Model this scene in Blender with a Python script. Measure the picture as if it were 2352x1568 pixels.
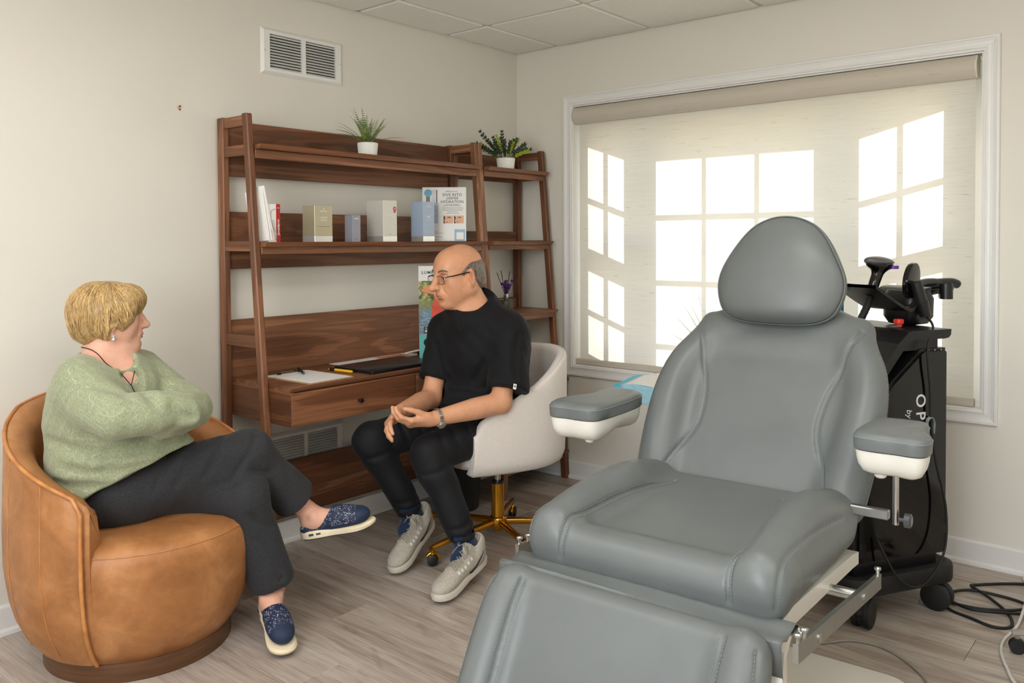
import bpy, bmesh, math, random
import numpy as np
from mathutils import Vector, Matrix, Euler

for o in list(bpy.data.objects): bpy.data.objects.remove(o, do_unlink=True)
scene = bpy.context.scene
COL = scene.collection
random.seed(7)

# ------------------------------------------------------------------ camera
cam_d = bpy.data.cameras.new('camera'); cam = bpy.data.objects.new('camera', cam_d); COL.objects.link(cam)
fw = Vector((0.76565547, 0.64274289, -0.02555937)); rt = Vector((0.64283569, -0.76598441, -0.00549218)); up = Vector((0.02310813, 0.01222536, 0.99965822))
cam.matrix_world = Matrix(((rt.x, up.x, -fw.x, -3.851), (rt.y, up.y, -fw.y, -3.187), (rt.z, up.z, -fw.z, 1.340), (0, 0, 0, 1)))
cam_d.sensor_width = 36.0; cam_d.lens = 1922.05 / 2352 * 36.0
cam_d.shift_y = -(784.0 - 606.0) / 2352.0
cam_d.clip_start = 0.02
scene.camera = cam

# ------------------------------------------------------------------ view, sky, sun
scene.view_settings.view_transform = 'Standard'; scene.view_settings.look = 'None'
scene.view_settings.gamma = 1.0; scene.view_settings.use_curve_mapping = False
scene.view_settings.exposure = 0.06
world = bpy.data.worlds.new('sky'); scene.world = world; world.use_nodes = True
wn = world.node_tree; bg = wn.nodes['Background']
sky = wn.nodes.new('ShaderNodeTexSky'); sky.sky_type = 'NISHITA'; sky.sun_disc = False
sky.sun_elevation = math.radians(27); sky.sun_rotation = math.radians(105); sky.altitude = 100
wn.links.new(sky.outputs[0], bg.inputs[0]); bg.inputs[1].default_value = 0.42
SUN = Vector((1.0, -0.27, 0.53)).normalized()
sun_d = bpy.data.lights.new('sun', 'SUN'); sun_d.energy = 8.0; sun_d.angle = math.radians(0.53); sun_d.color = (1.0, 0.985, 0.96)
sun = bpy.data.objects.new('sun', sun_d); COL.objects.link(sun)
sun.rotation_euler = SUN.to_track_quat('Z', 'Y').to_euler(); sun.location = (4, -2, 4)
LAMP_STRENGTH = 10.5       # emission of the added, unseen ceiling panels that brighten the room
fill_d = bpy.data.lights.new('rear_window_daylight', 'AREA'); fill_d.shape = 'RECTANGLE'; fill_d.size = 2.4; fill_d.size_y = 1.45; fill_d.energy = 105.0; fill_d.color = (0.97, 0.985, 1.0)
fill = bpy.data.objects.new('rear_window_daylight', fill_d); COL.objects.link(fill)
fill.location = (-5.46, -2.7, 1.50); fill.rotation_euler = (0, math.radians(-90), 0)      # added fill light outside the assumed rear window, brightening the room
# ------------------------------------------------------------------ materials
def s2l(c):
    c = c / 255.0
    return c / 12.92 if c <= 0.04045 else ((c + 0.055) / 1.055) ** 2.4
def rgb(r, g, b): return (s2l(r), s2l(g), s2l(b), 1.0)

class NT:
    def __init__(s, name):
        s.m = bpy.data.materials.new(name); s.m.use_nodes = True; s.t = s.m.node_tree
        s.b = s.t.nodes['Principled BSDF']; s.out = s.t.nodes['Material Output']
    def n(s, typ, **kw):
        x = s.t.nodes.new('ShaderNode' + typ)
        for k, v in kw.items():
            if k in x.inputs.keys(): x.inputs[k].default_value = v
            else: setattr(x, k, v)
        return x
    def l(s, a, b): s.t.links.new(a, b)
    def coord(s, scale=(1, 1, 1), kind='Object', rnd=0.0):
        tc = s.n('TexCoord'); mp = s.n('Mapping'); mp.inputs['Scale'].default_value = scale
        s.l(tc.outputs[kind], mp.inputs[0])
        if rnd:
            oi = s.n('ObjectInfo'); mu = s.n('VectorMath', operation='SCALE'); co = s.n('CombineXYZ')
            s.l(oi.outputs['Random'], co.inputs[0]); s.l(oi.outputs['Random'], co.inputs[1]); s.l(oi.outputs['Random'], co.inputs[2])
            s.l(co.outputs[0], mu.inputs[0]); mu.inputs['Scale'].default_value = rnd
            s.l(mu.outputs[0], mp.inputs['Location'])
        return mp.outputs[0]
    def noise(s, vec, scale, detail=3, rough=0.5, dist=0.0):
        x = s.n('TexNoise'); x.inputs['Scale'].default_value = scale; x.inputs['Detail'].default_value = detail
        x.inputs['Roughness'].default_value = rough; x.inputs['Distortion'].default_value = dist; s.l(vec, x.inputs['Vector']); return x.outputs['Fac']
    def ramp(s, fac, stops):
        x = s.n('ValToRGB'); e = x.color_ramp.elements
        while len(e) < len(stops): e.new(0.5)
        for i, (p, c) in enumerate(stops): e[i].position = p; e[i].color = c
        s.l(fac, x.inputs[0]); return x.outputs[0]
    def mix(s, fac, a, b, mode='MIX'):
        x = s.n('Mix', data_type='RGBA', blend_type=mode)
        for i, v in ((0, fac), (6, a), (7, b)):
            if hasattr(v, 'is_output'): s.l(v, x.inputs[i])
            else: x.inputs[i].default_value = v
        return x.outputs[2]
    def bump(s, h, strength=0.2, dist=0.002):
        x = s.n('Bump'); x.inputs['Strength'].default_value = strength; x.inputs['Distance'].default_value = dist
        s.l(h, x.inputs['Height']); s.l(x.outputs[0], s.b.inputs['Normal']); return x
    def set(s, col=None, rough=None, metal=None, spec=None, **kw):
        if col is not None:
            if hasattr(col, 'is_output'): s.l(col, s.b.inputs['Base Color'])
            else: s.b.inputs['Base Color'].default_value = col
        if rough is not None: s.b.inputs['Roughness'].default_value = rough
        if metal is not None: s.b.inputs['Metallic'].default_value = metal
        if spec is not None: s.b.inputs['Specular IOR Level'].default_value = spec
        for k, v in kw.items(): s.b.inputs[k].default_value = v
        return s.m

M = {}
def plain(name, col, rough=0.5, metal=0.0, spec=0.5, nscale=0, namt=0.06, bump=0.0, bscale=400, **kw):
    t = NT(name); c = col
    v = t.coord()
    if nscale:
        f = t.noise(v, nscale, 3)
        d = tuple(x * (1 - namt) for x in col[:3]) + (1,); l = tuple(min(1, x * (1 + namt)) for x in col[:3]) + (1,)
        c = t.ramp(f, [(0.3, d), (0.7, l)])
    if bump: t.bump(t.noise(v, bscale, 2), bump, 0.001)
    M[name] = t.set(c, rough, metal, spec, **kw); return M[name]

def walnut(name, axis, tint=1.0):
    """straight walnut grain with darker figure lines running along the given axis"""
    t = NT(name)
    st = {'x': (0.7, 9, 9), 'y': (9, 0.7, 9), 'z': (9, 9, 0.7)}[axis]
    v = t.coord(st, rnd=9.0)
    warp = t.noise(v, 1.0, 4, 0.5, 0.5)
    rings = t.n('Math', operation='MULTIPLY'); t.l(warp, rings.inputs[0]); rings.inputs[1].default_value = 40.0
    fr = t.n('Math', operation='SINE'); t.l(rings.outputs[0], fr.inputs[0])
    base = t.ramp(warp, [(0.28, rgb(104, 66, 44)), (0.48, rgb(134, 88, 60)), (0.68, rgb(160, 112, 80))])
    st2 = {'x': (3.0, 190, 190), 'y': (190, 3.0, 190), 'z': (190, 190, 3.0)}[axis]
    fib = t.noise(t.coord(st2, rnd=5.0), 1.0, 4, 0.65)
    dark = t.ramp(fr.outputs[0], [(0.0, (0.55, 0.50, 0.47, 1)), (0.30, (0.92, 0.90, 0.89, 1)), (0.75, (1.06, 1.05, 1.04, 1))])
    c = t.mix(0.62, base, dark, 'MULTIPLY')
    c = t.mix(0.62, c, t.ramp(fib, [(0.30, (0.42, 0.38, 0.36, 1)), (0.50, (0.97, 0.96, 0.95, 1)), (0.7, (1.1, 1.08, 1.06, 1))]), 'MULTIPLY')
    if tint != 1.0: c = t.mix(1.0, c, (tint, tint, tint, 1), 'MULTIPLY')
    t.bump(fib, 0.08, 0.0006)
    M[name] = t.set(c, 0.42, 0, 0.4); return M[name]

# ------------------------------------------------------------------ mesh building
class MB:
    """Collects boxes, prisms, tubes, lathes and grids into ONE mesh."""
    def __init__(s): s.v = []; s.f = []; s.mi = []; s.cur = 0; s.tf = None
    def add(s, vs, fs):
        n = len(s.v)
        if s.tf is not None: vs = [tuple(s.tf @ Vector(p)) for p in vs]
        s.v.extend([tuple(map(float, p)) for p in vs]); s.f.extend([tuple(i + n for i in f) for f in fs]); s.mi.extend([s.cur] * len(fs)); return s
    def box(s, a, b, ch=0.0):
        x0, x1 = sorted((a[0], b[0])); y0, y1 = sorted((a[1], b[1])); z0, z1 = sorted((a[2], b[2]))
        if ch <= 0:
            return s.add([(x, y, z) for z in (z0, z1) for y in (y0, y1) for x in (x0, x1)], [(0, 2, 3, 1), (4, 5, 7, 6), (0, 1, 5, 4), (2, 6, 7, 3), (0, 4, 6, 2), (1, 3, 7, 5)])
        ch = min(ch, (x1 - x0) / 2.01, (y1 - y0) / 2.01, (z1 - z0) / 2.01)
        vs = []; idx = {}
        for k in range(3):
            for sx in (0, 1):
                for sy in (0, 1):
                    for sz in (0, 1):
                        p = [(x0, x1)[sx], (y0, y1)[sy], (z0, z1)[sz]]; q = (sx, sy, sz)
                        for j in range(3):
                            if j != k: p[j] += ch if q[j] == 0 else -ch
                        idx[(k,) + q] = len(vs); vs.append(p)
        fs = []
        for k in range(3):
            i, j = [(1, 2), (2, 0), (0, 1)][k]
            for sd in (0, 1):
                c = []
                for (u, w) in ((0, 0), (1, 0), (1, 1), (0, 1)):
                    q = [0, 0, 0]; q[k] = sd; q[i] = u; q[j] = w; c.append(idx[(k,) + tuple(q)])
                fs.append(tuple(c) if sd else tuple(c[::-1]))
        for k in range(3):          # edge chamfers run along axis k
            i, j = [(1, 2), (2, 0), (0, 1)][k]
            for u in (0, 1):
                for w in (0, 1):
                    q0 = [0, 0, 0]; q0[i] = u; q0[j] = w; q1 = list(q0); q1[k] = 1
                    c = (idx[(i,) + tuple(q0)], idx[(i,) + tuple(q1)], idx[(j,) + tuple(q1)], idx[(j,) + tuple(q0)])
                    fs.append(c if (u ^ w) == 1 else c[::-1])
        for sx in (0, 1):
            for sy in (0, 1):
                for sz in (0, 1):
                    q = (sx, sy, sz); c = (idx[(0,) + q], idx[(1,) + q], idx[(2,) + q])
                    fs.append(c if (sx + sy + sz) % 2 == 1 else c[::-1])
        return s.add(vs, fs)
    def prism(s, poly, ax, a, b):
        """poly: 2D points (in the two other axes, cyclic order), extruded along axis ax from a to b"""
        def P(u, w, k): return {'x': (k, u, w), 'y': (u, k, w), 'z': (u, w, k)}[ax]
        n = len(poly); vs = [P(u, w, a) for u, w in poly] + [P(u, w, b) for u, w in poly]
        fs = [tuple(range(n)), tuple(range(2 * n - 1, n - 1, -1))] + [(i, i + n, (i + 1) % n + n, (i + 1) % n) for i in range(n)]
        return s.add(vs, fs)
    def tube(s, pts, r, n=10, caps=True, closed=False, flat=None):
        pts = [Vector(p) for p in pts]; m = len(pts); rr = list(r) if hasattr(r, '__len__') else [r] * m
        if len(rr) != m: rr = list(np.interp(np.linspace(0, 1, m), np.linspace(0, 1, len(rr)), rr))
        vs = []; fs = []; nrm = None
        for i, p in enumerate(pts):
            if closed: t = pts[(i + 1) % m] - pts[i - 1]
            else: t = pts[min(i + 1, m - 1)] - pts[max(i - 1, 0)]
            if t.length < 1e-9: t = Vector((0, 0, 1))
            t.normalize()
            if nrm is None:
                a = Vector((0, 0, 1)) if abs(t.z) < 0.9 else Vector((1, 0, 0)); nrm = (a - t * a.dot(t)).normalized()
            else:
                nrm = nrm - t * nrm.dot(t); nrm = nrm.normalized() if nrm.length > 1e-6 else t.orthogonal().normalized()
            bn = t.cross(nrm); k = flat if flat else 1.0
            for j in range(n):
                a = 2 * math.pi * j / n; vs.append(p + nrm * (math.cos(a) * rr[i] * k) + bn * (math.sin(a) * rr[i]))
        for i in range(m if closed else m - 1):
            for j in range(n):
                a, b = i * n, ((i + 1) % m) * n; fs.append((a + j, a + (j + 1) % n, b + (j + 1) % n, b + j))
        if caps and not closed: fs.append(tuple(range(n - 1, -1, -1))); fs.append(tuple(range((m - 1) * n, m * n)))
        return s.add(vs, fs)
    def cyl(s, a, b, r, n=24, r2=None): return s.tube([a, b], [r, r if r2 is None else r2], n)
    def lathe(s, prof, c=(0, 0, 0), n=32, axis='z'):
        vs = []; fs = []; m = len(prof)
        for r, h in prof:
            for j in range(n):
                a = 2 * math.pi * j / n; u, w = r * math.cos(a), r * math.sin(a)
                q = {'z': (u, w, h), 'x': (h, u, w), 'y': (w, h, u)}[axis]; vs.append((c[0] + q[0], c[1] + q[1], c[2] + q[2]))
        for i in range(m - 1):
            for j in range(n): fs.append((i * n + j, i * n + (j + 1) % n, (i + 1) * n + (j + 1) % n, (i + 1) * n + j))
        if prof[0][0] > 1e-6: fs.append(tuple(range(n - 1, -1, -1)))
        if prof[-1][0] > 1e-6: fs.append(tuple(range((m - 1) * n, m * n)))
        return s.add(vs, fs)
    def grid(s, rows, closed_u=False, closed_v=False, cap=False):
        m = len(rows); n = len(rows[0]); vs = [p for r in rows for p in r]; fs = []
        for i in range(m if closed_v else m - 1):
            for j in range(n if closed_u else n - 1):
                a, b = i * n, ((i + 1) % m) * n; fs.append((a + j, a + (j + 1) % n, b + (j + 1) % n, b + j))
        if cap: fs.append(tuple(range(n - 1, -1, -1))); fs.append(tuple(range((m - 1) * n, m * n)))
        return s.add(vs, fs)
    def ball(s, c, r, n=16, m=10):
        r = r if hasattr(r, '__len__') else (r, r, r); vs = []; fs = []
        for i in range(1, m):
            p = math.pi * i / m
            for j in range(n):
                a = 2 * math.pi * j / n; vs.append((c[0] + r[0] * math.sin(p) * math.cos(a), c[1] + r[1] * math.sin(p) * math.sin(a), c[2] + r[2] * math.cos(p)))
        t = len(vs); vs += [(c[0], c[1], c[2] + r[2]), (c[0], c[1], c[2] - r[2])]
        for i in range(m - 2):
            for j in range(n): fs.append((i * n + j, (i + 1) * n + j, (i + 1) * n + (j + 1) % n, i * n + (j + 1) % n))
        for j in range(n): fs.append((t, j, (j + 1) % n)); fs.append((t + 1, (m - 2) * n + (j + 1) % n, (m - 2) * n + j))
        return s.add(vs, fs)
    def mesh(s, name, mats=(), smooth=None, recalc=True):
        me = bpy.data.meshes.new(name); me.from_pydata(s.v, [], s.f)
        for m in mats: me.materials.append(M[m] if isinstance(m, str) else m)
        if len(mats) > 1: me.polygons.foreach_set('material_index', s.mi)
        if recalc:
            bm = bmesh.new(); bm.from_mesh(me); bmesh.ops.recalc_face_normals(bm, faces=bm.faces); bm.to_mesh(me); bm.free()
        if smooth: me.shade_smooth(); smooth < 179 and me.set_sharp_from_angle(angle=math.radians(smooth))
        me.update(); return me
    def build(s, name, mat, parent=None, smooth=None, loc=None, sub=0, label=None):
        mats = mat if isinstance(mat, (list, tuple)) else (mat,)
        o = bpy.data.objects.new(name, s.mesh(name, mats, smooth)); COL.objects.link(o)
        if parent is not None: o.parent = parent
        if loc is not None: o.location = loc
        if label: o['label'] = label
        if sub: md = o.modifiers.new('sub', 'SUBSURF'); md.levels = sub; md.render_levels = sub
        return o

def tag(o, label, cat, group=None):
    o['label'] = label; o['category'] = cat
    if group: o['group'] = group
    return o
def thing(name, label, cat, loc=(0, 0, 0), rz=0.0, group=None):
    o = bpy.data.objects.new(name, None); COL.objects.link(o); o.empty_display_size = 0.05
    o.location = loc; o.rotation_euler = (0, 0, rz); return tag(o, label, cat, group)
def struct(o): o['kind'] = 'structure'; return o
def empty_struct(name):
    o = bpy.data.objects.new(name, None); COL.objects.link(o); return struct(o)
def inst(src, parent=None, loc=None, rot=None):
    o = src.copy(); COL.objects.link(o)
    if parent is not None: o.parent = parent
    if loc is not None: o.location = loc
    if rot is not None: o.rotation_euler = rot
    return o
def text_part(txt, size, mat, parent, mtx, name='lettering', align='CENTER', depth=0.0004, shear=0.0, space=1.0, bold=0.0):
    """flat lettering: the text lies in the XY plane of mtx"""
    cu = bpy.data.curves.new('txt', 'FONT'); cu.body = txt; cu.size = size; cu.align_x = align; cu.align_y = 'CENTER'
    cu.extrude = depth; cu.shear = shear; cu.space_character = space; cu.offset = bold; cu.resolution_u = 3
    t = bpy.data.objects.new('txt', cu); COL.objects.link(t); bpy.context.view_layer.update()
    me = bpy.data.meshes.new_from_object(t.evaluated_get(bpy.context.evaluated_depsgraph_get())); bpy.data.objects.remove(t, do_unlink=True); bpy.data.curves.remove(cu)
    me.transform(mtx); me.materials.clear(); me.materials.append(M[mat])
    o = bpy.data.objects.new(name, me); COL.objects.link(o); o.parent = parent; return o
def frame(o, x, y):
    """matrix with X axis x, Y axis y at origin o"""
    x = Vector(x).normalized(); y = Vector(y); y = (y - x * y.dot(x)).normalized(); z = x.cross(y)
    return Matrix(((x.x, y.x, z.x, o[0]), (x.y, y.y, z.y, o[1]), (x.z, y.z, z.z, o[2]), (0, 0, 0, 1)))
def cr(pts, n=8, closed=False):
    """Catmull-Rom through pts"""
    P = [np.array(p, float) for p in pts]; out = []; m = len(P)
    for i in range(m if closed else m - 1):
        if closed: a, b, c, d = P[i - 1], P[i], P[(i + 1) % m], P[(i + 2) % m]
        else: a, b, c, d = P[max(i - 1, 0)], P[i], P[i + 1], P[min(i + 2, m - 1)]
        for k in range(n):
            t = k / n; out.append(tuple(0.5 * ((2 * b) + (-a + c) * t + (2 * a - 5 * b + 4 * c - d) * t * t + (-a + 3 * b - 3 * c + d) * t ** 3)))
    if not closed: out.append(tuple(P[-1]))
    return out
def lerp(t, xs, ys): return float(np.interp(t, xs, ys))
# ------------------------------------------------------------------ room
H = 2.46; RX = -5.3; RY = -4.9
def mk_wall_paint():
    t = NT('wall_paint'); v = t.coord()
    c = t.ramp(t.noise(v, 1.3, 2), [(0.3, rgb(224, 220, 209)), (0.7, rgb(228, 224, 214))])
    t.bump(t.noise(v, 160, 3, 0.6), 0.06, 0.001); M['wall_paint'] = t.set(c, 0.62, 0, 0.3)
mk_wall_paint()
plain('trim_white', rgb(232, 231, 228), 0.38, nscale=3, namt=0.015)
plain('tile_white', rgb(236, 234, 228), 0.85, nscale=40, namt=0.02, bump=0.12, bscale=260)
plain('grid_white', rgb(206, 201, 192), 0.45, nscale=5, namt=0.01)
plain('vent_white', rgb(234, 234, 230), 0.35, nscale=6, namt=0.01)
plain('dark_void', rgb(40, 38, 35), 0.9, nscale=8)

def mk_floor():
    t = NT('vinyl_plank'); v = t.coord((9, 0.9, 9), rnd=30)
    oi = t.n('ObjectInfo')
    big = t.noise(v, 0.9, 5, 0.62, 0.8)
    fine = t.noise(t.coord((115, 5.0, 115), rnd=17), 1.0, 4, 0.65, 0.3)
    knot = t.noise(t.coord((4.5, 1.6, 4.5), rnd=11), 1.0, 2, 0.5, 2.5)
    c = t.ramp(big, [(0.28, rgb(138, 123, 110)), (0.47, rgb(170, 157, 145)), (0.62, rgb(190, 180, 169)), (0.8, rgb(206, 197, 187))])
    c = t.mix(0.62, c, t.ramp(fine, [(0.30, (0.45, 0.41, 0.38, 1)), (0.52, (0.95, 0.94, 0.93, 1)), (0.7, (1.1, 1.09, 1.07, 1))]), 'MULTIPLY')
    c = t.mix(0.6, c, t.ramp(knot, [(0.60, (1, 1, 1, 1)), (0.70, (0.72, 0.68, 0.64, 1)), (0.76, (0.95, 0.93, 0.91, 1))]), 'MULTIPLY')
    c = t.mix(1.0, c, t.ramp(oi.outputs['Random'], [(0.0, (0.92, 0.915, 0.91, 1)), (0.5, (0.98, 0.975, 0.97, 1)), (1.0, (1.04, 1.04, 1.035, 1))]), 'MULTIPLY')
    t.bump(fine, 0.12, 0.0008)
    M['vinyl_plank'] = t.set(c, 0.38, 0, 0.45)
mk_floor()

floor = struct(MB().box((RX, RY, -0.06), (0.12, 0.12, -0.007)).build('floor', 'dark_void'))
pw, pln, gap = 0.182, 1.22, 0.0007
k = 0; x = 0.0
rs = random.Random(3)
while x > RX:
    x1 = max(x - pw, RX); y = 0.0 + [0.35, 0.82, 0.10, 0.62, 1.05][k % 5] + rs.uniform(-0.08, 0.08)
    while y > RY:
        y1 = y - pln; a, b = min(y, 0.0), max(y1, RY)
        if a - b > 0.02:
            cx_, cy_ = (x + x1) / 2, (a + b) / 2
            MB().box((x1 + gap - cx_, b + gap - cy_, -0.007), (x - gap - cx_, a - gap - cy_, 0.0), 0.0011).build('plank', 'vinyl_plank', floor, loc=(cx_, cy_, 0))
        y = y1
    x = x1; k += 1

# walls
wl = struct(MB().box((RX - 0.1, 0, 0), (0.12, 0.12, H + 0.06)).build('wall_left', 'wall_paint'))
WY0, WY1, WZ0, WZ1 = -0.409, -2.460, 0.645, 2.102            # window opening in the right-hand wall
mw = MB()
mw.box((0, WY0, 0), (0.12, 0.0, H + 0.06)).box((0, RY, 0), (0.12, WY1, H + 0.06)).box((0, WY1, 0), (0.12, WY0, WZ0)).box((0, WY1, WZ1), (0.12, WY0, H + 0.06))
wr = struct(mw.build('wall_right', 'wall_paint'))
BY0, BY1, BZ0, BZ1 = -3.9, -1.5, 0.78, 2.22            # unseen window, added behind the camera for fill light
mw = MB(); mw.box((RX - 0.1, RY - 0.1, 0), (RX, BY0, H + 0.06)).box((RX - 0.1, BY1, 0), (RX, 0, H + 0.06)).box((RX - 0.1, BY0, 0), (RX, BY1, BZ0)).box((RX - 0.1, BY0, BZ1), (RX, BY1, H + 0.06))
struct(mw.build('wall_rear', 'wall_paint'))
added_win = empty_struct('window_2'); mw = MB()
for a, b in (((BY0 - 0.06, BZ0 - 0.06), (BY0, BZ1 + 0.06)), ((BY1, BZ0 - 0.06), (BY1 + 0.06, BZ1 + 0.06)), ((BY0, BZ0 - 0.06), (BY1, BZ0)), ((BY0, BZ1), (BY1, BZ1 + 0.06)), ((-2.72, BZ0), (-2.68, BZ1))): mw.box((RX - 0.03, a[0], a[1]), (RX + 0.015, b[0], b[1]))
mw.build('window_frame', 'trim_white', added_win)
struct(MB().box((RX, RY - 0.1, 0), (0.12, RY, H + 0.06)).build('wall_near', 'wall_paint'))

# baseboards: flat board with rounded top and a quarter-round shoe
def bb_prof(t, h): return [(0, 0), (0, h), (t * 0.5, h), (t * 0.85, h - 0.003), (t, h - 0.008), (t, 0.020), (t + 0.005, 0.018), (t + 0.009, 0.012), (t + 0.010, 0.0)]
pr = bb_prof(0.013, 0.100)
struct(MB().prism([(-u, w) for u, w in pr], 'y', RY, 0.0).build('baseboard_right', 'trim_white'))
struct(MB().prism([(-u, w) for u, w in pr], 'x', RX, 0.0).build('baseboard_left', 'trim_white'))

# ceiling: suspended grid with tegular tiles
ceil = struct(MB().box((RX, RY, H + 0.022), (0.0, 0.0, H + 0.06)).build('ceiling', 'tile_white'))
GX0, GY0, G = -0.608, -0.305, 0.61
gx = [GX0 - G * i for i in range(-1, 9)]; gy = [GY0 - G * i for i in range(-1, 9)]
grid = MB()
for a in gx[1:]:
    if a > RX: grid.box((a - 0.012, RY, H + 0.001), (a + 0.012, 0, H + 0.012))
for b in gy[1:]:
    if b > RY: grid.box((RX, b - 0.012, H + 0.0005), (0, b + 0.012, H + 0.0115))
grid.box((RX, -0.017, H + 0.001), (0, 0, H + 0.010)).box((-0.017, RY, H + 0.001), (0, 0, H + 0.010))
grid.build('ceiling_grid', 'grid_white', ceil)
LIGHTS = {(4, 1), (4, 3), (2, 3), (6, 3), (2, 5), (4, 5), (6, 1)}
tile_cache = {}
def tile_mesh(w, d):
    kk = (round(w, 3), round(d, 3))
    if kk not in tile_cache:
        r = 0.008; a, b = w / 2, d / 2
        def ring(ins, z, rad):
            return [(sx * (a - ins) + cx2, sy * (b - ins) + cy2, z) for sx, sy, ang in ((1, 1, 0), (-1, 1, 90), (-1, -1, 180), (1, -1, 270)) for cx2, cy2 in [(-sx * rad + rad * math.cos(math.radians(ang + t)), -sy * rad + rad * math.sin(math.radians(ang + t))) for t in (0, 30, 60, 90)]]
        mb = MB(); mb.grid([ring(0, 0.010, 0.010), ring(0.0, -0.003, 0.010), ring(0.005, -0.008, 0.012)], closed_u=True, cap=True)
        tile_cache[kk] = mb.mesh('ceiling_tile', ('tile_white',))
    return tile_cache[kk]
for i in range(-1, 8):
    for j in range(-1, 8):
        xa = 0.0 if i < 0 else gx[i + 1]; xb = max(gx[i + 2], RX); ya = 0.0 if j < 0 else gy[j + 1]; yb = max(gy[j + 2], RY)
        if xa <= RX or ya <= RY: continue
        xa -= 0.017 if i < 0 else 0.012; ya -= 0.017 if j < 0 else 0.012; xb += 0.012; yb += 0.012
        if xa - xb < 0.05 or ya - yb < 0.05: continue
        if (i, j) in LIGHTS:  # assumed panels, added out of view to light the room
            cxy = ((xa + xb) / 2, (ya + yb) / 2, H)
            t = thing('ceiling_light', 'square flush LED ceiling panel set into the suspended ceiling', 'ceiling light', cxy, 0, 'LED panels in the ceiling')
            w, d = (xa - xb) / 2, (ya - yb) / 2
            fr = MB()
            for (p, q) in (((-w, -d), (w, -d + 0.02)), ((-w, d - 0.02), (w, d)), ((-w, -d + 0.02), (-w + 0.02, d - 0.02)), ((w - 0.02, -d + 0.02), (w, d - 0.02))): fr.box((p[0], p[1], -0.006), (q[0], q[1], 0.012))
            fr.build('frame', 'trim_white', t)
            if 'led' not in M:
                n_ = NT('led'); n_.set((1, 1, 1, 1), 0.5); n_.b.inputs['Emission Color'].default_value = (1.0, 0.975, 0.94, 1); n_.b.inputs['Emission Strength'].default_value = LAMP_STRENGTH; M['led'] = n_.m
            MB().box((-w + 0.02, -d + 0.02, 0.0), (w - 0.02, d - 0.02, 0.010)).build('diffuser', 'led', t)
            continue
        o = bpy.data.objects.new('ceiling_tile', tile_mesh(xa - xb, ya - yb)); COL.objects.link(o); o.parent = ceil; o.location = ((xa + xb) / 2, (ya + yb) / 2, H)

# ------------------------------------------------------------------ wall vents
def vent(x0, x1, z0, z1, label, cov=0.34):
    w, h = x1 - x0, z1 - z0
    t = thing('wall_vent', label, 'vent', ((x0 + x1) / 2, 0, (z0 + z1) / 2), 0, 'return-air grilles on the shelf wall')
    a, b = w / 2, h / 2; bw, bh = 0.041, 0.025; m = 0.010
    f = MB()
    f.grid([[(-a, 0, -b), (a, 0, -b), (a, 0, b), (-a, 0, b)], [(-a, -0.003, -b), (a, -0.003, -b), (a, -0.003, b), (-a, -0.003, b)],
            [(-a + 0.012, -0.013, -b + 0.012), (a - 0.012, -0.013, -b + 0.012), (a - 0.012, -0.013, b - 0.012), (-a + 0.012, -0.013, b - 0.012)],
            [(-a + bw, -0.013, -b + bh), (a - bw, -0.013, -b + bh), (a - bw, -0.013, b - bh), (-a + bw, -0.013, b - bh)],
            [(-a + bw, -0.001, -b + bh), (a - bw, -0.001, -b + bh), (a - bw, -0.001, b - bh), (-a + bw, -0.001, b - bh)]], closed_u=True)
    f.box((-m, -0.0128, -b + bh), (m, -0.001, b - bh)); f.build('frame', 'vent_white', t)
    MB().box((-a + bw, -0.0012, -b + bh), (a - bw, -0.0002, b - bh)).build('duct_opening', 'dark_void', t)  # dark sheet on the wall, standing for the shade inside the duct
    n = 12; pitch = (h - 2 * bh) / n
    lou = MB(); L = a - bw - m
    lou.add([(-L / 2, -0.0125, -pitch * 0.52), (L / 2, -0.0125, -pitch * 0.52), (L / 2, -0.0015, pitch * cov), (-L / 2, -0.0015, pitch * cov), (-L / 2, -0.0113, -pitch * 0.52), (L / 2, -0.0113, -pitch * 0.52), (L / 2, -0.0008, pitch * (cov - 0.02)), (-L / 2, -0.0008, pitch * (cov - 0.02))],
            [(0, 1, 2, 3), (7, 6, 5, 4), (0, 4, 5, 1), (2, 6, 7, 3), (0, 3, 7, 4), (1, 5, 6, 2)])
    src = None
    for sx in (-1, 1):
        for i in range(n):
            loc = (sx * (m + L / 2), 0, -b + bh + pitch * (i + 0.5))
            if src is None: src = lou.build('slat', 'vent_white', t, loc=loc)
            else: inst(src, t, loc)
        MB().cyl((sx * (a - 0.016), -0.0125, 0), (sx * (a - 0.016), -0.0145, 0), 0.004, 10).build('screw', 'grid_white', t)
    return t
vent(-1.749, -1.308, 2.084, 2.285, 'white louvred air vent high on the wall above the shelves')
vent(-1.762, -1.322, 0.300, 0.497, 'white louvred air vent low on the wall under the desk', 0.10)

# small anchor holes where something was taken off the wall
plain('anchor_brown', rgb(86, 56, 30), 0.7, nscale=300, namt=0.3); plain('anchor_tan', rgb(214, 184, 152), 0.7, nscale=300)
t = thing('wall_anchor', 'small torn wall anchor left of the shelves in the bare wall', 'wall anchor', (-2.126, 0, 1.888))
MB().lathe([(0.009, -0.0006), (0.007, -0.0014), (0.0, -0.0014)], n=10, axis='y').build('torn_paint', 'anchor_tan', t)
mb = MB(); mb.cyl((0.001, -0.001, 0.003), (0.003, -0.006, 0.008), 0.0026, 8).cyl((0.002, -0.001, -0.009), (0.003, -0.004, -0.006), 0.003, 8)
mb.build('screw_stub', 'anchor_brown', t)

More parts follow.
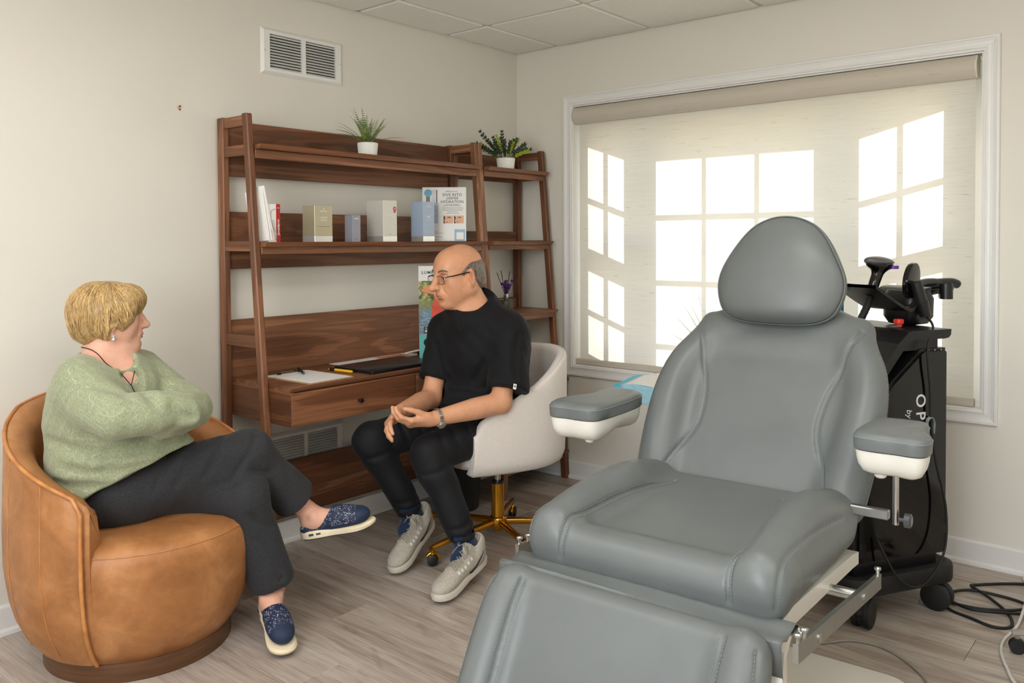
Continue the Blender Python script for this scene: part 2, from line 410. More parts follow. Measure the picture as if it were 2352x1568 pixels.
# ------------------------------------------------------------------ window, shade and bay
win = empty_struct('window_1')
def loop(y0, y1, z0, z1, x): return [(x, y0, z0), (x, y1, z0), (x, y1, z1), (x, y0, z1)]
def casing_ring(ins, x): return loop(-0.350 - ins, -2.523 + ins, 0.586 + ins, 2.166 - ins, x)
prof = [(0.0, 0.0), (0.0, -0.016), (0.003, -0.019), (0.011, -0.019), (0.013, -0.016), (0.016, -0.0155), (0.024, -0.0125), (0.034, -0.0115), (0.044, -0.0125), (0.0455, -0.015), (0.049, -0.0155), (0.051, -0.0125), (0.0585, -0.0115), (0.0595, -0.009), (0.0595, 0.0)]
MB().grid([casing_ring(i, x) for i, x in prof], closed_u=True).build('window_casing', 'trim_white', win)
mj = MB()   # jamb lining
for a, b in (((-0.002, WY0 - 0.004, WZ0), (0.135, WY0 + 0.003, WZ1)), ((-0.002, WY1 - 0.003, WZ0), (0.135, WY1 + 0.004, WZ1))): mj.box(a, b)
mj.box((-0.002, WY1 + 0.004, WZ0 - 0.003), (0.119, WY0 - 0.004, WZ0 + 0.003)).box((-0.002, WY1 + 0.004, WZ1 - 0.003), (0.135, WY0 - 0.004, WZ1 + 0.003)).build('jamb', 'trim_white', win)
# bay: three facets with glazing bars
T0 = 0.03
pts = dict(l0=(T0 + 0.10, -0.409), l1=(T0 + 0.39, -0.915), r1=(T0 + 0.39, -1.975), r0=(T0 + 0.10, -2.47))
def facet(name, A, B, zlo, zhi, glass, vbars, hbars, rails, th=0.03):
    """opaque frame wall from plan point A to B with a glazed opening glass=(s0,s1,z0,z1) (s in metres along A->B), bars"""
    A = Vector((*A, 0)); B = Vector((*B, 0)); d = (B - A); L = d.length; d.normalize(); n = Vector((-d.y, d.x, 0))
    if n.x < 0: n = -n
    mtx = Matrix(((d.x, n.x, 0, A.x), (d.y, n.y, 0, A.y), (0, 0, 1, 0), (0, 0, 0, 1)))
    s0, s1, z0, z1 = glass
    m = MB(); m.tf = mtx
    m.box((-0.03, 0, zlo), (s0, th, zhi)).box((s1, 0, zlo), (L + 0.03, th, zhi)).box((s0, 0, zlo), (s1, th, z0)).box((s0, 0, z1), (s1, th, zhi))
    for za, zb in rails: m.box((s0, 0, za), (s1, th, zb))
    m.build('sash_frame', 'trim_white', win)
    for v in vbars:
        b = MB(); b.tf = mtx; b.box((v - 0.010, 0.004, z0), (v + 0.010, th - 0.004, z1)); b.build('muntin', 'trim_white', win)
    for h in hbars:
        b = MB(); b.tf = mtx; b.box((s0, 0.005, h - 0.010), (s1, th - 0.005, h + 0.010)); b.build('muntin', 'trim_white', win)
    g = MB(); g.tf = mtx; g.box((s0 - 0.005, th / 2 - 0.001, z0 - 0.005), (s1 + 0.005, th / 2 + 0.001, z1 + 0.005)); g.build('pane', 'window_glass', win)
gl = NT('window_glass'); tr = gl.n('BsdfTransparent'); tr.inputs[0].default_value = (0.97, 0.98, 0.975, 1); gs = gl.n('BsdfGlossy'); gs.inputs['Roughness'].default_value = 0.02
mx = gl.n('MixShader'); fr_ = gl.n('Fresnel'); fr_.inputs[0].default_value = 1.2; gl.l(fr_.outputs[0], mx.inputs[0]); gl.l(tr.outputs[0], mx.inputs[1]); gl.l(gs.outputs[0], mx.inputs[2]); gl.l(mx.outputs[0], gl.out.inputs[0]); M['window_glass'] = gl.m
ZL, ZH = 0.55, 2.20
# centre: glass y -1.023..-1.866 at t=0.38 ; sides follow the same 30 degree plan
cA, cB = (T0 + 0.37, -0.930), (T0 + 0.37, -1.958)
facet('c', cA, cB, ZL, ZH, (0.093, 0.936, 0.66, 1.973), [0.374, 0.655], [1.668, 1.325, 0.988], [])
la, lb = (T0 + 0.12, -0.447), (T0 + 0.395, -0.925)
Ll = math.hypot(lb[0] - la[0], lb[1] - la[1])
facet('l', la, lb, ZL, ZH, (0.100, 0.452, 0.80, 1.981), [0.276], [1.672, 1.045], [(1.288, 1.395)])
ra, rb = (T0 + 0.12, -2.440), (T0 + 0.395, -1.962)
facet('r', ra, rb, ZL, ZH, (0.100, 0.452, 0.80, 1.990), [0.276], [1.688, 1.045], [(1.310, 1.405)])
mb = MB(); mb.prism([(0.12, -0.40), (T0 + 0.40, -0.90), (T0 + 0.40, -1.99), (0.12, -2.47)], 'z', 0.60, WZ0); mb.build('bay_seat_board', 'trim_white', win)
mb = MB(); mb.prism([(0.12, -0.38), (T0 + 0.46, -0.86), (T0 + 0.46, -2.03), (0.12, -2.50)], 'z', 2.104, 2.22); mb.build('bay_head_board', 'trim_white', win)

# roller shade
def shade_mat(name, transl, base, dark):
    t = NT(name); v = t.coord()
    slub = t.noise(t.coord((300, 9, 300)), 1.0, 3, 0.7)
    thread = t.noise(t.coord((900, 26, 900)), 1.0, 2, 0.6)
    wv = t.noise(t.coord((40, 4, 260)), 1.0, 2, 0.6)
    c = t.mix(0.35, base, t.ramp(wv, [(0.35, (0.88, 0.87, 0.85, 1)), (0.65, (1.05, 1.05, 1.05, 1))]), 'MULTIPLY')
    sl = t.n('Math', operation='MULTIPLY'); t.l(t.ramp(slub, [(0.63, (0, 0, 0, 1)), (0.72, (1, 1, 1, 1))]), sl.inputs[0])
    t.l(t.ramp(t.noise(t.coord((60, 5, 60)), 1.0, 1), [(0.45, (0, 0, 0, 1)), (0.6, (1, 1, 1, 1))]), sl.inputs[1])
    c = t.mix(sl.outputs[0], c, dark)
    df = t.n('BsdfDiffuse'); ts = t.n('BsdfTranslucent'); mx = t.n('MixShader'); mx.inputs[0].default_value = transl
    t.l(c, df.inputs[0]); t.l(c, ts.inputs[0]); t.l(df.outputs[0], mx.inputs[1]); t.l(ts.outputs[0], mx.inputs[2]); t.l(mx.outputs[0], t.out.inputs[0])
    M[name] = t.m
shade_mat('shade_fabric', 0.42, rgb(228, 225, 216), rgb(150, 134, 112))
shade_mat('shade_wrap', 0.0, rgb(204, 196, 182), rgb(150, 138, 120))
plain('bracket_cream', rgb(222, 214, 196), 0.4, nscale=10, namt=0.02)
sh = thing('roller_shade', 'pale woven roller shade pulled down over the bay window with sunlit panes', 'window shade', (0.03, -1.43, 0.647))
Y0s, Y1s = -0.432 + 1.43, -2.428 + 1.43
fab = MB(); rows = []
for i in range(31):
    z = 0.02 + (2.045 - 0.667) * i / 30
    rows.append([(0.0015 * math.sin(y_ * 2.1 + 0.5), y_, z) for y_ in np.linspace(Y0s, Y1s, 25)])
fab.grid(rows).build('fabric', 'shade_fabric', sh)
bar = MB(); bar.prism([(-0.013, 0.002), (-0.016, 0.008), (-0.016, 0.028), (-0.013, 0.034), (0.008, 0.034), (0.010, 0.028), (0.010, 0.008), (0.008, 0.002)], 'y', Y0s + 0.024, Y1s - 0.004)
bar.build('hem_bar', 'shade_wrap', sh)
cas = MB()
pf = [(0.03, 1.449), (-0.020, 1.449)] + [(-0.020 - 0.028 * math.sin(math.pi * k / 12) , 1.449 - 0.094 * k / 12) for k in range(1, 12)] + [(-0.018, 1.355), (0.03, 1.358)]
cas.prism(pf, 'y', Y0s + 0.018, Y1s - 0.004); cas.build('cassette', 'shade_wrap', sh, smooth=40)
for yy, w in ((Y0s + 0.019, 0.003), (Y1s - 0.010, 0.006)):
    MB().prism([(u - 0.002 if u < 0 else u, z_) for u, z_ in pf], 'y', yy, yy + w).build('end_cap', 'bracket_cream', sh)
# spiky plant standing in the bay behind the shade
plain('yucca_green', rgb(92, 112, 70), 0.5, nscale=20, namt=0.2); plain('clay_pot', rgb(150, 96, 70), 0.7, nscale=30)
yu = thing('spiky_plant', 'spiky leaved plant in the bay, a shadow on the shade', 'plant', (0.25, -1.34, 0.645))
MB().lathe([(0.045, 0), (0.06, 0.165), (0.065, 0.165), (0.065, 0.185), (0.056, 0.185), (0.054, 0.175), (0.0, 0.175)], n=20).build('pot', 'clay_pot', yu, smooth=40)
rs = random.Random(5)
for (az, el, ln) in ((100, 48, 0.40), (78, 62, 0.44), (110, 30, 0.36), (60, 40, 0.34), (95, 74, 0.46), (92, 15, 0.30), (250, 70, 0.42), (268, 50, 0.40), (285, 62, 0.44), (262, 30, 0.34), (120, 60, 0.40), (235, 82, 0.46)):
    az = math.radians(az); el = math.radians(el); d = Vector((math.cos(az) * math.cos(el) * 0.5, math.sin(az) * math.cos(el), math.sin(el))); sd = Vector((-d.y, d.x, 0.25)).cross(d).normalized()
    if sd.length < .1: sd = Vector((0, 1, 0))
    sd = d.cross(Vector((1, 0, 0))).normalized()
    rows = []
    for k in range(7):
        u = k / 6; c = Vector((0, 0, 0.175)) + d * ln * u + Vector((0, 0, -0.05 * u * u)); w = 0.009 * (1 - u) ** 0.8 + 0.0006
        rows.append([c - sd * w, c + Vector((0.002, 0, 0)), c + sd * w, c - Vector((0.002, 0, 0))])
    MB().grid(rows, closed_u=True, cap=True).build('leaf', 'yucca_green', yu)
# ground outside
plain('lawn', rgb(120, 118, 96), 0.9, nscale=2, namt=0.2)
struct(MB().box((0.5, -14, -0.5), (20, 10, -0.35)).build('ground_outside', 'lawn'))
# ------------------------------------------------------------------ ladder desk and ladder shelf
for a in 'xyz': walnut('walnut_' + a, a)
walnut('walnut_panel', 'x', 0.9)
plain('knob_black', rgb(24, 23, 22), 0.3, nscale=20); plain('gap_dark', rgb(30, 18, 12), 0.9, nscale=20)
def leg_y(z): return -0.233 - 0.0836 * (1.862 - z)      # front face of the raked legs
def ladder_frame(par, x0, x1, zleg0=0.0, rails=(), post_bottom=0.0):
    cx = (x0 + x1) / 2
    MB().box((x0, -0.060, post_bottom), (x1, -0.015, 1.860), 0.003).build('back_post', 'walnut_z', par)
    m = MB(); ch = 0.0045
    def ring(z, yf, yb): return [(x0 + ch, yf, z), (x1 - ch, yf, z), (x1, yf + ch, z), (x1, yb - ch, z), (x1 - ch, yb, z), (x0 + ch, yb, z), (x0, yb - ch, z), (x0, yf + ch, z)]
    m.grid([ring(zleg0, leg_y(zleg0), leg_y(zleg0) + 0.037), ring(1.859, leg_y(1.862), leg_y(1.862) + 0.037), ring(1.862, leg_y(1.862) + 0.002, leg_y(1.862) + 0.035)], closed_u=True, cap=True)
    m.build('front_leg', 'walnut_z', par)
    for za, zb in rails:
        MB().prism([(-0.059, za), (leg_y(za) + 0.036, za), (leg_y(zb) + 0.036, zb), (-0.059, zb)], 'x', x0 + 0.004, x1 - 0.004).build('side_rail', 'walnut_y', par)
def shelf_board(par, x0, x1, z, yf, apron):
    m = MB(); m.prism([(-0.046, z), (yf, z), (yf + 0.004, z - 0.006), (yf + 0.013, z - 0.019), (-0.046, z - 0.019)], 'x', x0, x1); m.build('shelf_board', 'walnut_x', par)
    y = leg_y(z - 0.03)
    MB().box((x0 + 0.001, y - 0.004, z - 0.019 - apron), (x1 - 0.001, y + 0.014, z - 0.0195), 0.0015).build('apron', 'walnut_x', par)
def knob(par, x, y, z, s=1.0):
    return MB().lathe([(0.0, -0.026 * s), (0.008 * s, -0.0255 * s), (0.0105 * s, -0.021 * s), (0.009 * s, -0.013 * s), (0.0055 * s, -0.008 * s), (0.0055 * s, 0.001)], (x, y, z), 18, 'y').build('knob', 'knob_black', par, smooth=50)

DX0, DX1 = -1.970, -0.603
desk = thing('ladder_desk', 'wide walnut ladder desk with drawers and open shelves against the wall', 'desk', (0, 0, 0))
R4 = [(1.814, 1.856), (1.696, 1.738), (1.311, 1.352), (0.926, 0.971)]
ladder_frame(desk, DX0, DX0 + 0.028, 0, R4); ladder_frame(desk, DX1 - 0.027, DX1, 0, R4)
ix0, ix1 = DX0 + 0.0285, DX1 - 0.0275
for za, zb in ((1.622, 1.852), (1.236, 1.475), (0.780, 1.023), (0.125, 0.375)):
    MB().box((ix0 + 0.004, -0.045, za), (ix1 - 0.004, -0.030, zb), 0.002).build('back_panel', 'walnut_panel', desk)
shelf_board(desk, ix0, ix1, 1.738, -0.290, 0.035); shelf_board(desk, ix0, ix1, 1.347, -0.320, 0.030)
# desk box
YD = -0.472
MB().prism([(-0.046, 0.785), (YD + 0.006, 0.785), (YD, 0.779), (YD, 0.770), (YD + 0.004, 0.765), (-0.046, 0.765)], 'x', ix0, ix1).build('desk_top', 'walnut_x', desk)
MB().box((ix0, YD + 0.004, 0.630), (ix0 + 0.017, -0.046, 0.7645), 0.001).build('side_panel', 'walnut_y', desk)
MB().box((ix1 - 0.017, YD + 0.004, 0.630), (ix1, -0.046, 0.7645), 0.001).build('side_panel', 'walnut_y', desk)
MB().box((ix0 + 0.017, YD + 0.03, 0.632), (ix1 - 0.017, -0.046, 0.644)).build('bottom_panel', 'walnut_x', desk)
MB().box((ix0 + 0.017, YD + 0.022, 0.640), (ix1 - 0.017, YD + 0.028, 0.764)).build('carcass', 'gap_dark', desk)
for xa, xb in ((ix0 + 0.002, -1.284), (-1.281, ix1 - 0.002)):
    d = MB().box((xa, YD, 0.630), (xb, YD + 0.018, 0.7615), 0.0012).build('drawer', 'walnut_x', desk)
    knob(d, (xa + xb) / 2, YD, 0.690)
# narrow ladder shelf with cabinet
NX0, NX1 = -0.601, -0.035
ns = thing('ladder_shelf', 'narrow walnut ladder bookcase with cabinet base in the room corner', 'bookcase', (0, 0, 0))
ladder_frame(ns, NX0, NX0 + 0.027, 0.575, R4[:3] + [(0.92, 0.962)], 0.575); ladder_frame(ns, NX1 - 0.028, NX1, 0.575, R4[:3] + [(0.92, 0.962)], 0.575)
jx0, jx1 = NX0 + 0.0275, NX1 - 0.0285
for za, zb in ((1.687, 1.832), (1.345, 1.404), (0.955, 1.022)):
    MB().box((jx0 + 0.002, -0.045, za), (jx1 - 0.002, -0.030, zb), 0.002).build('back_panel', 'walnut_panel', ns)
shelf_board(ns, jx0, jx1, 1.738, -0.290, 0.030); shelf_board(ns, jx0, jx1, 1.347, -0.320, 0.026); shelf_board(ns, jx0, jx1, 0.962, -0.350, 0.026)
MB().box((-0.585, -0.385, 0.552), (-0.012, -0.020, 0.575), 0.004).build('cabinet_top', 'walnut_x', ns)
MB().box((-0.578, -0.360, 0.160), (-0.018, -0.024, 0.5515), 0.002).build('cabinet_body', 'walnut_z', ns)
dr = MB().box((-0.576, -0.378, 0.505), (-0.020, -0.3605, 0.549), 0.0012).build('drawer', 'walnut_x', ns)
MB().box((-0.330, -0.3785, 0.500), (-0.266, -0.372, 0.508)).build('finger_pull', 'gap_dark', dr)
for xa, xb in ((-0.576, -0.3), (-0.297, -0.020)):
    d = MB().box((xa, -0.378, 0.162), (xb, -0.3605, 0.499), 0.0012).build('door', 'walnut_z', ns)
    knob(d, xb - 0.03 if xb < -0.1 else xa + 0.03, -0.378, 0.42, 0.8)
MB().box((-0.585, -0.385, 0.145), (-0.012, -0.022, 0.1595), 0.003).build('base_rail', 'walnut_x', ns)
MB().box((-0.555, -0.372, 0.118), (-0.042, -0.352, 0.1445), 0.002).build('base_apron', 'walnut_x', ns)
for x0, sx in ((-0.580, -1), (-0.018, 1)):
    for y0, y1 in ((-0.380, -0.345), (-0.062, -0.027)):
        k = 0.014 * (-sx) * 0
        a, b = (x0, x0 + 0.032) if sx < 0 else (x0 - 0.032, x0)
        dxa = -0.008 if sx < 0 else 0.006
        m = MB(); m.grid([[(a + dxa, y0 - 0.004, 0), (b + dxa - 0.004 * (sx < 0) , y0 - 0.004, 0), (b + dxa, y1 - 0.004, 0), (a + dxa, y1 - 0.004, 0)], [(a, y0, 0.1448), (b, y0, 0.1448), (b, y1, 0.1448), (a, y1, 0.1448)]], closed_u=True, cap=True)
        m.build('foot', 'walnut_z', ns)
# ------------------------------------------------------------------ tan leather barrel chair
def mk_leather():
    t = NT('tan_leather'); v = t.coord(rnd=0)
    a = t.noise(v, 7, 5, 0.6, 0.6); b = t.noise(v, 38, 3, 0.6, 0.3)
    c = t.ramp(a, [(0.30, rgb(150, 98, 55)), (0.52, rgb(172, 117, 70)), (0.72, rgb(194, 139, 90))])
    c = t.mix(0.35, c, t.ramp(b, [(0.35, (0.80, 0.77, 0.74, 1)), (0.65, (1.08, 1.06, 1.04, 1))]), 'MULTIPLY')
    t.bump(t.noise(v, 420, 3, 0.6), 0.10, 0.0006); M['tan_leather'] = t.set(c, 0.46, 0, 0.4)
    t = NT('tan_piping'); v = t.coord(); c = t.ramp(t.noise(v, 25, 3), [(0.3, rgb(172, 108, 55)), (0.7, rgb(205, 141, 80))]); M['tan_piping'] = t.set(c, 0.42)
mk_leather()
t_ = NT('dark_wood_base'); v_ = t_.coord((1, 1, 30)); M['dark_wood_base'] = t_.set(t_.ramp(t_.noise(v_, 6, 3), [(0.3, rgb(78, 50, 28)), (0.7, rgb(104, 70, 42))]), 0.4)

BCX, BCY = -2.514, -0.410
bc = thing('barrel_chair', 'tan leather barrel swivel chair the woman in green sits in', 'armchair', (BCX, BCY, 0))
BACK = 105.0
def bc_R(z): return lerp(z, [0.062, 0.10, 0.16, 0.24, 0.34, 0.46, 0.60, 0.83], [0.304, 0.334, 0.364, 0.385, 0.396, 0.397, 0.392, 0.384])
def bc_rim(d): return lerp(abs(d), [0, 30, 55, 75, 90, 102, 112, 117], [0.828, 0.805, 0.752, 0.700, 0.660, 0.628, 0.600, 0.580])
def pol(a, r, z): a = math.radians(a); return (r * math.cos(a), r * math.sin(a), z)
DEL = np.linspace(-116, 116, 61)
rows = []
for d in DEL:
    a = BACK + d; zr = bc_rim(d); e = 0.0 if abs(d) < 112 else (abs(d) - 112) / 4 * 0.012
    sec = []
    for k in range(13):
        z = 0.064 + (zr - 0.018 - 0.064) * k / 12; sec.append(pol(a, bc_R(z) - e, z))
    Ro = bc_R(zr)
    sec += [pol(a, Ro - 0.004 - e, zr - 0.006), pol(a, Ro - 0.014, zr + 0.001 - e), pol(a, Ro - 0.040, zr - 0.003 - e), pol(a, Ro - 0.066, zr - 0.020 - e), pol(a, Ro - 0.082 + e, zr - 0.05)]
    for k in range(1, 6):
        z = zr - 0.05 - (zr - 0.05 - 0.36) * k / 5; sec.append(pol(a, bc_R(zr) - 0.084 - 0.03 * k / 5 + e, z))
    rows.append(sec)
shell = MB(); shell.grid(rows, cap=False)
n = len(rows[0])
for r_, flip in ((rows[0], 0), (rows[-1], 1)):           # padded arm fronts
    c = np.mean(np.array(r_), 0); sgn = -1 if not flip else 1
    aa = math.radians(BACK + (DEL[0] if not flip else DEL[-1])); tx = np.array((-math.sin(aa), math.cos(aa), 0)) * sgn
    q1 = [tuple(c + (np.array(p) - c) * 0.97 + tx * 0.010) for p in r_]; q2 = [tuple(c + (np.array(p) - c) * 0.85 + tx * 0.018) for p in r_]
    shell.grid([r_ + [r_[0]], q1 + [q1[0]], q2 + [q2[0]]]); shell.add(q2, [tuple(range(n))])
shell.build('back_shell', 'tan_leather', bc, smooth=70)
seat = MB(); seat.lathe([(0.292, 0.062), (0.318, 0.10), (0.346, 0.16), (0.366, 0.24), (0.376, 0.33), (0.3755, 0.385), (0.368, 0.412), (0.350, 0.430), (0.310, 0.441), (0.20, 0.448), (0.0, 0.450)], n=96)
seat.build('seat', 'tan_leather', bc, smooth=60)
# piping along the rim and down both arm fronts
pip = [pol(BACK + DEL[0], bc_R(z) + 0.001, z) for z in np.linspace(0.068, bc_rim(116) - 0.03, 14)] + [pol(BACK + d, bc_R(bc_rim(d)) - 0.003, bc_rim(d) - 0.001) for d in DEL[1:-1]] + [pol(BACK + DEL[-1], bc_R(z) + 0.001, z) for z in np.linspace(bc_rim(116) - 0.03, 0.068, 14)]
MB().tube(pip, 0.0062, 8).build('piping', 'tan_piping', bc, smooth=80)
for d in (-95, -73, -48, -24, 0, 24, 48, 73, 97):
    MB().tube([pol(BACK + d, bc_R(z) + 0.0003, z) for z in np.linspace(0.10, bc_rim(d) - 0.012, 16)], 0.0016, 6).build('seam', 'tan_piping', bc, smooth=80)
MB().tube([pol(a, 0.3685, 0.4125) for a in np.linspace(-75 - 62, -75 + 62, 40)], 0.0014, 6).build('seam', 'tan_piping', bc, smooth=80)
MB().lathe([(0.290, 0.0), (0.291, 0.003), (0.291, 0.058), (0.288, 0.061), (0.0, 0.061)], n=72).build('swivel_base', 'dark_wood_base', bc, smooth=40)

# ------------------------------------------------------------------ white tub desk chair with gold star base
plain('cream_fabric', rgb(218, 209, 199), 0.75, nscale=60, namt=0.025, bump=0.10, bscale=900, **{'Sheen Weight': 0.3})
plain('gold_metal', rgb(206, 150, 52), 0.20, 1.0, nscale=12, namt=0.05); plain('chrome', rgb(205, 205, 202), 0.15, 1.0, nscale=10, namt=0.03); plain('black_plastic', rgb(20, 20, 21), 0.42, nscale=40, namt=0.1)
HX, HY = -1.055, -0.750
dc = thing('desk_chair', 'white upholstered tub desk chair on a gold star base', 'chair', (HX, HY, 0), 0)
FA = math.radians(160.0)
Fd = Vector((math.cos(FA), math.sin(FA), 0)); Ld = Vector((-Fd.y, Fd.x, 0))
def tub(u, ins):
    """plan point of the tub at u in [-1,1] (near arm -> back -> far arm); ins = inset from the outer face"""
    W, B, A = 0.285 - ins, 0.300 - ins, 0.235
    s = u * (A + 0.5 * math.pi * 0.30) ; half = 0.5 * math.pi * 0.30
    if abs(s) <= half:
        th = s / half * (math.pi / 2); sx, cx = math.sin(th), math.cos(th)
        p = 2.35; x = -B * abs(cx) ** (2 / p); y = W * math.copysign(abs(sx) ** (2 / p), sx); tang = None
    else:
        x = abs(s) - half; y = math.copysign(W - 0.025 * (x / A) ** 2, s)
    return x, y
def tub_top(u): return lerp(abs(u), [0, 0.22, 0.40, 0.55, 0.72, 0.90, 0.97, 1.0], [0.868, 0.862, 0.832, 0.775, 0.704, 0.640, 0.608, 0.560])
rows = []; US = np.linspace(-1, 1, 97)
for u in US:
    zt = tub_top(u); zb = 0.388 + 0.02 * max(0, abs(u) - 0.9) * 0
    sec = []
    def pt(ins, z): x, y = tub(u, ins); v = Fd * x - Ld * y * -1.0; return (v.x, v.y, z)
    groove = 0.004 * max(0, math.cos(u * 0.71 * 2 * math.pi * 9)) if abs(u) < 0.62 else 0
    sec += [pt(0.085, zb - 0.012), pt(0.045, zb - 0.010), pt(0.022, zb + 0.004), pt(0.009, zb + 0.04)]
    for k in range(1, 7): sec.append(pt(0.009 - 0.009 * min(1, k / 3), zb + 0.04 + (zt - 0.02 - zb - 0.04) * k / 6))
    sec += [pt(0.003, zt - 0.008), pt(0.012, zt), pt(0.026, zt + 0.001), pt(0.040, zt - 0.007), pt(0.047 + groove * 0.5, zt - 0.022)]
    for k in range(1, 7): sec.append(pt(0.052 + groove, zt - 0.022 - (zt - 0.022 - 0.42) * k / 6))
    rows.append(sec)
sh_ = MB(); sh_.grid(rows); n = len(rows[0])
for r_, sgn in ((rows[0], 1), (rows[-1], 1)):
    c = np.mean(np.array(r_), 0); q = [tuple(c + (np.array(p) - c) * 0.90 + np.array(Fd) * 0.012) for p in r_]
    sh_.grid([r_ + [r_[0]], q + [q[0]]]); sh_.add(q, [tuple(range(n))])
sh_.build('tub_shell', 'cream_fabric', dc, smooth=60)
wl_ = [];
for u in US: x, y = tub(u, 0.012); v = Fd * x + Ld * y; wl_.append((v.x, v.y, tub_top(u) + 0.0015))
x, y = tub(-1, 0.006); v = Fd * (x + 0.006) + Ld * y; w_ = [(v.x, v.y, z) for z in np.linspace(0.40, 0.54, 8)]
x, y = tub(1, 0.006); v2 = Fd * (x + 0.006) + Ld * y; w2 = [(v2.x, v2.y, z) for z in np.linspace(0.54, 0.40, 8)]
MB().tube(wl_[1:-1], 0.0032, 6).build('welt', 'cream_fabric', dc, smooth=80)
cu = MB(); rows = []
for zz, ins in ((0.398, 0.03), (0.402, 0.008), (0.42, 0.0), (0.452, 0.0), (0.468, 0.010), (0.476, 0.035), (0.480, 0.10)):
    ring = []
    for k in range(48):
        th = 2 * math.pi * k / 48; p = 4.0; W, D_ = 0.236 - ins, 0.262 - ins
        x = math.copysign(abs(math.cos(th)) ** (2 / p), math.cos(th)) * D_ + 0.020; y = math.copysign(abs(math.sin(th)) ** (2 / p), math.sin(th)) * W; v = Fd * x + Ld * y; ring.append((v.x, v.y, zz))
    rows.append(ring)
cu.grid(rows, closed_u=True, cap=True).build('seat_cushion', 'cream_fabric', dc, smooth=60)
MB().box((-0.09, -0.09, 0.355), (0.09, 0.09, 0.380), 0.004).build('seat_plate', 'black_plastic', dc)
MB().lathe([(0.0135, 0.20), (0.0135, 0.31), (0.017, 0.312), (0.017, 0.356), (0.0, 0.356)], n=24).build('gas_lift', 'chrome', dc, smooth=40)
MB().lathe([(0.0, 0.282), (0.026, 0.282), (0.028, 0.278), (0.028, 0.270), (0.0, 0.270)], n=24).build('collar', 'black_plastic', dc, smooth=40)
MB().lathe([(0.0, 0.058), (0.026, 0.06), (0.034, 0.075), (0.040, 0.092), (0.040, 0.112), (0.036, 0.119), (0.028, 0.122), (0.0275, 0.270), (0.0, 0.270)], n=32).build('column', 'gold_metal', dc, smooth=35)
for k in range(5):
    a = math.radians(174 + 72 * k); d = Vector((math.cos(a), math.sin(a), 0)); L = 0.385
    lg = MB().tube([d * 0.03 + Vector((0, 0, 0.098)), d * 0.10 + Vector((0, 0, 0.095)), d * 0.25 + Vector((0, 0, 0.085)), d * (L - 0.01) + Vector((0, 0, 0.074)), d * L + Vector((0, 0, 0.073))], [0.0155, 0.016, 0.0145, 0.0125, 0.009], 14).build('star_leg', 'gold_metal', dc, smooth=60)
    c0 = d * (L - 0.012)
    cs = MB(); cs.cyl(c0 + Vector((0, 0, 0.073)), c0 + Vector((0, 0, 0.050)), 0.0075, 12); s = Vector((-d.y, d.x, 0)) if k % 2 else (d * 0.6 + Vector((-d.y, d.x, 0)) * 0.8).normalized()
    cs.box(c0 + Vector((-0.011, -0.011, 0.043)), c0 + Vector((0.011, 0.011, 0.055)), 0.003)
    hood = [c0 + Vector((0, 0, 0.024)) + (Vector((-s.y, s.x, 0)) * math.cos(q) + Vector((0, 0, 1)) * math.sin(q)) * 0.027 for q in np.linspace(0.1, 2.6, 9)]
    cs.tube(hood, 0.008, 8, flat=1.0); cs.build('caster_fork', 'gold_metal', lg, smooth=60)
    for sg in (-1, 1):
        w = MB(); ctr = c0 + Vector((0, 0, 0.0235)); w.tube([ctr + s * sg * 0.004, ctr + s * sg * 0.006, ctr + s * sg * 0.016, ctr + s * sg * 0.018], [0.020, 0.0232, 0.0232, 0.018], 20); w.build('wheel', 'black_plastic', lg, smooth=50)

# ------------------------------------------------------------------ black waste bin under the desk
bn = thing('waste_bin', 'black round waste bin under the desk behind the man', 'bin', (-0.800, -0.262, 0))
MB().lathe([(0.0, 0.002), (0.098, 0.0), (0.104, 0.006), (0.122, 0.262), (0.126, 0.268), (0.122, 0.272), (0.117, 0.264), (0.100, 0.010), (0.0, 0.008)], n=40).build('bin_body', 'black_plastic', bn, smooth=50)
MB().tube([(0.1235 * math.cos(a), 0.1235 * math.sin(a), 0.269) for a in np.linspace(0, 2 * math.pi, 40, endpoint=False)], 0.004, 8, closed=True).build('rim', 'black_plastic', bn, smooth=60)
# ------------------------------------------------------------------ signed-distance modelling for bodies and clothes
F32 = np.float32
def cone(a, b, ra, rb=None, k=0.02, op='u', e=0.0): return dict(t='c', a=np.array(a, float), b=np.array(b, float), ra=ra, rb=ra if rb is None else rb, k=k, op=op)
def chain(pts, rs, k=0.02, op='u', sm=1):
    """one smooth tapering limb through pts (a single primitive, so its joints do not bulge)"""
    P = cr([(*p, r) for p, r in zip(pts, rs)], sm) if len(pts) > 2 else [(*p, r) for p, r in zip(pts, rs)]
    P = np.array(P, float); return [dict(t='l', P=P[:, :3], r=P[:, 3].copy(), k=k, op=op)]
def ell(c, r, k=0.02, op='u', R=None): return dict(t='e', c=np.array(c, float), r=np.array(r if hasattr(r, '__len__') else (r, r, r), float), k=k, op=op, R=None if R is None else np.array(R, float))
def rbox(c, h, rr, k=0.01, op='u', R=None): return dict(t='b', c=np.array(c, float), h=np.array(h, float), rr=rr, k=k, op=op, R=None if R is None else np.array(R, float))
def plane(n, p, k=0.01): n = np.array(n, float); n /= np.linalg.norm(n); return dict(t='p', n=n, d=float(n @ np.array(p, float)), k=k, op='i')   # keeps n.x < n.p
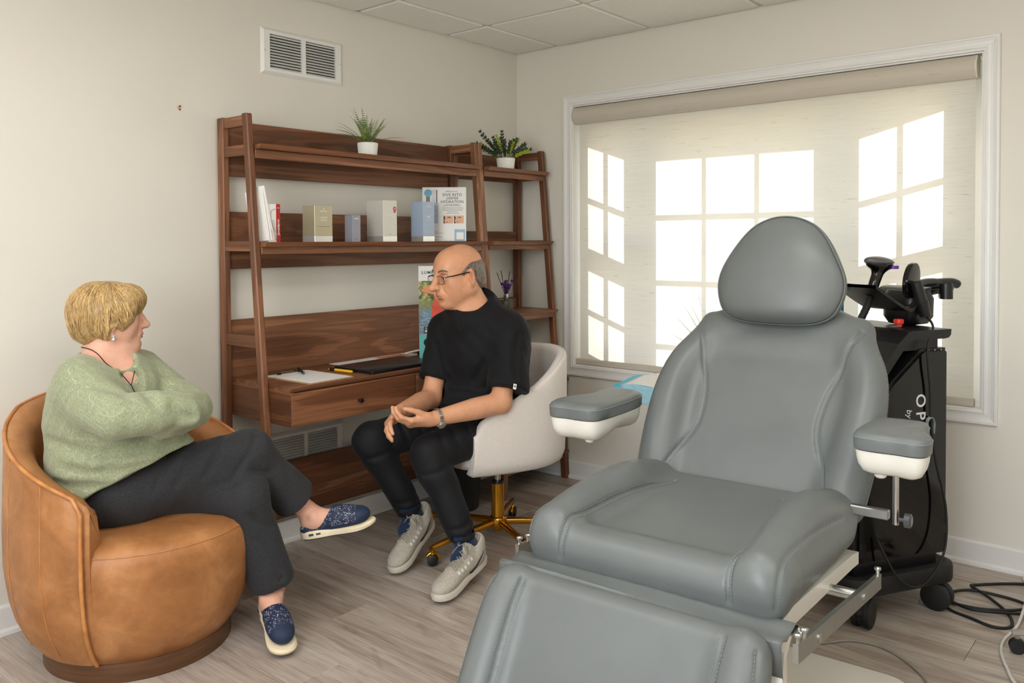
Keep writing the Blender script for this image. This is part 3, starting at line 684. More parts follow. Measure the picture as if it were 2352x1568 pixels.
def xform(prims, Rm, T, s=1.0):
    Rm = np.array(Rm, float); T = np.array(T, float); out = []
    for p in prims:
        q = dict(p)
        for key in ('a', 'b', 'c'):
            if key in q: q[key] = Rm @ (q[key] * s) + T
        if 'P' in q: q['P'] = (q['P'] * s) @ Rm.T + T
        for key in ('ra', 'rb', 'r', 'h', 'rr', 'k'):
            if key in q: q[key] = q[key] * s
        if q['t'] in 'eb': q['R'] = Rm if q['R'] is None else Rm @ q['R']
        if q['t'] == 'p': n = Rm @ q['n']; q['d'] = q['d'] * s + float(n @ T); q['n'] = n
        out.append(q)
    return out
def pdist(p, X):
    if p['t'] == 'c':
        a, b = p['a'].astype(F32), p['b'].astype(F32); ab = b - a; L = float(ab @ ab) + 1e-12
        pa = X - a; t = np.clip((pa @ ab) / L, 0, 1); q = pa - t[..., None] * ab
        return np.sqrt((q * q).sum(-1)) - (F32(p['ra']) + F32(p['rb'] - p['ra']) * t)
    if p['t'] == 'l':
        d = None
        for i in range(len(p['P']) - 1):
            e = pdist(dict(t='c', a=p['P'][i], b=p['P'][i + 1], ra=p['r'][i], rb=p['r'][i + 1]), X); d = e if d is None else np.minimum(d, e)
        return d
    if p['t'] == 'e':
        q = X - p['c'].astype(F32)
        if p['R'] is not None: q = q @ p['R'].astype(F32)
        r = p['r'].astype(F32); k0 = np.sqrt(((q / r) ** 2).sum(-1)); k1 = np.sqrt(((q / (r * r)) ** 2).sum(-1)) + 1e-9
        return np.where(k0 < 0.05, -r.min(), k0 * (k0 - 1) / k1)
    if p['t'] == 'b':
        q = X - p['c'].astype(F32)
        if p['R'] is not None: q = q @ p['R'].astype(F32)
        q = np.abs(q) - (p['h'] - p['rr']).astype(F32); o = np.maximum(q, 0)
        return np.sqrt((o * o).sum(-1)) + np.minimum(q.max(-1), 0) - F32(p['rr'])
    return X @ p['n'].astype(F32) - F32(p['d'])
def comb(d, e, k, op):
    if op == 'u':
        h = np.maximum(k - np.abs(d - e), 0) / k; return np.minimum(d, e) - h * h * k * 0.25
    e = -e if op == 's' else e
    h = np.maximum(k - np.abs(d - e), 0) / k; return np.maximum(d, e) + h * h * k * 0.25
def field(prims, X, disp=None):
    d = np.full(X.shape[:-1], 9.0, F32)
    for p in prims: d = comb(d, pdist(p, X), F32(max(p['k'], 1e-4)), p['op'])
    return d if disp is None else d + disp(X)
def sdf_mesh(prims, h, disp=None, dmax=0.0):
    lo = np.full(3, 1e9); hi = -lo
    for p in prims:
        if p['op'] != 'u': continue
        if p['t'] == 'c':
            r = max(p['ra'], p['rb']); mn = np.minimum(p['a'], p['b']) - r; mx = np.maximum(p['a'], p['b']) + r
        elif p['t'] == 'l':
            r = p['r'].max(); mn = p['P'].min(0) - r; mx = p['P'].max(0) + r
        else:
            r = (p['r'] if p['t'] == 'e' else p['h']).max() * (1.0 if p['R'] is None else 1.2); mn, mx = p['c'] - r, p['c'] + r
        lo = np.minimum(lo, mn); hi = np.maximum(hi, mx)
    lo -= 0.02 + 3 * h; hi += 0.02 + 3 * h; B = 8
    nb = np.ceil((hi - lo) / (h * B)).astype(int)
    bi = np.stack(np.meshgrid(*[np.arange(n) for n in nb], indexing='ij'), -1).reshape(-1, 3)
    cen = (lo + (bi + 0.5) * B * h).astype(F32); rad = B * h * 0.87
    d0 = np.full(len(cen), 9.0, F32); pd = []
    for p in prims:
        e = pdist(p, cen); pd.append(e); d0 = comb(d0, e, F32(max(p['k'], 1e-4)), p['op'])
    act = np.abs(d0) < rad * 1.35 + dmax + 0.01
    bi = bi[act]; d0 = d0[act]; cen = cen[act]; nbk = len(bi)
    off = np.stack(np.meshgrid(*[np.arange(B + 1)] * 3, indexing='ij'), -1).reshape(-1, 3)
    X = (lo + (bi[:, None, :] * B + off[None]) * h).astype(F32)
    D = np.full((nbk, len(off)), 9.0, F32)
    for p, e in zip(prims, pd):
        e = e[act]
        if p['op'] == 'u': sel = e < np.maximum(d0, -rad) + 2.7 * rad + p['k'] + 0.01
        elif p['op'] == 's': sel = e < rad * 1.4 + p['k'] + 0.005
        else: sel = e > -rad * 1.4 - p['k'] - 0.005
        sel = np.nonzero(sel)[0]
        if len(sel) == 0: continue
        if p['t'] == 'l' and len(p['P']) > 2:            # only the nearby segments of a limb matter in each block
            sg = [dict(t='c', a=p['P'][i], b=p['P'][i + 1], ra=p['r'][i], rb=p['r'][i + 1]) for i in range(len(p['P']) - 1)]
            E = np.full((len(sel), X.shape[1]), 9.0, F32); cd = np.stack([pdist(q, cen[sel]) for q in sg]); mn_ = cd.min(0)
            for q, c_ in zip(sg, cd):
                w = np.nonzero(c_ < mn_ + 2.1 * rad)[0]
                if len(w): E[w] = np.minimum(E[w], pdist(q, X[sel[w]]))
        else: E = pdist(p, X[sel])
        D[sel] = comb(D[sel], E, F32(max(p['k'], 1e-4)), p['op'])
    if disp is not None: D = D + disp(X)
    D = np.where(D == 0, F32(1e-7), D)
    V = D.reshape(nbk, B + 1, B + 1, B + 1); S = V < 0
    cs = [(i, j, k) for i in (0, 1) for j in (0, 1) for k in (0, 1)]
    cnt = sum(S[:, i:i + B, j:j + B, k:k + B].astype(np.int8) for i, j, k in cs)
    cb, ci, cj, ck = np.nonzero((cnt > 0) & (cnt < 8))
    vals = {c: V[cb, ci + c[0], cj + c[1], ck + c[2]] for c in cs}
    acc = np.zeros((len(cb), 3)); num = np.zeros(len(cb))
    for a in cs:
        for ax in range(3):
            if a[ax] == 0:
                b = list(a); b[ax] = 1; b = tuple(b); va, vb = vals[a], vals[b]; m = (va < 0) != (vb < 0)
                t = np.where(m, va / np.where(m, va - vb, 1), 0); pt = np.tile(np.array(a, float), (len(cb), 1)); pt[:, ax] += t
                acc += np.where(m[:, None], pt, 0); num += m
    g = bi[cb] * B + np.stack([ci, cj, ck], -1); pos = lo + (g + acc / num[:, None]) * h
    N = nb * B + 2; key = (g[:, 0] * N[1] + g[:, 1]) * N[2] + g[:, 2]
    order = np.argsort(key); key = key[order]; pos = pos[order]
    faces = []
    for ax in range(3):
        u, w = [(1, 2), (2, 0), (0, 1)][ax]
        hi_s = [slice(0, B)] * 3; hi_s[ax] = slice(1, B + 1)
        s0 = S[:, :B, :B, :B]; s1 = S[(slice(None),) + tuple(hi_s)]
        eb, ei, ej, ek = np.nonzero(s0 != s1); inside = s0[eb, ei, ej, ek]
        c = bi[eb] * B + np.stack([ei, ej, ek], -1); quad = []
        for du, dw in ((0, 0), (-1, 0), (-1, -1), (0, -1)):
            cc = c.copy(); cc[:, u] += du; cc[:, w] += dw; kk = (cc[:, 0] * N[1] + cc[:, 1]) * N[2] + cc[:, 2]
            ix = np.searchsorted(key, kk); ix = np.clip(ix, 0, len(key) - 1); quad.append(np.where(key[ix] == kk, ix, -1))
        q = np.stack(quad, -1); q = np.where(inside[:, None], q, q[:, ::-1]); faces.append(q[(q >= 0).all(1)])
    return pos, np.concatenate(faces)
def keep_big(pos, fc, frac=0.02):
    """drop tiny loose shells"""
    n = len(pos); lab = np.arange(n)
    e = np.concatenate([fc[:, [0, 1]], fc[:, [1, 2]], fc[:, [2, 3]]])
    while True:
        m = lab.copy(); np.minimum.at(m, e[:, 0], lab[e[:, 1]]); np.minimum.at(m, e[:, 1], lab[e[:, 0]]); m = m[m]
        if (m == lab).all(): break
        lab = m
    cnt = np.bincount(lab, minlength=n); ok = cnt[lab] > frac * n
    rem = np.cumsum(ok) - 1; f = fc[ok[fc].all(1)]; return pos[ok], rem[f]
def sdf_obj(name, prims, h, mats, parent, org, disp=None, dmax=0.0, paint=None, matfn=None, relax=1, label=None):
    pos, fc = sdf_mesh(prims, h, disp, dmax)
    for _ in range(relax):                      # one light Laplacian pass removes grid steps
        acc = np.zeros_like(pos); num = np.zeros(len(pos))
        for i in range(4):
            a, b = fc[:, i], fc[:, (i + 1) % 4]; np.add.at(acc, a, pos[b]); np.add.at(num, a, 1); np.add.at(acc, b, pos[a]); np.add.at(num, b, 1)
        pos = pos * 0.5 + acc / np.maximum(num, 1)[:, None] * 0.5
    me = bpy.data.meshes.new(name); me.vertices.add(len(pos)); me.vertices.foreach_set('co', (pos - np.array(org)).astype(F32).ravel())
    me.loops.add(len(fc) * 4); me.loops.foreach_set('vertex_index', fc.astype(np.int32).ravel()); me.polygons.add(len(fc))
    me.polygons.foreach_set('loop_start', np.arange(0, len(fc) * 4, 4, dtype=np.int32))
    me.update(calc_edges=True); me.validate()
    for m in (mats if isinstance(mats, (list, tuple)) else (mats,)): me.materials.append(M[m])
    if matfn is not None: me.polygons.foreach_set('material_index', matfn(pos[fc].mean(1)).astype(np.int32))
    if paint is not None:
        ca = me.color_attributes.new('Col', 'FLOAT_COLOR', 'POINT'); ca.data.foreach_set('color', paint(pos).astype(F32).ravel())
    me.shade_smooth(); o = bpy.data.objects.new(name, me); COL.objects.link(o)
    if parent is not None: o.parent = parent
    if label: o['label'] = label
    return o
def waves(seed, amp, freq, n=6, axis=None):
    r = np.random.RandomState(seed); K = r.normal(size=(n, 3)) * freq; ph = r.uniform(0, 6.28, n)
    if axis is not None: K = K - 0.85 * np.outer(K @ np.array(axis, float), np.array(axis, float))
    def f(X): return sum(np.sin(X @ K[i].astype(F32) + F32(ph[i])) for i in range(n)) * F32(amp / n ** 0.5)
    return f
def rotz(deg): a = math.radians(deg); return np.array([[math.cos(a), -math.sin(a), 0], [math.sin(a), math.cos(a), 0], [0, 0, 1.0]])
def roty(deg): a = math.radians(deg); return np.array([[math.cos(a), 0, math.sin(a)], [0, 1.0, 0], [-math.sin(a), 0, math.cos(a)]])
def rotx(deg): a = math.radians(deg); return np.array([[1.0, 0, 0], [0, math.cos(a), -math.sin(a)], [0, math.sin(a), math.cos(a)]])
def surf_proj(prims, pts, off=0.0, it=14):
    p = np.array(pts, F32); e = F32(0.0015)
    for _ in range(it):
        d = field(prims, p) - F32(off); g = np.stack([field(prims, p + np.eye(3, dtype=F32)[i] * e) - field(prims, p - np.eye(3, dtype=F32)[i] * e) for i in range(3)], -1)
        g /= (np.linalg.norm(g, axis=-1, keepdims=True) + 1e-9); p = p - g * d[:, None] * F32(0.9)
    return p.astype(float), g.astype(float)
def creases(prims, lines, r=0.004, k=0.022, lift=0.001):
    """grooves that follow the surface through the given 3-D points"""
    out = []
    for ln in lines:
        rr = ln[1] if isinstance(ln, tuple) and not hasattr(ln[1], '__len__') else r; pts = ln[0] if rr is not r or isinstance(ln, tuple) and not hasattr(ln[1], '__len__') else ln
        q, g = surf_proj(prims, cr(pts, 5)); q = q + g * lift; n = len(q)
        rad = [rr * (0.35 + 0.65 * math.sin(math.pi * (i + 0.3) / (n - 0.4))) for i in range(n)]
        out += chain([tuple(p) for p in q], rad, k, 's')
    return out
# ------------------------------------------------------------------ skin, cloth and hair materials
def mk_skin(name, base, red):
    t = NT(name); v = t.coord(); at = t.n('Attribute', attribute_name='Col')
    n1 = t.noise(v, 30, 4, 0.6); n2 = t.noise(v, 160, 3, 0.6)
    c = t.ramp(n1, [(0.3, tuple(x * 0.90 for x in base[:3]) + (1,)), (0.7, tuple(min(1, x * 1.06) for x in base[:3]) + (1,))])
    c = t.mix(0.25, c, t.ramp(n2, [(0.35, red), (0.65, base)]))
    c = t.mix(1.0, c, at.outputs['Color'], 'MULTIPLY')
    t.bump(t.noise(v, 700, 2), 0.08, 0.0004)
    t.b.inputs['Subsurface Weight'].default_value = 0.12; t.b.inputs['Subsurface Radius'].default_value = (0.9, 0.35, 0.2); t.b.inputs['Subsurface Scale'].default_value = 0.004
    M[name] = t.set(c, 0.45, 0, 0.4)
mk_skin('skin_man', rgb(214, 158, 122), rgb(196, 128, 98)); mk_skin('skin_woman', rgb(222, 172, 148), rgb(206, 140, 118))
def mk_cloth(name, base, fleck, scale, amt, rough=0.85, bump=0.15, sheen=0.2):
    t = NT(name); v = t.coord(); n = t.noise(v, scale, 3, 0.7); b = t.noise(v, 6, 3, 0.5)
    c = t.mix(t.ramp(n, [(0.4, (0, 0, 0, 1)), (0.66, (amt, amt, amt, 1))]), base, fleck)
    c = t.mix(0.3, c, t.ramp(b, [(0.3, (0.88, 0.88, 0.88, 1)), (0.7, (1.06, 1.06, 1.06, 1))]), 'MULTIPLY')
    t.bump(n, bump, 0.0008); t.b.inputs['Sheen Weight'].default_value = sheen; M[name] = t.set(c, rough, 0, 0.25)
mk_cloth('scrub_black', rgb(15, 15, 17), rgb(21, 21, 23), 500, 1.0, 0.8, 0.1, 0.03)
mk_cloth('trouser_black', rgb(17, 17, 19), rgb(25, 25, 27), 400, 1.0, 0.7, 0.1, 0.03)
mk_cloth('trouser_charcoal', rgb(38, 38, 40), rgb(60, 60, 62), 420, 1.0, 0.85, 0.15, 0.06)
mk_cloth('sock_navy', rgb(26, 40, 66), rgb(36, 52, 82), 500, 1.0)
def mk_sweater():
    t = NT('sage_knit'); v = t.coord()
    n = t.noise(t.coord((260, 260, 70)), 1.0, 3, 0.7)
    c = t.ramp(n, [(0.3, rgb(132, 138, 108)), (0.5, rgb(146, 152, 121)), (0.72, rgb(166, 172, 142))])
    # raised broken basket-weave lines of the knit
    br = t.n('TexBrick'); br.offset = 0.5; br.inputs['Scale'].default_value = 40; br.inputs['Mortar Size'].default_value = 0.020; br.inputs['Mortar Smooth'].default_value = 0.6; br.inputs['Brick Width'].default_value = 0.62; br.inputs['Row Height'].default_value = 0.5
    mp = t.n('Mapping'); tc = t.n('TexCoord'); t.l(tc.outputs['Object'], mp.inputs[0]); mp.inputs['Rotation'].default_value = (math.radians(62), math.radians(18), math.radians(35))
    t.l(mp.outputs[0], br.inputs['Vector']); br.inputs['Color1'].default_value = br.inputs['Color2'].default_value = (0, 0, 0, 1); br.inputs['Mortar'].default_value = (1, 1, 1, 1)
    ms = t.ramp(t.noise(v, 34, 2), [(0.46, (0, 0, 0, 1)), (0.56, (1, 1, 1, 1))])
    ln = t.mix(1.0, br.outputs['Color'], ms, 'MULTIPLY')
    lnw = t.n('Math', operation='MULTIPLY'); t.l(ln, lnw.inputs[0]); lnw.inputs[1].default_value = 0.55; c = t.mix(lnw.outputs[0], c, rgb(196, 202, 174)); t.bump(n, 0.25, 0.001); t.b.inputs['Sheen Weight'].default_value = 0.25; M['sage_knit'] = t.set(c, 0.9, 0, 0.2)
mk_sweater()
def mk_hair(name, stops, sc, vs=(1, 1, 1)):
    t = NT(name); n = t.noise(t.coord(tuple(sc * k for k in vs)), 1.0, 4, 0.65, 0.4); at = t.n('Attribute', attribute_name='Col')
    c = t.ramp(n, stops); t.bump(n, 0.5, 0.0015); M[name] = t.set(c, 0.42, 0, 0.45)
mk_hair('hair_grey', [(0.3, rgb(74, 62, 54)), (0.5, rgb(112, 98, 88)), (0.72, rgb(150, 138, 128))], 130, (1, 1, 0.5))
plain('lens_grey', rgb(150, 140, 132), 0.05, 0, 0.6, **{'Transmission Weight': 0.8, 'IOR': 1.05})
plain('metal_dark', rgb(58, 54, 52), 0.3, 0.9, nscale=20); plain('metal_silver', rgb(198, 198, 196), 0.22, 1.0, nscale=30)
plain('eye_white', rgb(226, 220, 212), 0.2, nscale=60, namt=0.03); plain('iris_brown', rgb(58, 38, 26), 0.15, nscale=80); plain('iris_blue', rgb(80, 98, 110), 0.15, nscale=80)

# ------------------------------------------------------------------ head and hand recipes (local: x forward, y left, z up)
def head_prims(fem=False):
    s = []; mz = -0.0655 if fem else -0.0605
    s += [ell((-0.018, 0, 0.034), (0.098, 0.077, 0.087)), ell((0.036, 0, 0.040), (0.056, 0.063, 0.062), 0.03), ell((0.030, 0, -0.030), (0.060, 0.060, 0.078), 0.03)]
    for y in (-1, 1):
        s += [cone((-0.012, y * 0.050, -0.058), (0.064, y * 0.013, -0.104), 0.026, 0.020, 0.03), ell((0.050, y * 0.044, -0.020), (0.031, 0.025, 0.030), 0.025), ell((0.030, y * 0.046, -0.055), (0.032, 0.022, 0.032), 0.03), cone((-0.010, y * 0.055, -0.02), (-0.012, y * 0.050, -0.058), 0.022, 0.024, 0.03)]
    s += [ell((0.078, 0, -0.103), (0.020, 0.024, 0.018), 0.02), ell((0.072, 0, -0.062), (0.034, 0.036, 0.034), 0.025)]
    s += [cone((0.076, -0.036, 0.027), (0.082, -0.012, 0.026), 0.011, 0.012, 0.018), cone((0.076, 0.036, 0.027), (0.082, 0.012, 0.026), 0.011, 0.012, 0.018)]
    for y in (-1, 1): s += [ell((0.091, y * 0.031, 0.006), (0.017, 0.019, 0.012), 0.016, 's')]
    nr = 0.88 if fem else 1.0
    s += [cone((0.090, 0, 0.020), (0.103, 0, -0.004), 0.0095 * nr, 0.0105 * nr, 0.016), cone((0.103, 0, -0.004), (0.1195 + (0 if fem else 0.006), 0, -0.028 - (0 if fem else 0.004)), 0.0105 * nr, 0.0140 * nr, 0.012), cone((0.118, 0, -0.030), (0.098, 0, -0.040), 0.0105, 0.008, 0.01)]
    for y in (-1, 1):
        s += [ell((0.104, y * 0.0125 * nr, -0.0335), (0.0125, 0.0088, 0.0088), 0.008), ell((0.1065, y * 0.0075, -0.0415), (0.005, 0.0038, 0.003), 0.003, 's')]
        s += [cone((0.097, y * 0.022, -0.034), (0.086, y * 0.034, -0.062), 0.0022, 0.002, 0.012, 's')]                       # smile line
        s += chain([(0.0855, y * 0.017, 0.006), (0.0895, y * 0.031, 0.0135), (0.079, y * 0.046, 0.005)], [0.0032, 0.0036, 0.003], 0.004)
        s += chain([(0.0850, y * 0.018, 0.001), (0.0880, y * 0.031, -0.0060), (0.079, y * 0.045, 0.000)], [0.0028, 0.0032, 0.0028], 0.005)
    s += chain([(0.088, -0.028, mz), (0.1035, -0.008, -0.0625), (0.1045, 0, -0.0635), (0.1035, 0.008, -0.0625), (0.088, 0.028, mz)], [0.0035, 0.0056, 0.0050, 0.0056, 0.0035], 0.006)
    s += chain([(0.089, -0.026, mz - 0.003), (0.1020, 0, -0.0745), (0.089, 0.026, mz - 0.003)], [0.0035, 0.0068, 0.0035], 0.006)
    s += chain([(0.089, -0.029, mz - 0.0012), (0.1085, 0, -0.0690), (0.089, 0.029, mz - 0.0012)], [0.0016, 0.0020, 0.0016], 0.003, 's')
    s += [ell((0.097, 0, -0.086), (0.008, 0.02, 0.006), 0.01, 's')]
    for y in (-1, 1):
        R = rotz(y * 38) @ roty(-10)
        s += [ell((-0.016, y * 0.084, -0.012), (0.0225, 0.0085, 0.0345), 0.006, R=R), ell((-0.008, y * 0.080, -0.040), (0.011, 0.008, 0.013), 0.006), ell((-0.009, y * 0.094, -0.006), (0.0125, 0.0068, 0.020), 0.004, 's', R=R), ell((-0.003, y * 0.086, -0.014), (0.006, 0.006, 0.009), 0.004, R=R)]
    return s
def hand_prims(W, K, n, th, curl, spread=1.0, thumb=None, tcurl=20, k=0.007, sc=1.0):
    """W wrist, K direction to knuckles, n palm normal (out of the palm), th towards the thumb; curl: per finger (index..little) three bend angles in degrees"""
    W = np.array(W, float); K = np.array(K, float); K /= np.linalg.norm(K); n = np.array(n, float); n -= K * (n @ K); n /= np.linalg.norm(n); S = np.cross(n, K)
    if S @ np.array(th, float) < 0: S = -S
    out = []; tips = []
    offs = [0.030, 0.010, -0.010, -0.028]; plen = [0.090, 0.094, 0.089, 0.080]; fl = [(0.042, 0.025, 0.020), (0.046, 0.029, 0.021), (0.042, 0.027, 0.021), (0.033, 0.020, 0.018)]; fr = [0.0092, 0.0095, 0.0090, 0.0078]
    for i in range(4):
        kn = W + (K * plen[i] + S * offs[i] * spread) * sc
        out.append(cone(W + S * offs[i] * 0.55 * sc + K * 0.012, kn, 0.0150 * sc, 0.0112 * sc, 0.014))
        d = K + S * 0.05 * (1.5 - i) * spread; d /= np.linalg.norm(d); p = kn; a = 0.0
        for j in range(3):
            a += math.radians(curl[i][j]); dd = d * math.cos(a) + n * math.sin(a); q = p + dd * fl[i][j] * sc
            out.append(cone(p, q, fr[i] * (1 - 0.07 * j) * sc, fr[i] * (0.94 - 0.08 * j) * sc, k if j else 0.010)); p = q
        tips.append((p, dd, n))
    out.append(cone(W + K * 0.02 * sc, W + K * 0.06 * sc + n * 0.006, 0.020 * sc, 0.016 * sc, 0.02))
    t0 = W + (K * 0.022 + S * 0.022 + n * 0.008) * sc
    td = np.array(thumb if thumb is not None else (K * 0.72 + S * 0.62 + n * 0.25), float); td /= np.linalg.norm(td)
    ax = np.cross(td, n); p = t0
    for j, (l, r1, r2) in enumerate(((0.042, 0.0150, 0.0115), (0.032, 0.0112, 0.0100), (0.026, 0.0102, 0.0080))):
        q = p + td * l * sc; out.append(cone(p, q, r1 * sc, r2 * sc, 0.012 if j == 0 else 0.006)); p = q
        a = math.radians(tcurl) * (0.6 if j == 0 else 1.0); tgt = K * 0.9 + n * 0.35 - S * 0.2; tgt = tgt / np.linalg.norm(tgt); td = td * math.cos(a) + (tgt - td * (tgt @ td)) / (np.linalg.norm(tgt - td * (tgt @ td)) + 1e-6) * math.sin(a)
    tips.append((p, td, n)); return out, tips
def eyes(par, Rm, T, org, iris, look=(1, 0, 0), sc=1.0):
    for y in (-1, 1):
        c = Rm @ (np.array((0.0762, y * 0.0305, 0.003)) * sc) + T - org; m = MB(); m.ball(c, 0.0113 * sc, 20, 14)
        o = m.build('eye', 'eye_white', par, smooth=180)
        l = Rm @ np.array(look, float); l /= np.linalg.norm(l); p = c + l * 0.0099 * sc
        b = MB(); b.tube([p, p + l * 0.0012, p + l * 0.0019], [0.0056 * sc, 0.0050 * sc, 0.002 * sc], 14); b.build('iris', iris, o, smooth=180)
def skin_paint(Rm, T, sc, fem, extra=None):
    Ri = np.array(Rm).T
    def f(pos):
        q = ((pos - T) @ Ri.T) / sc; n = len(pos); c = np.ones((n, 4)); 
        def blob(ce, r, col, soft=0.35):
            d = np.sqrt((((q - np.array(ce)) / np.array(r)) ** 2).sum(1)); w = np.clip((1 - d) / soft, 0, 1)[:, None]; c[:, :3] = c[:, :3] * (1 - w) + c[:, :3] * np.array(col) * w
        lip = (0.62, 0.34, 0.36) if fem else (0.86, 0.66, 0.62)
        blob((0.1, 0, -0.0685), (0.020, 0.026, 0.0125), lip, 0.25)
        for y in (-1, 1):
            blob((0.055, y * 0.046, -0.028), (0.03, 0.025, 0.026), (1.0, 0.88, 0.86), 0.8)
            blob((0.084, y * 0.034, 0.031), (0.016, 0.022, 0.0055), (0.62, 0.52, 0.48) if fem else (0.62, 0.55, 0.50), 0.5)
            blob((-0.01, y * 0.08, -0.01), (0.03, 0.02, 0.035), (1.02, 0.84, 0.80), 0.8)
        blob((0.118, 0, -0.03), (0.016, 0.018, 0.014), (1.0, 0.88, 0.84), 0.8)
        if not fem: blob((0.07, 0, -0.085), (0.06, 0.065, 0.045), (0.90, 0.87, 0.87), 0.5)
        if extra is not None: extra(pos, c)
        return c
    return f

# ------------------------------------------------------------------ the seated man in black scrubs
def build_man():
    org = np.array((-1.10, -0.76, 0.0))
    root = thing('person', 'bald man in black scrubs and glasses seated on the white chair, hands clasped', 'person', org)
    A = lambda *p: np.array(p, float)
    pel, che, nb = A(-1.085, -0.740, 0.575), A(-1.165, -0.735, 0.83), A(-1.200, -0.730, 1.068)
    shL, shR = A(-1.145, -0.912, 0.982), A(-1.205, -0.582, 0.975)
    elL, elR = A(-1.280, -0.965, 0.688), A(-1.330, -0.612, 0.672)
    wrL, wrR = A(-1.575, -0.862, 0.655), A(-1.600, -0.715, 0.672)
    hpL, hpR = A(-1.10, -0.835, 0.555), A(-1.13, -0.645, 0.555)
    knL, knR = A(-1.555, -0.805, 0.500), A(-1.575, -0.480, 0.510)
    anL, anR = A(-1.482, -0.945, 0.168), A(-1.440, -0.598, 0.195)
    Rh = rotz(166) @ roty(9); Th = A(-1.256, -0.703, 1.203)
    hd = xform(head_prims(), Rh, Th, 1.06)
    body = list(hd)
    body += [cone(Rh @ A(-0.030, 0, -0.045) + Th, nb + A(0.015, 0, -0.01), 0.060, 0.062, 0.03), cone(Rh @ A(0.02, 0, -0.085) + Th, nb + A(-0.045, -0.005, -0.03), 0.034, 0.036, 0.035)]
    body += [cone(nb + A(0, 0, -0.02), shL + A(0, 0.02, 0.0), 0.055, 0.050, 0.05), cone(nb + A(0, 0, -0.02), shR + A(0, -0.02, 0), 0.055, 0.050, 0.05)]
    body += [ell(che + A(0, 0, 0.04), (0.10, 0.145, 0.17), 0.06), ell(pel + A(0, 0, 0.05), (0.11, 0.14, 0.14), 0.06)]
    body += chain([shL, elL], [0.048, 0.043], 0.03) + chain([elL, elL * 0.62 + wrL * 0.38, wrL], [0.0435, 0.044, 0.0285], 0.02)
    body += chain([shR, elR], [0.048, 0.043], 0.03) + chain([elR, elR * 0.62 + wrR * 0.38, wrR], [0.0435, 0.044, 0.0285], 0.02)
    for hp, kn, an in ((hpL, knL, anL), (hpR, knR, anR)):
        body += chain([hp, kn, an], [0.070, 0.045, 0.030], 0.04)
    # feet inside the shoes
    for an, toe in ((anL, A(-1.600, -0.990, 0.050)), (anR, A(-1.530, -0.655, 0.060))): body += [cone(an, an * 0.4 + toe * 0.6 + A(0, 0, -0.02), 0.028, 0.022, 0.03)]
    # clasped hands: the left cups the right from below and in front
    hl, tl = hand_prims(wrL, (-0.93, 0.36, -0.06), (0.10, 0.52, 0.85), (-0.55, -0.35, 0.75), [(26, 34, 26), (30, 36, 26), (34, 36, 26), (38, 38, 26)], 0.95, thumb=(-0.80, 0.22, 0.42), tcurl=14)
    hr, tr_ = hand_prims(wrR, (-0.90, -0.30, -0.26), (-0.05, -0.60, -0.75), (-0.45, -0.35, 0.80), [(10, 30, 22), (16, 34, 24), (22, 38, 24), (28, 42, 24)], 0.85, thumb=(-0.86, -0.36, 0.12), tcurl=14)
    body += hl + hr
    mole = lambda pos, c: None
    o = sdf_obj('body', body, 0.0034, 'skin_man', root, org, paint=skin_paint(Rh, Th, 1.06, False))
    for (p, d, n) in tl + tr_:
        pass
    eyes(root, Rh, Th, org, 'iris_brown', (1, 0.05, -0.12), 1.06)
    # hair: close-cropped ring round the sides and back
    hp_ = [ell((-0.020, 0, 0.018), (0.1015, 0.0808, 0.086), 0.01), cone((-0.075, -0.02, -0.035), (-0.075, 0.02, -0.035), 0.040, 0.040, 0.03)]
    hp_ += [dict(t='p', n=np.array((0.62, 0, 0.78)) / np.linalg.norm((0.62, 0, 0.78)), d=0.030, k=0.006, op='i'), plane((0.94, 0, -0.34), (0.036, 0, -0.01), 0.004), plane((0, 0, -1), (0, 0, -0.070), 0.004)]
    for y in (-1, 1): hp_ += [ell((-0.012, y * 0.082, -0.012), (0.026, 0.022, 0.038), 0.004, 's'), ell((0.03, y * 0.075, -0.045), (0.045, 0.04, 0.045), 0.004, 's')]
    sdf_obj('hair', xform(hp_, Rh, Th, 1.06), 0.0028, 'hair_grey', root, org, disp=waves(3, 0.0006, 700), dmax=0.002)
    # eyebrows
    for y in (-1, 1):
        br = MB(); pts = [q - org for q in surf_proj(hd, cr([Rh @ (A(x_, y * y_, z_) * 1.06) + Th for x_, y_, z_ in ((0.0935, 0.014, 0.028), (0.0915, 0.026, 0.033), (0.0825, 0.040, 0.033), (0.072, 0.050, 0.027))], 3), 0.0)[0]]
        br.tube(cr(pts, 5), [0.0024, 0.0034, 0.0036, 0.0036, 0.0036, 0.0036, 0.0036, 0.0034, 0.0032, 0.003, 0.003, 0.0028, 0.0026, 0.0022, 0.0018, 0.001], 6); br.build('eyebrow', 'hair_grey', root, smooth=80)
    # glasses
    g = bpy.data.objects.new('glasses', None); COL.objects.link(g); g.parent = root; g['label'] = 'thin dark metal eyeglasses'
    TL = lambda x, y, z: tuple(Rh @ (A(x, y, z) * 1.06) + Th - org)
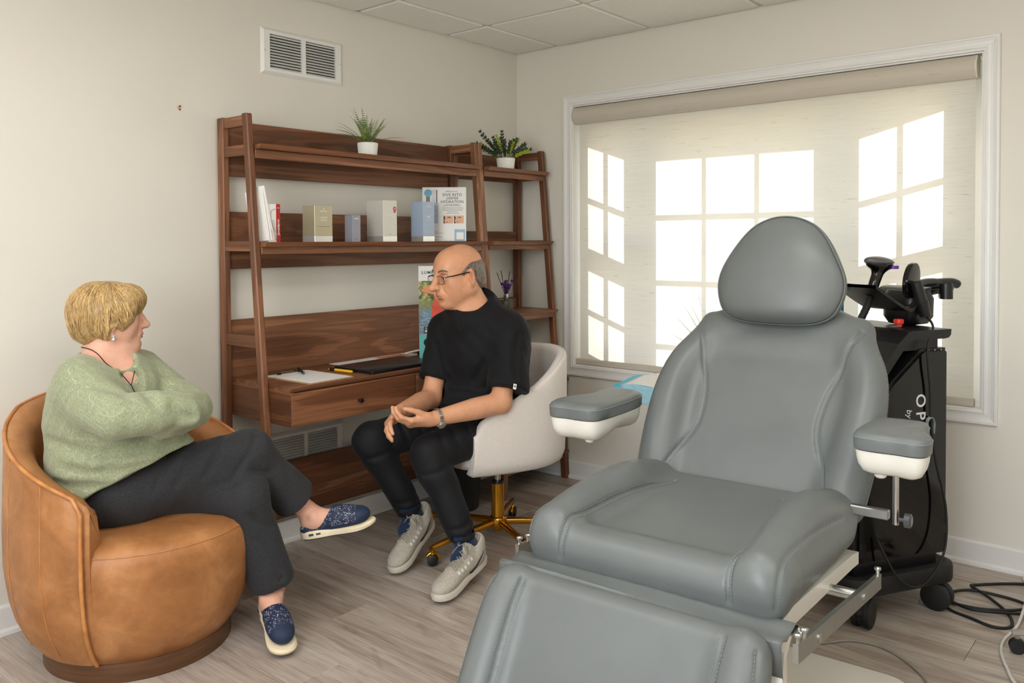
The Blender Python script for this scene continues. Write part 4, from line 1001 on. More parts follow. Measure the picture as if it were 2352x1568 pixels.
    for y in (-1, 1):
        ring = []
        for k in range(28):
            a = 2 * math.pi * k / 28; ca, sa = math.cos(a), math.sin(a); yy = 0.0345 + 0.0265 * math.copysign(abs(ca) ** 0.55, ca); zz = -0.002 + 0.0165 * math.copysign(abs(sa) ** 0.55, sa)
            ring.append(TL(0.1035 - 0.10 * max(0, yy - 0.02) ** 1.3, y * yy, zz))
        MB().tube(ring, 0.0011, 6, closed=True).build('rim', 'metal_dark', g, smooth=80)
        lens = MB(); lens.add(ring, [tuple(range(28))]); lens.build('lens', 'lens_clear', g)
        MB().tube([TL(0.098, y * 0.0595, 0.008), TL(0.090, y * 0.0705, 0.010), TL(0.070, y * 0.0755, 0.010), TL(0.01, y * 0.0815, 0.012), TL(-0.010, y * 0.0835, 0.012), TL(-0.030, y * 0.083, -0.004)], [0.0016, 0.0022, 0.0026, 0.0024, 0.0024, 0.0018], 6).build('temple_arm', 'metal_dark', g, smooth=80)
    MB().tube(cr([TL(0.1025, -0.010, 0.004), TL(0.107, 0, 0.008), TL(0.1025, 0.010, 0.004)], 4), 0.0012, 6).build('bridge', 'metal_silver', g, smooth=80)
    # scrub top
    top = [ell(che + A(-0.005, 0, 0.03), (0.133, 0.178, 0.195), 0.08, R=rotz(8)), ell(pel + A(-0.015, 0, 0.06), (0.150, 0.182, 0.150), 0.09, R=rotz(5)), cone(nb + A(0.020, 0.0, -0.035), shL + A(0.0, 0.015, -0.022), 0.080, 0.078, 0.06), cone(nb + A(0.020, 0, -0.035), shR + A(-0.005, -0.01, -0.02), 0.080, 0.076, 0.06), ell((-1.105, -0.765, 0.86), (0.135, 0.185, 0.185), 0.08)]
    top += [ell((-1.185, -0.735, 0.66), (0.155, 0.165, 0.085), 0.06), ell((-1.03, -0.745, 0.60), (0.12, 0.165, 0.09), 0.06)]
    for sh, el, o_ in ((shL, elL, A(0.018, -0.012, 0)), (shR, elR, A(0.004, 0.004, 0))):
        e = sh + (el - sh) * (0.80 if o_[1] < 0 else 0.68) + o_; top += [cone(sh + A(0.0, 0, -0.02), e, 0.066, 0.090 if o_[1] < 0 else 0.076, 0.05)]
    top += [cone(nb + A(0.035, -0.005, 0.005), nb + A(-0.02, 0, -0.06), 0.080, 0.090, 0.05)]
    # tilted neckline and short V notch
    fr_, bk_ = A(-1.307, -0.784, 1.040), A(-1.117, -0.757, 1.132); ax0 = (fr_ - bk_) / np.linalg.norm(fr_ - bk_); nn = np.cross(ax0, (0.0, 1.0, 0.0)); nn = nn if nn[2] > 0 else -nn; nn /= np.linalg.norm(nn)
    neckcut = lambda dz, k: rbox((fr_ + bk_) / 2 + nn * (0.10 + dz), (0.106, 0.086, 0.10), 0.07, k, 's', R=np.stack([ax0, np.cross(nn, ax0), nn], 1))
    vq, _ = surf_proj(top, [(-1.307, -0.784, 1.030), (-1.335, -0.782, 0.99), (-1.353, -0.779, 0.955)])
    top += [neckcut(-0.020, 0.004)] + chain([tuple(q) for q in vq], [0.013, 0.008, 0.003], 0.004, 's')
    # folds
    top += creases(top, [[(-1.32, -0.74, 0.74), (-1.24, -0.84, 0.71), (-1.12, -0.93, 0.70)], [(-1.33, -0.72, 0.69), (-1.24, -0.84, 0.665), (-1.10, -0.93, 0.655)], [(-1.24, -0.90, 0.90), (-1.28, -0.86, 0.82), (-1.29, -0.82, 0.76)], [(-1.31, -0.62, 0.90), (-1.33, -0.66, 0.82), (-1.33, -0.70, 0.76)], [(-1.10, -0.94, 0.73), (-1.00, -0.92, 0.72), (-0.92, -0.82, 0.73)], [(-1.12, -0.94, 0.66), (-1.02, -0.92, 0.65), (-0.92, -0.82, 0.66)], [(-1.18, -0.97, 0.95), (-1.22, -0.99, 0.87), (-1.25, -1.01, 0.79)]], 0.006, 0.03)
    for a, b, r_ in (((-1.05, -0.93, 0.625), (-0.93, -0.83, 0.64), 0.014), ((-1.06, -0.92, 0.69), (-0.94, -0.82, 0.715), 0.010)): top.append(cone(a, b, r_, r_, 0.035))
    w1 = waves(11, 0.0022, 26); w2 = waves(12, 0.0012, 55)
    for sh, el, o_, fr0, hw in ((shL, elL, A(0.012, -0.040, 0), 0.83, 0.118), (shR, elR, A(-0.010, 0.040, 0), 0.74, 0.098)):
        dv = (el - sh) / np.linalg.norm(el - sh); hx = np.array((1.0, 0, 0)); hx -= dv * (hx @ dv); hx /= np.linalg.norm(hx); c = sh + (el - sh) * fr0 + o_
        top.append(rbox(c + dv * 0.050, (hw, 0.110, 0.050), 0.006, 0.004, 's', R=np.stack([hx, np.cross(dv, hx), dv], 1)))
    sdf_obj('scrub_top', top, 0.0046, 'scrub_black', root, org, disp=lambda X: w1(X) + w2(X), dmax=0.006)
    # undershirt showing in the neck opening
    us = [ell(che + A(-0.005, 0, 0.03), (0.127, 0.170, 0.189), 0.08, R=rotz(8)), cone(nb + A(0.020, 0.0, -0.035), shL + A(0.0, 0.015, -0.022), 0.074, 0.070, 0.06), cone(nb + A(0.020, 0, -0.035), shR + A(-0.005, -0.01, -0.02), 0.074, 0.068, 0.06), cone(nb + A(0.035, -0.005, 0.0), nb + A(-0.02, 0, -0.06), 0.074, 0.084, 0.05), neckcut(-0.014, 0.004)]
    sdf_obj('undershirt', us, 0.005, 'scrub_black', root, org)
    # trousers
    tr = [ell(pel + A(0.01, 0, -0.02), (0.150, 0.178, 0.115), 0.05)]; cr_l = []
    for hp, kn, an, s_ in ((hpL, knL, anL, 1), (hpR, knR, anR, -1)):
        mid = hp * 0.5 + kn * 0.5 + A(0, 0, 0.005); calf = kn * 0.62 + an * 0.38 + A(0.018, 0, 0); hem = kn * 0.06 + an * 0.94 + A(0, 0, 0.012)
        tr += chain([hp, mid, kn + A(0.03, 0, 0.004)], [0.098, 0.088, 0.076], 0.05) + chain([kn + A(0.02, 0, 0.0), kn + (calf - kn) * 0.5, calf, hem], [0.073, 0.070, 0.066, 0.056], 0.03)
        ax = (an - kn) / np.linalg.norm(an - kn); tr += [dict(cone(an - ax * 0.035, an + ax * 0.06, 0.046, 0.050, 0.004), op='s')]
        cr_l += [[tuple(kn * (1 - u) + an * u + A(-0.07, -0.02, -0.015)), tuple(kn * (1 - u) + an * u + A(-0.02, -0.07, 0.0)), tuple(kn * (1 - u) + an * u + A(0.06, -0.05, 0.02))] for u in (0.78, 0.88, 0.15)]
        cr_l += [[tuple(hp * (1 - u) + kn * u + A(0.02, -0.09, -0.02)), tuple(hp * (1 - u) + kn * u + A(0.0, -0.07, 0.06)), tuple(hp * (1 - u) + kn * u + A(0.03, 0.0, 0.09))] for u in (0.45, 0.62, 0.78, 0.92)]
    tr += creases(tr, cr_l, 0.004, 0.02)
    w3 = waves(21, 0.0020, 34)
    sdf_obj('trousers', tr, 0.0046, 'trouser_black', root, org, disp=w3, dmax=0.005)
    # socks
    for an, kn in ((anL, knL), (anR, knR)):
        ax = (kn - an) / np.linalg.norm(kn - an); sdf_obj('sock', [cone(an - ax * 0.02, an + ax * 0.07, 0.042, 0.041, 0.01), cone(an - ax * 0.02, an + A(-0.05, -0.02, -0.05), 0.042, 0.036, 0.02)], 0.004, 'sock_navy', root, org)
    # wristwatch on the left wrist
    wt = bpy.data.objects.new('wristwatch', None); COL.objects.link(wt); wt.parent = root; wt['label'] = 'steel wristwatch with link bracelet'
    ax = Vector((wrL - elL) / np.linalg.norm(wrL - elL)); c = Vector(wrL - org) - ax * 0.030; b1 = ax.cross(Vector((0, 0, 1))).normalized(); b2 = b1.cross(ax)
    for k in range(22):
        a = 2 * math.pi * (k + 0.5) / 22
        if 3.6 < a < 4.25: continue
        d = b1 * math.cos(a) + b2 * math.sin(a); tdir = -b1 * math.sin(a) + b2 * math.cos(a); m = MB(); m.tf = frame(c + d * 0.0350, ax, tdir); m.box((-0.0080, -0.0046, -0.0015), (0.0080, 0.0046, 0.0016), 0.0012); m.build('link', 'metal_silver', wt)
    a = 3.93; d = b1 * math.cos(a) + b2 * math.sin(a)
    m = MB(); m.tf = frame(c + d * 0.0350, ax, -b1 * math.sin(a) + b2 * math.cos(a)); m.lathe([(0.0, -0.003), (0.0165, -0.003), (0.0178, 0.001), (0.0175, 0.005), (0.0150, 0.0065), (0.0, 0.0066)], n=28); m.cyl((0.017, 0, 0.002), (0.021, 0, 0.002), 0.0026, 10); wc = m.build('watch_case', 'metal_silver', wt, smooth=35)
    m = MB(); m.tf = frame(c + d * 0.0350, ax, -b1 * math.sin(a) + b2 * math.cos(a)); m.lathe([(0.0, 0.0070), (0.0142, 0.0070), (0.0142, 0.0064), (0.0, 0.0064)], n=28); m.build('watch_dial', 'watch_face', wc)
    # sleeve label tag
    sd = (elL - shL) / np.linalg.norm(elL - shL)
    q_, g_ = surf_proj(top, [shL + (elL - shL) * 0.775 + A(-0.050, -0.110, 0)], 0.0012); p = q_[0] - org; nz = g_[0]; hx = np.cross(-sd, nz)
    m = MB(); m.tf = frame(p, hx, tuple(-sd)); m.box((-0.0065, -0.012, -0.001), (0.0065, 0.010, 0.0012)); tg = m.build('sleeve_tag', 'tag_white', root)
    m = MB(); m.tf = frame(p, hx, tuple(-sd)); m.lathe([(0.0036, 0.0013), (0.0036, 0.0018), (0.0024, 0.0018), (0.0024, 0.0013)], n=14); m.build('tag_mark', 'knob_black', tg)
    return root, org, dict(anL=anL, anR=anR, knL=knL, knR=knR)
plain('watch_face', rgb(176, 172, 164), 0.2, 0.3, nscale=200, namt=0.2); plain('tag_white', rgb(228, 228, 226), 0.6, nscale=50)
gl = NT('lens_clear'); tr = gl.n('BsdfTransparent'); tr.inputs[0].default_value = (0.84, 0.82, 0.80, 1); gs = gl.n('BsdfGlossy'); gs.inputs['Roughness'].default_value = 0.03
mx = gl.n('MixShader'); mx.inputs[0].default_value = 0.07; gl.l(tr.outputs[0], mx.inputs[1]); gl.l(gs.outputs[0], mx.inputs[2]); gl.l(mx.outputs[0], gl.out.inputs[0]); M['lens_clear'] = gl.m
MAN, MANO, MJ = build_man()
# ------------------------------------------------------------------ shoes
plain('sneaker_knit', rgb(176, 168, 154), 0.85, nscale=160, namt=0.16, bump=0.4, bscale=500); plain('sneaker_sole', rgb(206, 199, 184), 0.6, nscale=20, namt=0.03); plain('lace_grey', rgb(150, 146, 132), 0.8, nscale=200); plain('lace_white', rgb(226, 226, 222), 0.6, nscale=100); plain('swoosh_dark', rgb(34, 34, 38), 0.5, nscale=60)
plain('sole_cream', rgb(226, 210, 178), 0.6, nscale=20, namt=0.03); plain('outsole_dark', rgb(62, 58, 56), 0.7, nscale=40)
def mk_navy():
    t = NT('navy_floral'); v = t.coord()
    w = t.n('TexVoronoi'); w.feature = 'F1'; w.inputs['Scale'].default_value = 210; t.l(v, w.inputs['Vector'])
    m1 = t.ramp(w.outputs['Distance'], [(0.30, (1, 1, 1, 1)), (0.42, (0, 0, 0, 1))]); m2 = t.ramp(t.noise(v, 90, 2), [(0.46, (0, 0, 0, 1)), (0.54, (1, 1, 1, 1))])
    c = t.mix(t.mix(1.0, m1, m2, 'MULTIPLY'), rgb(24, 36, 62), rgb(176, 182, 200)); M['navy_floral'] = t.set(c, 0.6)
    plain('navy_suede', rgb(22, 40, 68), 0.7, nscale=60, namt=0.1)
mk_navy()
def shoe_frame(toe, heel):
    toe, heel = np.array(toe, float), np.array(heel, float); x = toe - heel; L = np.linalg.norm(x); x /= L; y = np.cross((0, 0, 1), x); y /= np.linalg.norm(y); z = np.cross(x, y); return np.stack([x, y, z], 1), heel, L
def outline(u):
    """half widths (left,right) at u in 0..1 heel->toe"""
    w = lerp(u, [0, 0.03, 0.10, 0.25, 0.45, 0.65, 0.78, 0.88, 0.95, 0.985, 1.0], [0.006, 0.020, 0.030, 0.034, 0.034, 0.043, 0.046, 0.042, 0.031, 0.019, 0.006]); return w
def sole_mesh(par, R, T, L, layers, mat, name, org):
    m = MB(); us = [0, 0.012, 0.03, 0.06, 0.1, 0.17, 0.25, 0.35, 0.45, 0.55, 0.65, 0.72, 0.78, 0.83, 0.88, 0.92, 0.95, 0.972, 0.988, 1.0]; rings = []
    for ins, zf in layers:
        ring = [(u * L * (1 - 2 * ins / L) + ins, max(0.001, outline(u) - ins), zf(u)) for u in us] + [(u * L * (1 - 2 * ins / L) + ins, -max(0.001, outline(u) - ins), zf(u)) for u in us[::-1]]
        rings.append([tuple(R @ np.array(p) + T - org) for p in ring])
    m.grid(rings, closed_u=True, cap=True); return m.build(name, mat, par, smooth=45)
def sneaker(root, org, toe, heel, ankle, side):
    R, T, L = shoe_frame(toe, heel); A = lambda *p: np.array(p, float); up = lambda *p: tuple(R @ A(*p) + T)
    rise = lambda u: 0.012 * max(0, (u - 0.72) / 0.28) ** 2
    pr = [ell((0.055, 0, 0.060), (0.050, 0.034, 0.050), 0.03), ell((0.14, 0, 0.050), (0.095, 0.038, 0.046), 0.04), ell((L - 0.067, 0, 0.044), (0.066, 0.044, 0.030), 0.04), cone((0.055, 0, 0.07), (0.040, 0, 0.105), 0.036, 0.036, 0.02), cone((0.125, 0, 0.080), (0.092, 0, 0.118), 0.026, 0.022, 0.02), ell((0.06, 0, 0.135), (0.042, 0.028, 0.045), 0.006, 's'), plane((0, 0, -1), (0, 0, 0.02), 0.003)]
    pr = xform(pr, np.eye(3), (0, 0, 0), 1.0)
    sh = sdf_obj('shoe', xform(pr, R, T), 0.0034, 'sneaker_knit', root, org, label='grey knit running shoe')
    sole_mesh(sh, R, T, L + 0.004, [(0.008, lambda u: 0.0 + rise(u)), (0.001, lambda u: 0.004 + rise(u)), (-0.001, lambda u: 0.018 + 0.008 * (1 - u) + rise(u)), (0.003, lambda u: lerp(u, [0, 0.2, 0.6, 1], [0.040, 0.036, 0.030, 0.030]) + rise(u))], 'sneaker_sole', 'sole', org)
    inv = None
    prim = xform(pr, R, T)
    def surf(x, y, z0=0.14):      # height of the upper at (x,y) in shoe space, by marching down
        z = z0
        for _ in range(60):
            d = float(field(prim, np.array([up(x, y, z)], F32))[0])
            if d < 0.0006: break
            z -= max(d * 0.7, 0.0004)
        return z
    for i, x in enumerate((0.115, 0.136, 0.157, 0.178, 0.198)):
        zc = [surf(x + dx, yy) + 0.0022 for dx, yy in ((0.006, -0.026), (0.0, -0.012), (-0.004, 0.0), (0.0, 0.012), (0.006, 0.026))]
        pts = [up(x + dx, yy, z) for (dx, yy), z in zip(((0.006, -0.026), (0.0, -0.012), (-0.004, 0.0), (0.0, 0.012), (0.006, 0.026)), zc)]
        pts2 = [up(x + dx, yy, z + 0.001) for (dx, yy), z in zip(((-0.006, -0.026), (0.0, -0.012), (0.006, 0.0), (0.012, 0.012), (0.016, 0.024)), zc)]
        m = MB(); m.tube([np.array(p) - org for p in cr(pts, 3)], 0.0021, 6); m.tube([np.array(p) - org for p in cr(pts2, 3)], 0.0021, 6); m.build('lace', 'lace_grey', sh, smooth=80)
        for sy in (-1, 1):
            z = surf(x + 0.006, sy * 0.029) + 0.0008; z2 = surf(x + 0.004, sy * 0.037) + 0.0008; m = MB(); m.tf = frame(np.array(up(x + 0.006, sy * 0.0325, (z + z2) / 2)) - org, R @ A(1, 0, 0), np.array(up(x + 0.004, sy * 0.037, z2)) - np.array(up(x + 0.006, sy * 0.029, z))); m.box((-0.005, -0.006, -0.0008), (0.005, 0.006, 0.0012)); m.build('lace_loop', 'lace_white', sh)
    m = MB(); zb = surf(0.10, 0) + 0.003
    for sy in (-1, 1):
        m.tube(cr([np.array(up(0.103, 0, zb)) - org, np.array(up(0.110, sy * 0.014, zb + 0.012)) - org, np.array(up(0.122, sy * 0.024, zb + 0.004)) - org, np.array(up(0.112, sy * 0.010, zb - 0.002)) - org], 4), 0.0016, 6)
        m.tube(cr([np.array(up(0.105, 0, zb)) - org, np.array(up(0.125, sy * 0.02, zb)) - org, np.array(up(0.150, sy * 0.034, zb - 0.02)) - org], 4), 0.0016, 6)
    m.build('lace_bow', 'lace_grey', sh, smooth=80)
    for sy in (-1, 1):                                       # tick mark on both sides of the upper
        crv = [(0.150, 0.040, 0.0040), (0.132, 0.034, 0.0075), (0.112, 0.038, 0.0062), (0.092, 0.050, 0.0045), (0.070, 0.066, 0.0026), (0.050, 0.082, 0.0008)]
        rows = []
        for x, z, w in cr(crv, 5):
            r = []
            for dz in (-w, w):
                y = 0.06
                for _ in range(50):
                    d = float(field(prim, np.array([up(x, sy * y, z + dz)], F32))[0])
                    if d < 0.0007: break
                    y -= max(d * 0.7, 0.0004)
                r.append(np.array(up(x, sy * (y + 0.0006), z + dz)) - org)
            rows.append(r)
        m = MB(); m.grid(rows + [], False); m.grid([[np.array(p) + (R @ A(0, sy * 0.0008, 0)) for p in r] for r in rows]); m.build('side_mark', 'swoosh_dark', sh)
    return sh
def clog(root, org, toe, heel, side):
    R, T, L = shoe_frame(toe, heel); A = lambda *p: np.array(p, float)
    rise = lambda u: 0.010 * max(0, (u - 0.70) / 0.30) ** 2
    pr = [ell((0.205, 0, 0.052), (0.058, 0.043, 0.034), 0.03), ell((0.14, 0, 0.060), (0.055, 0.040, 0.040), 0.04), cone((0.03, 0, 0.040), (0.12, 0, 0.044), 0.031, 0.034, 0.02), plane((0, 0, -1), (0, 0, 0.015), 0.003), dict(cone((0.02, 0, 0.098), (0.075, 0, 0.100), 0.052, 0.050, 0.006), op='s'), plane((-0.8, 0, 0.6), (0.085, 0, 0.085), 0.004) if False else ell((0.045, 0, 0.10), (0.075, 0.045, 0.052), 0.006, 's')]
    def mf(c):
        q = (c - T) @ R; return np.where((q[:, 0] > 0.218) | ((q[:, 2] < 0.040) & (q[:, 0] > 0.09)) | (np.abs(q[:, 1]) < 0.008) & (q[:, 0] < 0.17), 1, 0)
    sh = sdf_obj('shoe', xform(pr, R, T), 0.0032, ('navy_floral', 'navy_suede'), root, org, matfn=mf, label='navy speckled slip-on clog')
    sole_mesh(sh, R, T, L, [(0.006, lambda u: 0.003 + rise(u)), (0.000, lambda u: 0.006 + rise(u)), (-0.002, lambda u: 0.014 + 0.014 * (1 - u) + rise(u)), (0.003, lambda u: lerp(u, [0, 0.25, 0.6, 1], [0.046, 0.033, 0.022, 0.022]) + rise(u))], 'sole_cream', 'sole', org)
    sole_mesh(sh, R, T, L - 0.006, [(0.008, lambda u: 0.0 + rise(u)), (0.003, lambda u: 0.001 + rise(u)), (0.003, lambda u: 0.0055 + rise(u))], 'outsole_dark', 'outsole', org)
    for x in (0.045, 0.072):
        for sy in (-1, 1):
            m = MB(); m.tf = frame(R @ A(x, sy * 0.0345, 0.021) + T - org, R @ A(1, 0, 0), R @ A(0, 0, 1)); m.box((-0.009, -0.004, -0.0015), (0.009, 0.004, 0.0015), 0.001); m.build('sole_window', 'outsole_dark', sh)
    return sh
sneaker(MAN, MANO, (-1.692, -1.000, 0.004), (-1.382, -0.965, 0.072), None, 1)
sneaker(MAN, MANO, (-1.610, -0.676, 0.004), (-1.325, -0.610, 0.128), None, -1)

# ------------------------------------------------------------------ the seated woman in the green sweater
def mk_blonde():
    t = NT('hair_blonde'); n = t.noise(t.coord((1, 1, 1)), 9, 2, 0.5); f = t.noise(t.coord((170, 170, 60)), 1.0, 4, 0.7, 0.5)
    c = t.ramp(f, [(0.28, rgb(150, 116, 74)), (0.46, rgb(192, 158, 106)), (0.62, rgb(216, 186, 134)), (0.78, rgb(234, 212, 168))])
    c = t.mix(0.5, c, t.ramp(n, [(0.35, (0.72, 0.68, 0.62, 1)), (0.65, (1.1, 1.08, 1.04, 1))]), 'MULTIPLY')
    at = t.n('Attribute', attribute_name='Col'); c = t.mix(1.0, c, at.outputs['Color'], 'MULTIPLY')
    t.bump(f, 0.3, 0.001); M['hair_blonde'] = t.set(c, 0.42, 0, 0.4)
mk_blonde()
plain('cord_black', rgb(28, 24, 22), 0.7, nscale=100); plain('bead_green', rgb(60, 150, 120), 0.3, nscale=50); plain('bead_red', rgb(190, 84, 70), 0.3, nscale=50); plain('bead_blue', rgb(80, 150, 190), 0.3, nscale=50); plain('bead_yellow', rgb(206, 190, 90), 0.3, nscale=50); plain('crystal', rgb(196, 214, 222), 0.08, 0.2, nscale=80)
def build_woman():
    org = np.array((-2.55, -0.42, 0.0)); A = lambda *p: np.array(p, float)
    root = thing('person', 'woman with short blonde hair and sage green sweater seated in the tan chair, legs crossed', 'person', org)
    pel, che, nb = A(-2.565, -0.430, 0.565), A(-2.605, -0.435, 0.78), A(-2.612, -0.405, 0.965)
    shR, shL = A(-2.732, -0.500, 0.915), A(-2.468, -0.335, 0.905)
    elR, elL = A(-2.708, -0.690, 0.828), A(-2.415, -0.600, 0.796)
    wrR, wrL = A(-2.510, -0.735, 0.822), A(-2.560, -0.680, 0.775)
    hpR, hpL = A(-2.630, -0.480, 0.535), A(-2.490, -0.370, 0.535)
    knR, knL = A(-2.235, -0.635, 0.620), A(-2.285, -0.690, 0.490)
    anR, anL = A(-2.015, -0.665, 0.365), A(-2.185, -0.705, 0.140)
    heelR, toeR = A(-2.030, -0.655, 0.262), A(-1.860, -0.865, 0.315)
    heelL, toeL = A(-2.190, -0.655, 0.070), A(-2.283, -0.912, 0.004)
    SC = 0.89; Rh = rotz(-16) @ roty(3); Th = A(-2.592, -0.410, 1.103)
    body = xform(head_prims(True), Rh, Th, SC)
    body += [cone(Rh @ A(-0.030, 0, -0.045) + Th, nb, 0.056, 0.060, 0.03), cone(Rh @ A(0.025, 0, -0.088) + Th, nb + A(0.03, -0.03, -0.02), 0.032, 0.040, 0.035), ell(Rh @ A(0.035, 0, -0.10) + Th, (0.045, 0.04, 0.025), 0.03, R=Rh)]
    body += [cone(nb, shR, 0.050, 0.045, 0.05), cone(nb, shL, 0.050, 0.045, 0.05), ell(che, (0.13, 0.14, 0.17), 0.06), ell(pel, (0.15, 0.15, 0.10), 0.06), ell(nb + A(0.05, -0.06, -0.06), (0.07, 0.07, 0.05), 0.04)]
    for s_, e_, w_ in ((shR, elR, wrR), (shL, elL, wrL)): body += chain([s_, e_, w_], [0.045, 0.040, 0.026], 0.03)
    for h_, k_, a_ in ((hpR, knR, anR), (hpL, knL, anL)): body += chain([h_, k_, k_ * 0.6 + a_ * 0.4, a_ * 0.97 + k_ * 0.03], [0.070, 0.048, 0.046, 0.0325], 0.03)
    for a_, he, to in ((anR, heelR, toeR), (anL, heelL, toeL)):
        Rf, Tf, L = shoe_frame(to, he); f = lambda *p: Rf @ A(*p) + Tf
        body += [cone(a_, f(0.062, 0, 0.060), 0.0325, 0.034, 0.02), ell(f(0.040, 0, 0.054), (0.030, 0.027, 0.028), 0.02, R=Rf), cone(f(0.075, 0, 0.070), f(0.17, 0, 0.050), 0.032, 0.026, 0.03), cone(f(0.03, 0, 0.06), a_, 0.018, 0.018, 0.02)]
        for sy in (-1, 1): body.append(ell(f(0.064, sy * 0.031, 0.088), (0.012, 0.008, 0.012), 0.015, R=Rf))
    # folded arms: hands tucked away but modelled
    h1, _ = hand_prims(wrR + A(-0.03, 0.01, -0.01), (0.10, 0.95, -0.25), (-0.6, 0.6, 0.1), (0, 0, 1), [(20, 30, 20)] * 4, 0.85, sc=0.9); h2, _ = hand_prims(wrL + A(0, 0.02, 0.02), (-0.45, 0.85, 0.10), (0.1, 0.9, 0.1), (0, 0, 1), [(20, 30, 20)] * 4, 0.85, sc=0.9)
    body += h1 + h2
    sdf_obj('body', body, 0.0034, 'skin_woman', root, org, paint=skin_paint(Rh, Th, SC, True))
    eyes(root, Rh, Th, org, 'iris_blue', (1, 0.05, -0.03), SC)
    # hair
    hp = [ell((-0.034, 0, 0.036), (0.116, 0.098, 0.096), 0.03), ell((-0.078, 0, -0.030), (0.062, 0.078, 0.074), 0.04), ell((0.052, 0, 0.066), (0.060, 0.080, 0.054), 0.04)]
    for y in (-1, 1): hp += [ell((0.004, y * 0.070, 0.010), (0.060, 0.034, 0.066), 0.03), ell((-0.020, y * 0.072, -0.045), (0.036, 0.024, 0.040), 0.025)]
    hp += [ell((0.100, 0, -0.068), (0.076, 0.15, 0.073), 0.010, 's')]
    for y in (-1, 1): hp += [ell((0.004, y * 0.098, -0.062), (0.024, 0.03, 0.030), 0.008, 's')]
    wv2 = waves(32, 0.0022, 45, 6)
    hair = sdf_obj('hair', xform(hp, Rh, Th, SC), 0.0030, 'hair_blonde', root, org, disp=wv2, dmax=0.008, paint=lambda q: np.full((len(q), 4), 0.8))
    rs = np.random.RandomState(4); prim = xform(hp, Rh, Th, SC); m = MB(); cols = []
    NL = 760; specs = []
    for i in range(NL):
        side = -1 if i % 4 else 1; az = rs.uniform(8, 178)
        if az < 60: e1 = rs.uniform(4, 26); a1 = az + rs.uniform(-22, 4)
        elif az < 105: e1 = rs.uniform(-28, 8); a1 = az - rs.uniform(4, 26)
        else: e1 = rs.uniform(-46, -14); a1 = az + rs.uniform(-12, 10)
        a0 = az + rs.uniform(-10, 30); e0 = rs.uniform(40, 84); specs.append((side, a0, a1, e0, e1))
    K = 10; Q = np.zeros((NL, K, 3))
    for i, (side, a0, a1, e0, e1) in enumerate(specs):
        for k in range(K):
            u = k / (K - 1); a = math.radians(a0 + (a1 - a0) * u ** 1.2); e = math.radians(e0 + (e1 - e0) * u); Q[i, k] = (math.cos(e) * math.cos(a) - 0.03, side * math.cos(e) * math.sin(a), math.sin(e) + 0.02)
    Dn = Q / np.linalg.norm(Q, axis=-1, keepdims=True); ts = np.linspace(0.04, 0.20, 54)
    P3 = (ts[None, None, :, None] * Dn[:, :, None, :]) @ Rh.T * SC + Th; f = field(prim, P3.reshape(-1, 3).astype(F32)).reshape(NL, K, len(ts))
    T = np.array([[ts[max(np.nonzero(f[i, k] < 0)[0].max() if (f[i, k] < 0).any() else 20, 1)] for k in range(K)] for i in range(NL)])
    for i in range(NL):
        lift = rs.uniform(0.001, 0.006); flick = rs.uniform(-0.004, 0.010)
        off = np.array([-0.002 + lift * math.sin(math.pi * k / (K - 1)) + flick * (k / (K - 1)) ** 3 for k in range(K)])
        t_ = np.minimum(T[i], np.median(T[i]) + 0.02); pts = ((t_ + off)[:, None] * Dn[i]) @ Rh.T * SC + Th - org
        w_ = rs.uniform(0.0013, 0.0036); n0 = len(m.v); m.tube([tuple(p) for p in cr(pts, 2)], [w_ * v for v in (0.25, 0.7, 0.95, 1, 1, 1, 0.9, 0.7, 0.4, 0.08)], 6, flat=0.45)
        g = rs.uniform(0.68, 1.12); cols += [(g, g * rs.uniform(0.95, 1.0), g * rs.uniform(0.86, 1.0), 1)] * (len(m.v) - n0)
    lk = m.build('hair_locks', 'hair_blonde', hair, smooth=180); ca = lk.data.color_attributes.new('Col', 'FLOAT_COLOR', 'POINT'); ca.data.foreach_set('color', np.array(cols, F32).ravel()); lk['kind'] = 'stuff'
    for y in (-1, 1):
        pts = [Rh @ (A(x_, y * y_, z_) * SC) + Th - org for x_, y_, z_ in ((0.0935, 0.014, 0.029), (0.091, 0.026, 0.034), (0.082, 0.040, 0.034))]; MB().tube(cr(pts, 5), 0.0018, 6).build('eyebrow', 'hair_blonde', root, smooth=80)
    # sweater
    L_ = A(0.848, 0.53, 0); Fv = A(0.53, -0.848, 0)
    top = [ell(che + A(0, 0, 0.02), (0.165, 0.185, 0.185), 0.08, R=rotz(-58)), ell(A(-2.655, -0.425, 0.78), (0.140, 0.155, 0.200), 0.08), ell(A(-2.570, -0.470, 0.650), (0.195, 0.200, 0.130), 0.08, R=rotz(-50)), ell(A(-2.600, -0.455, 0.570), (0.200, 0.185, 0.090), 0.06, R=rotz(-40)), ell(A(-2.660, -0.445, 0.660), (0.145, 0.150, 0.090), 0.05)]
    top += [cone(nb + A(-0.01, 0.0, -0.035), shR + A(0, 0, -0.02), 0.066, 0.070, 0.06), cone(nb + A(0, 0.0, -0.035), shL + A(0, 0, -0.02), 0.062, 0.066, 0.06)]
    top += chain([shR, shR * 0.5 + elR * 0.5 + A(-0.01, 0.0, -0.01), elR, elR * 0.5 + wrR * 0.5 + A(0.0, -0.01, 0.005), wrR], [0.076, 0.076, 0.070, 0.064, 0.052], 0.04)
    top += chain([shL, elL * 0.5 + shL * 0.5, elL, wrL], [0.068, 0.064, 0.064, 0.050], 0.04)
    top += [ell(A(-2.475, -0.560, 0.635), (0.085, 0.110, 0.045), 0.05, R=rotz(-35)), ell(A(-2.470, -0.520, 0.60), (0.10, 0.09, 0.05), 0.05)]
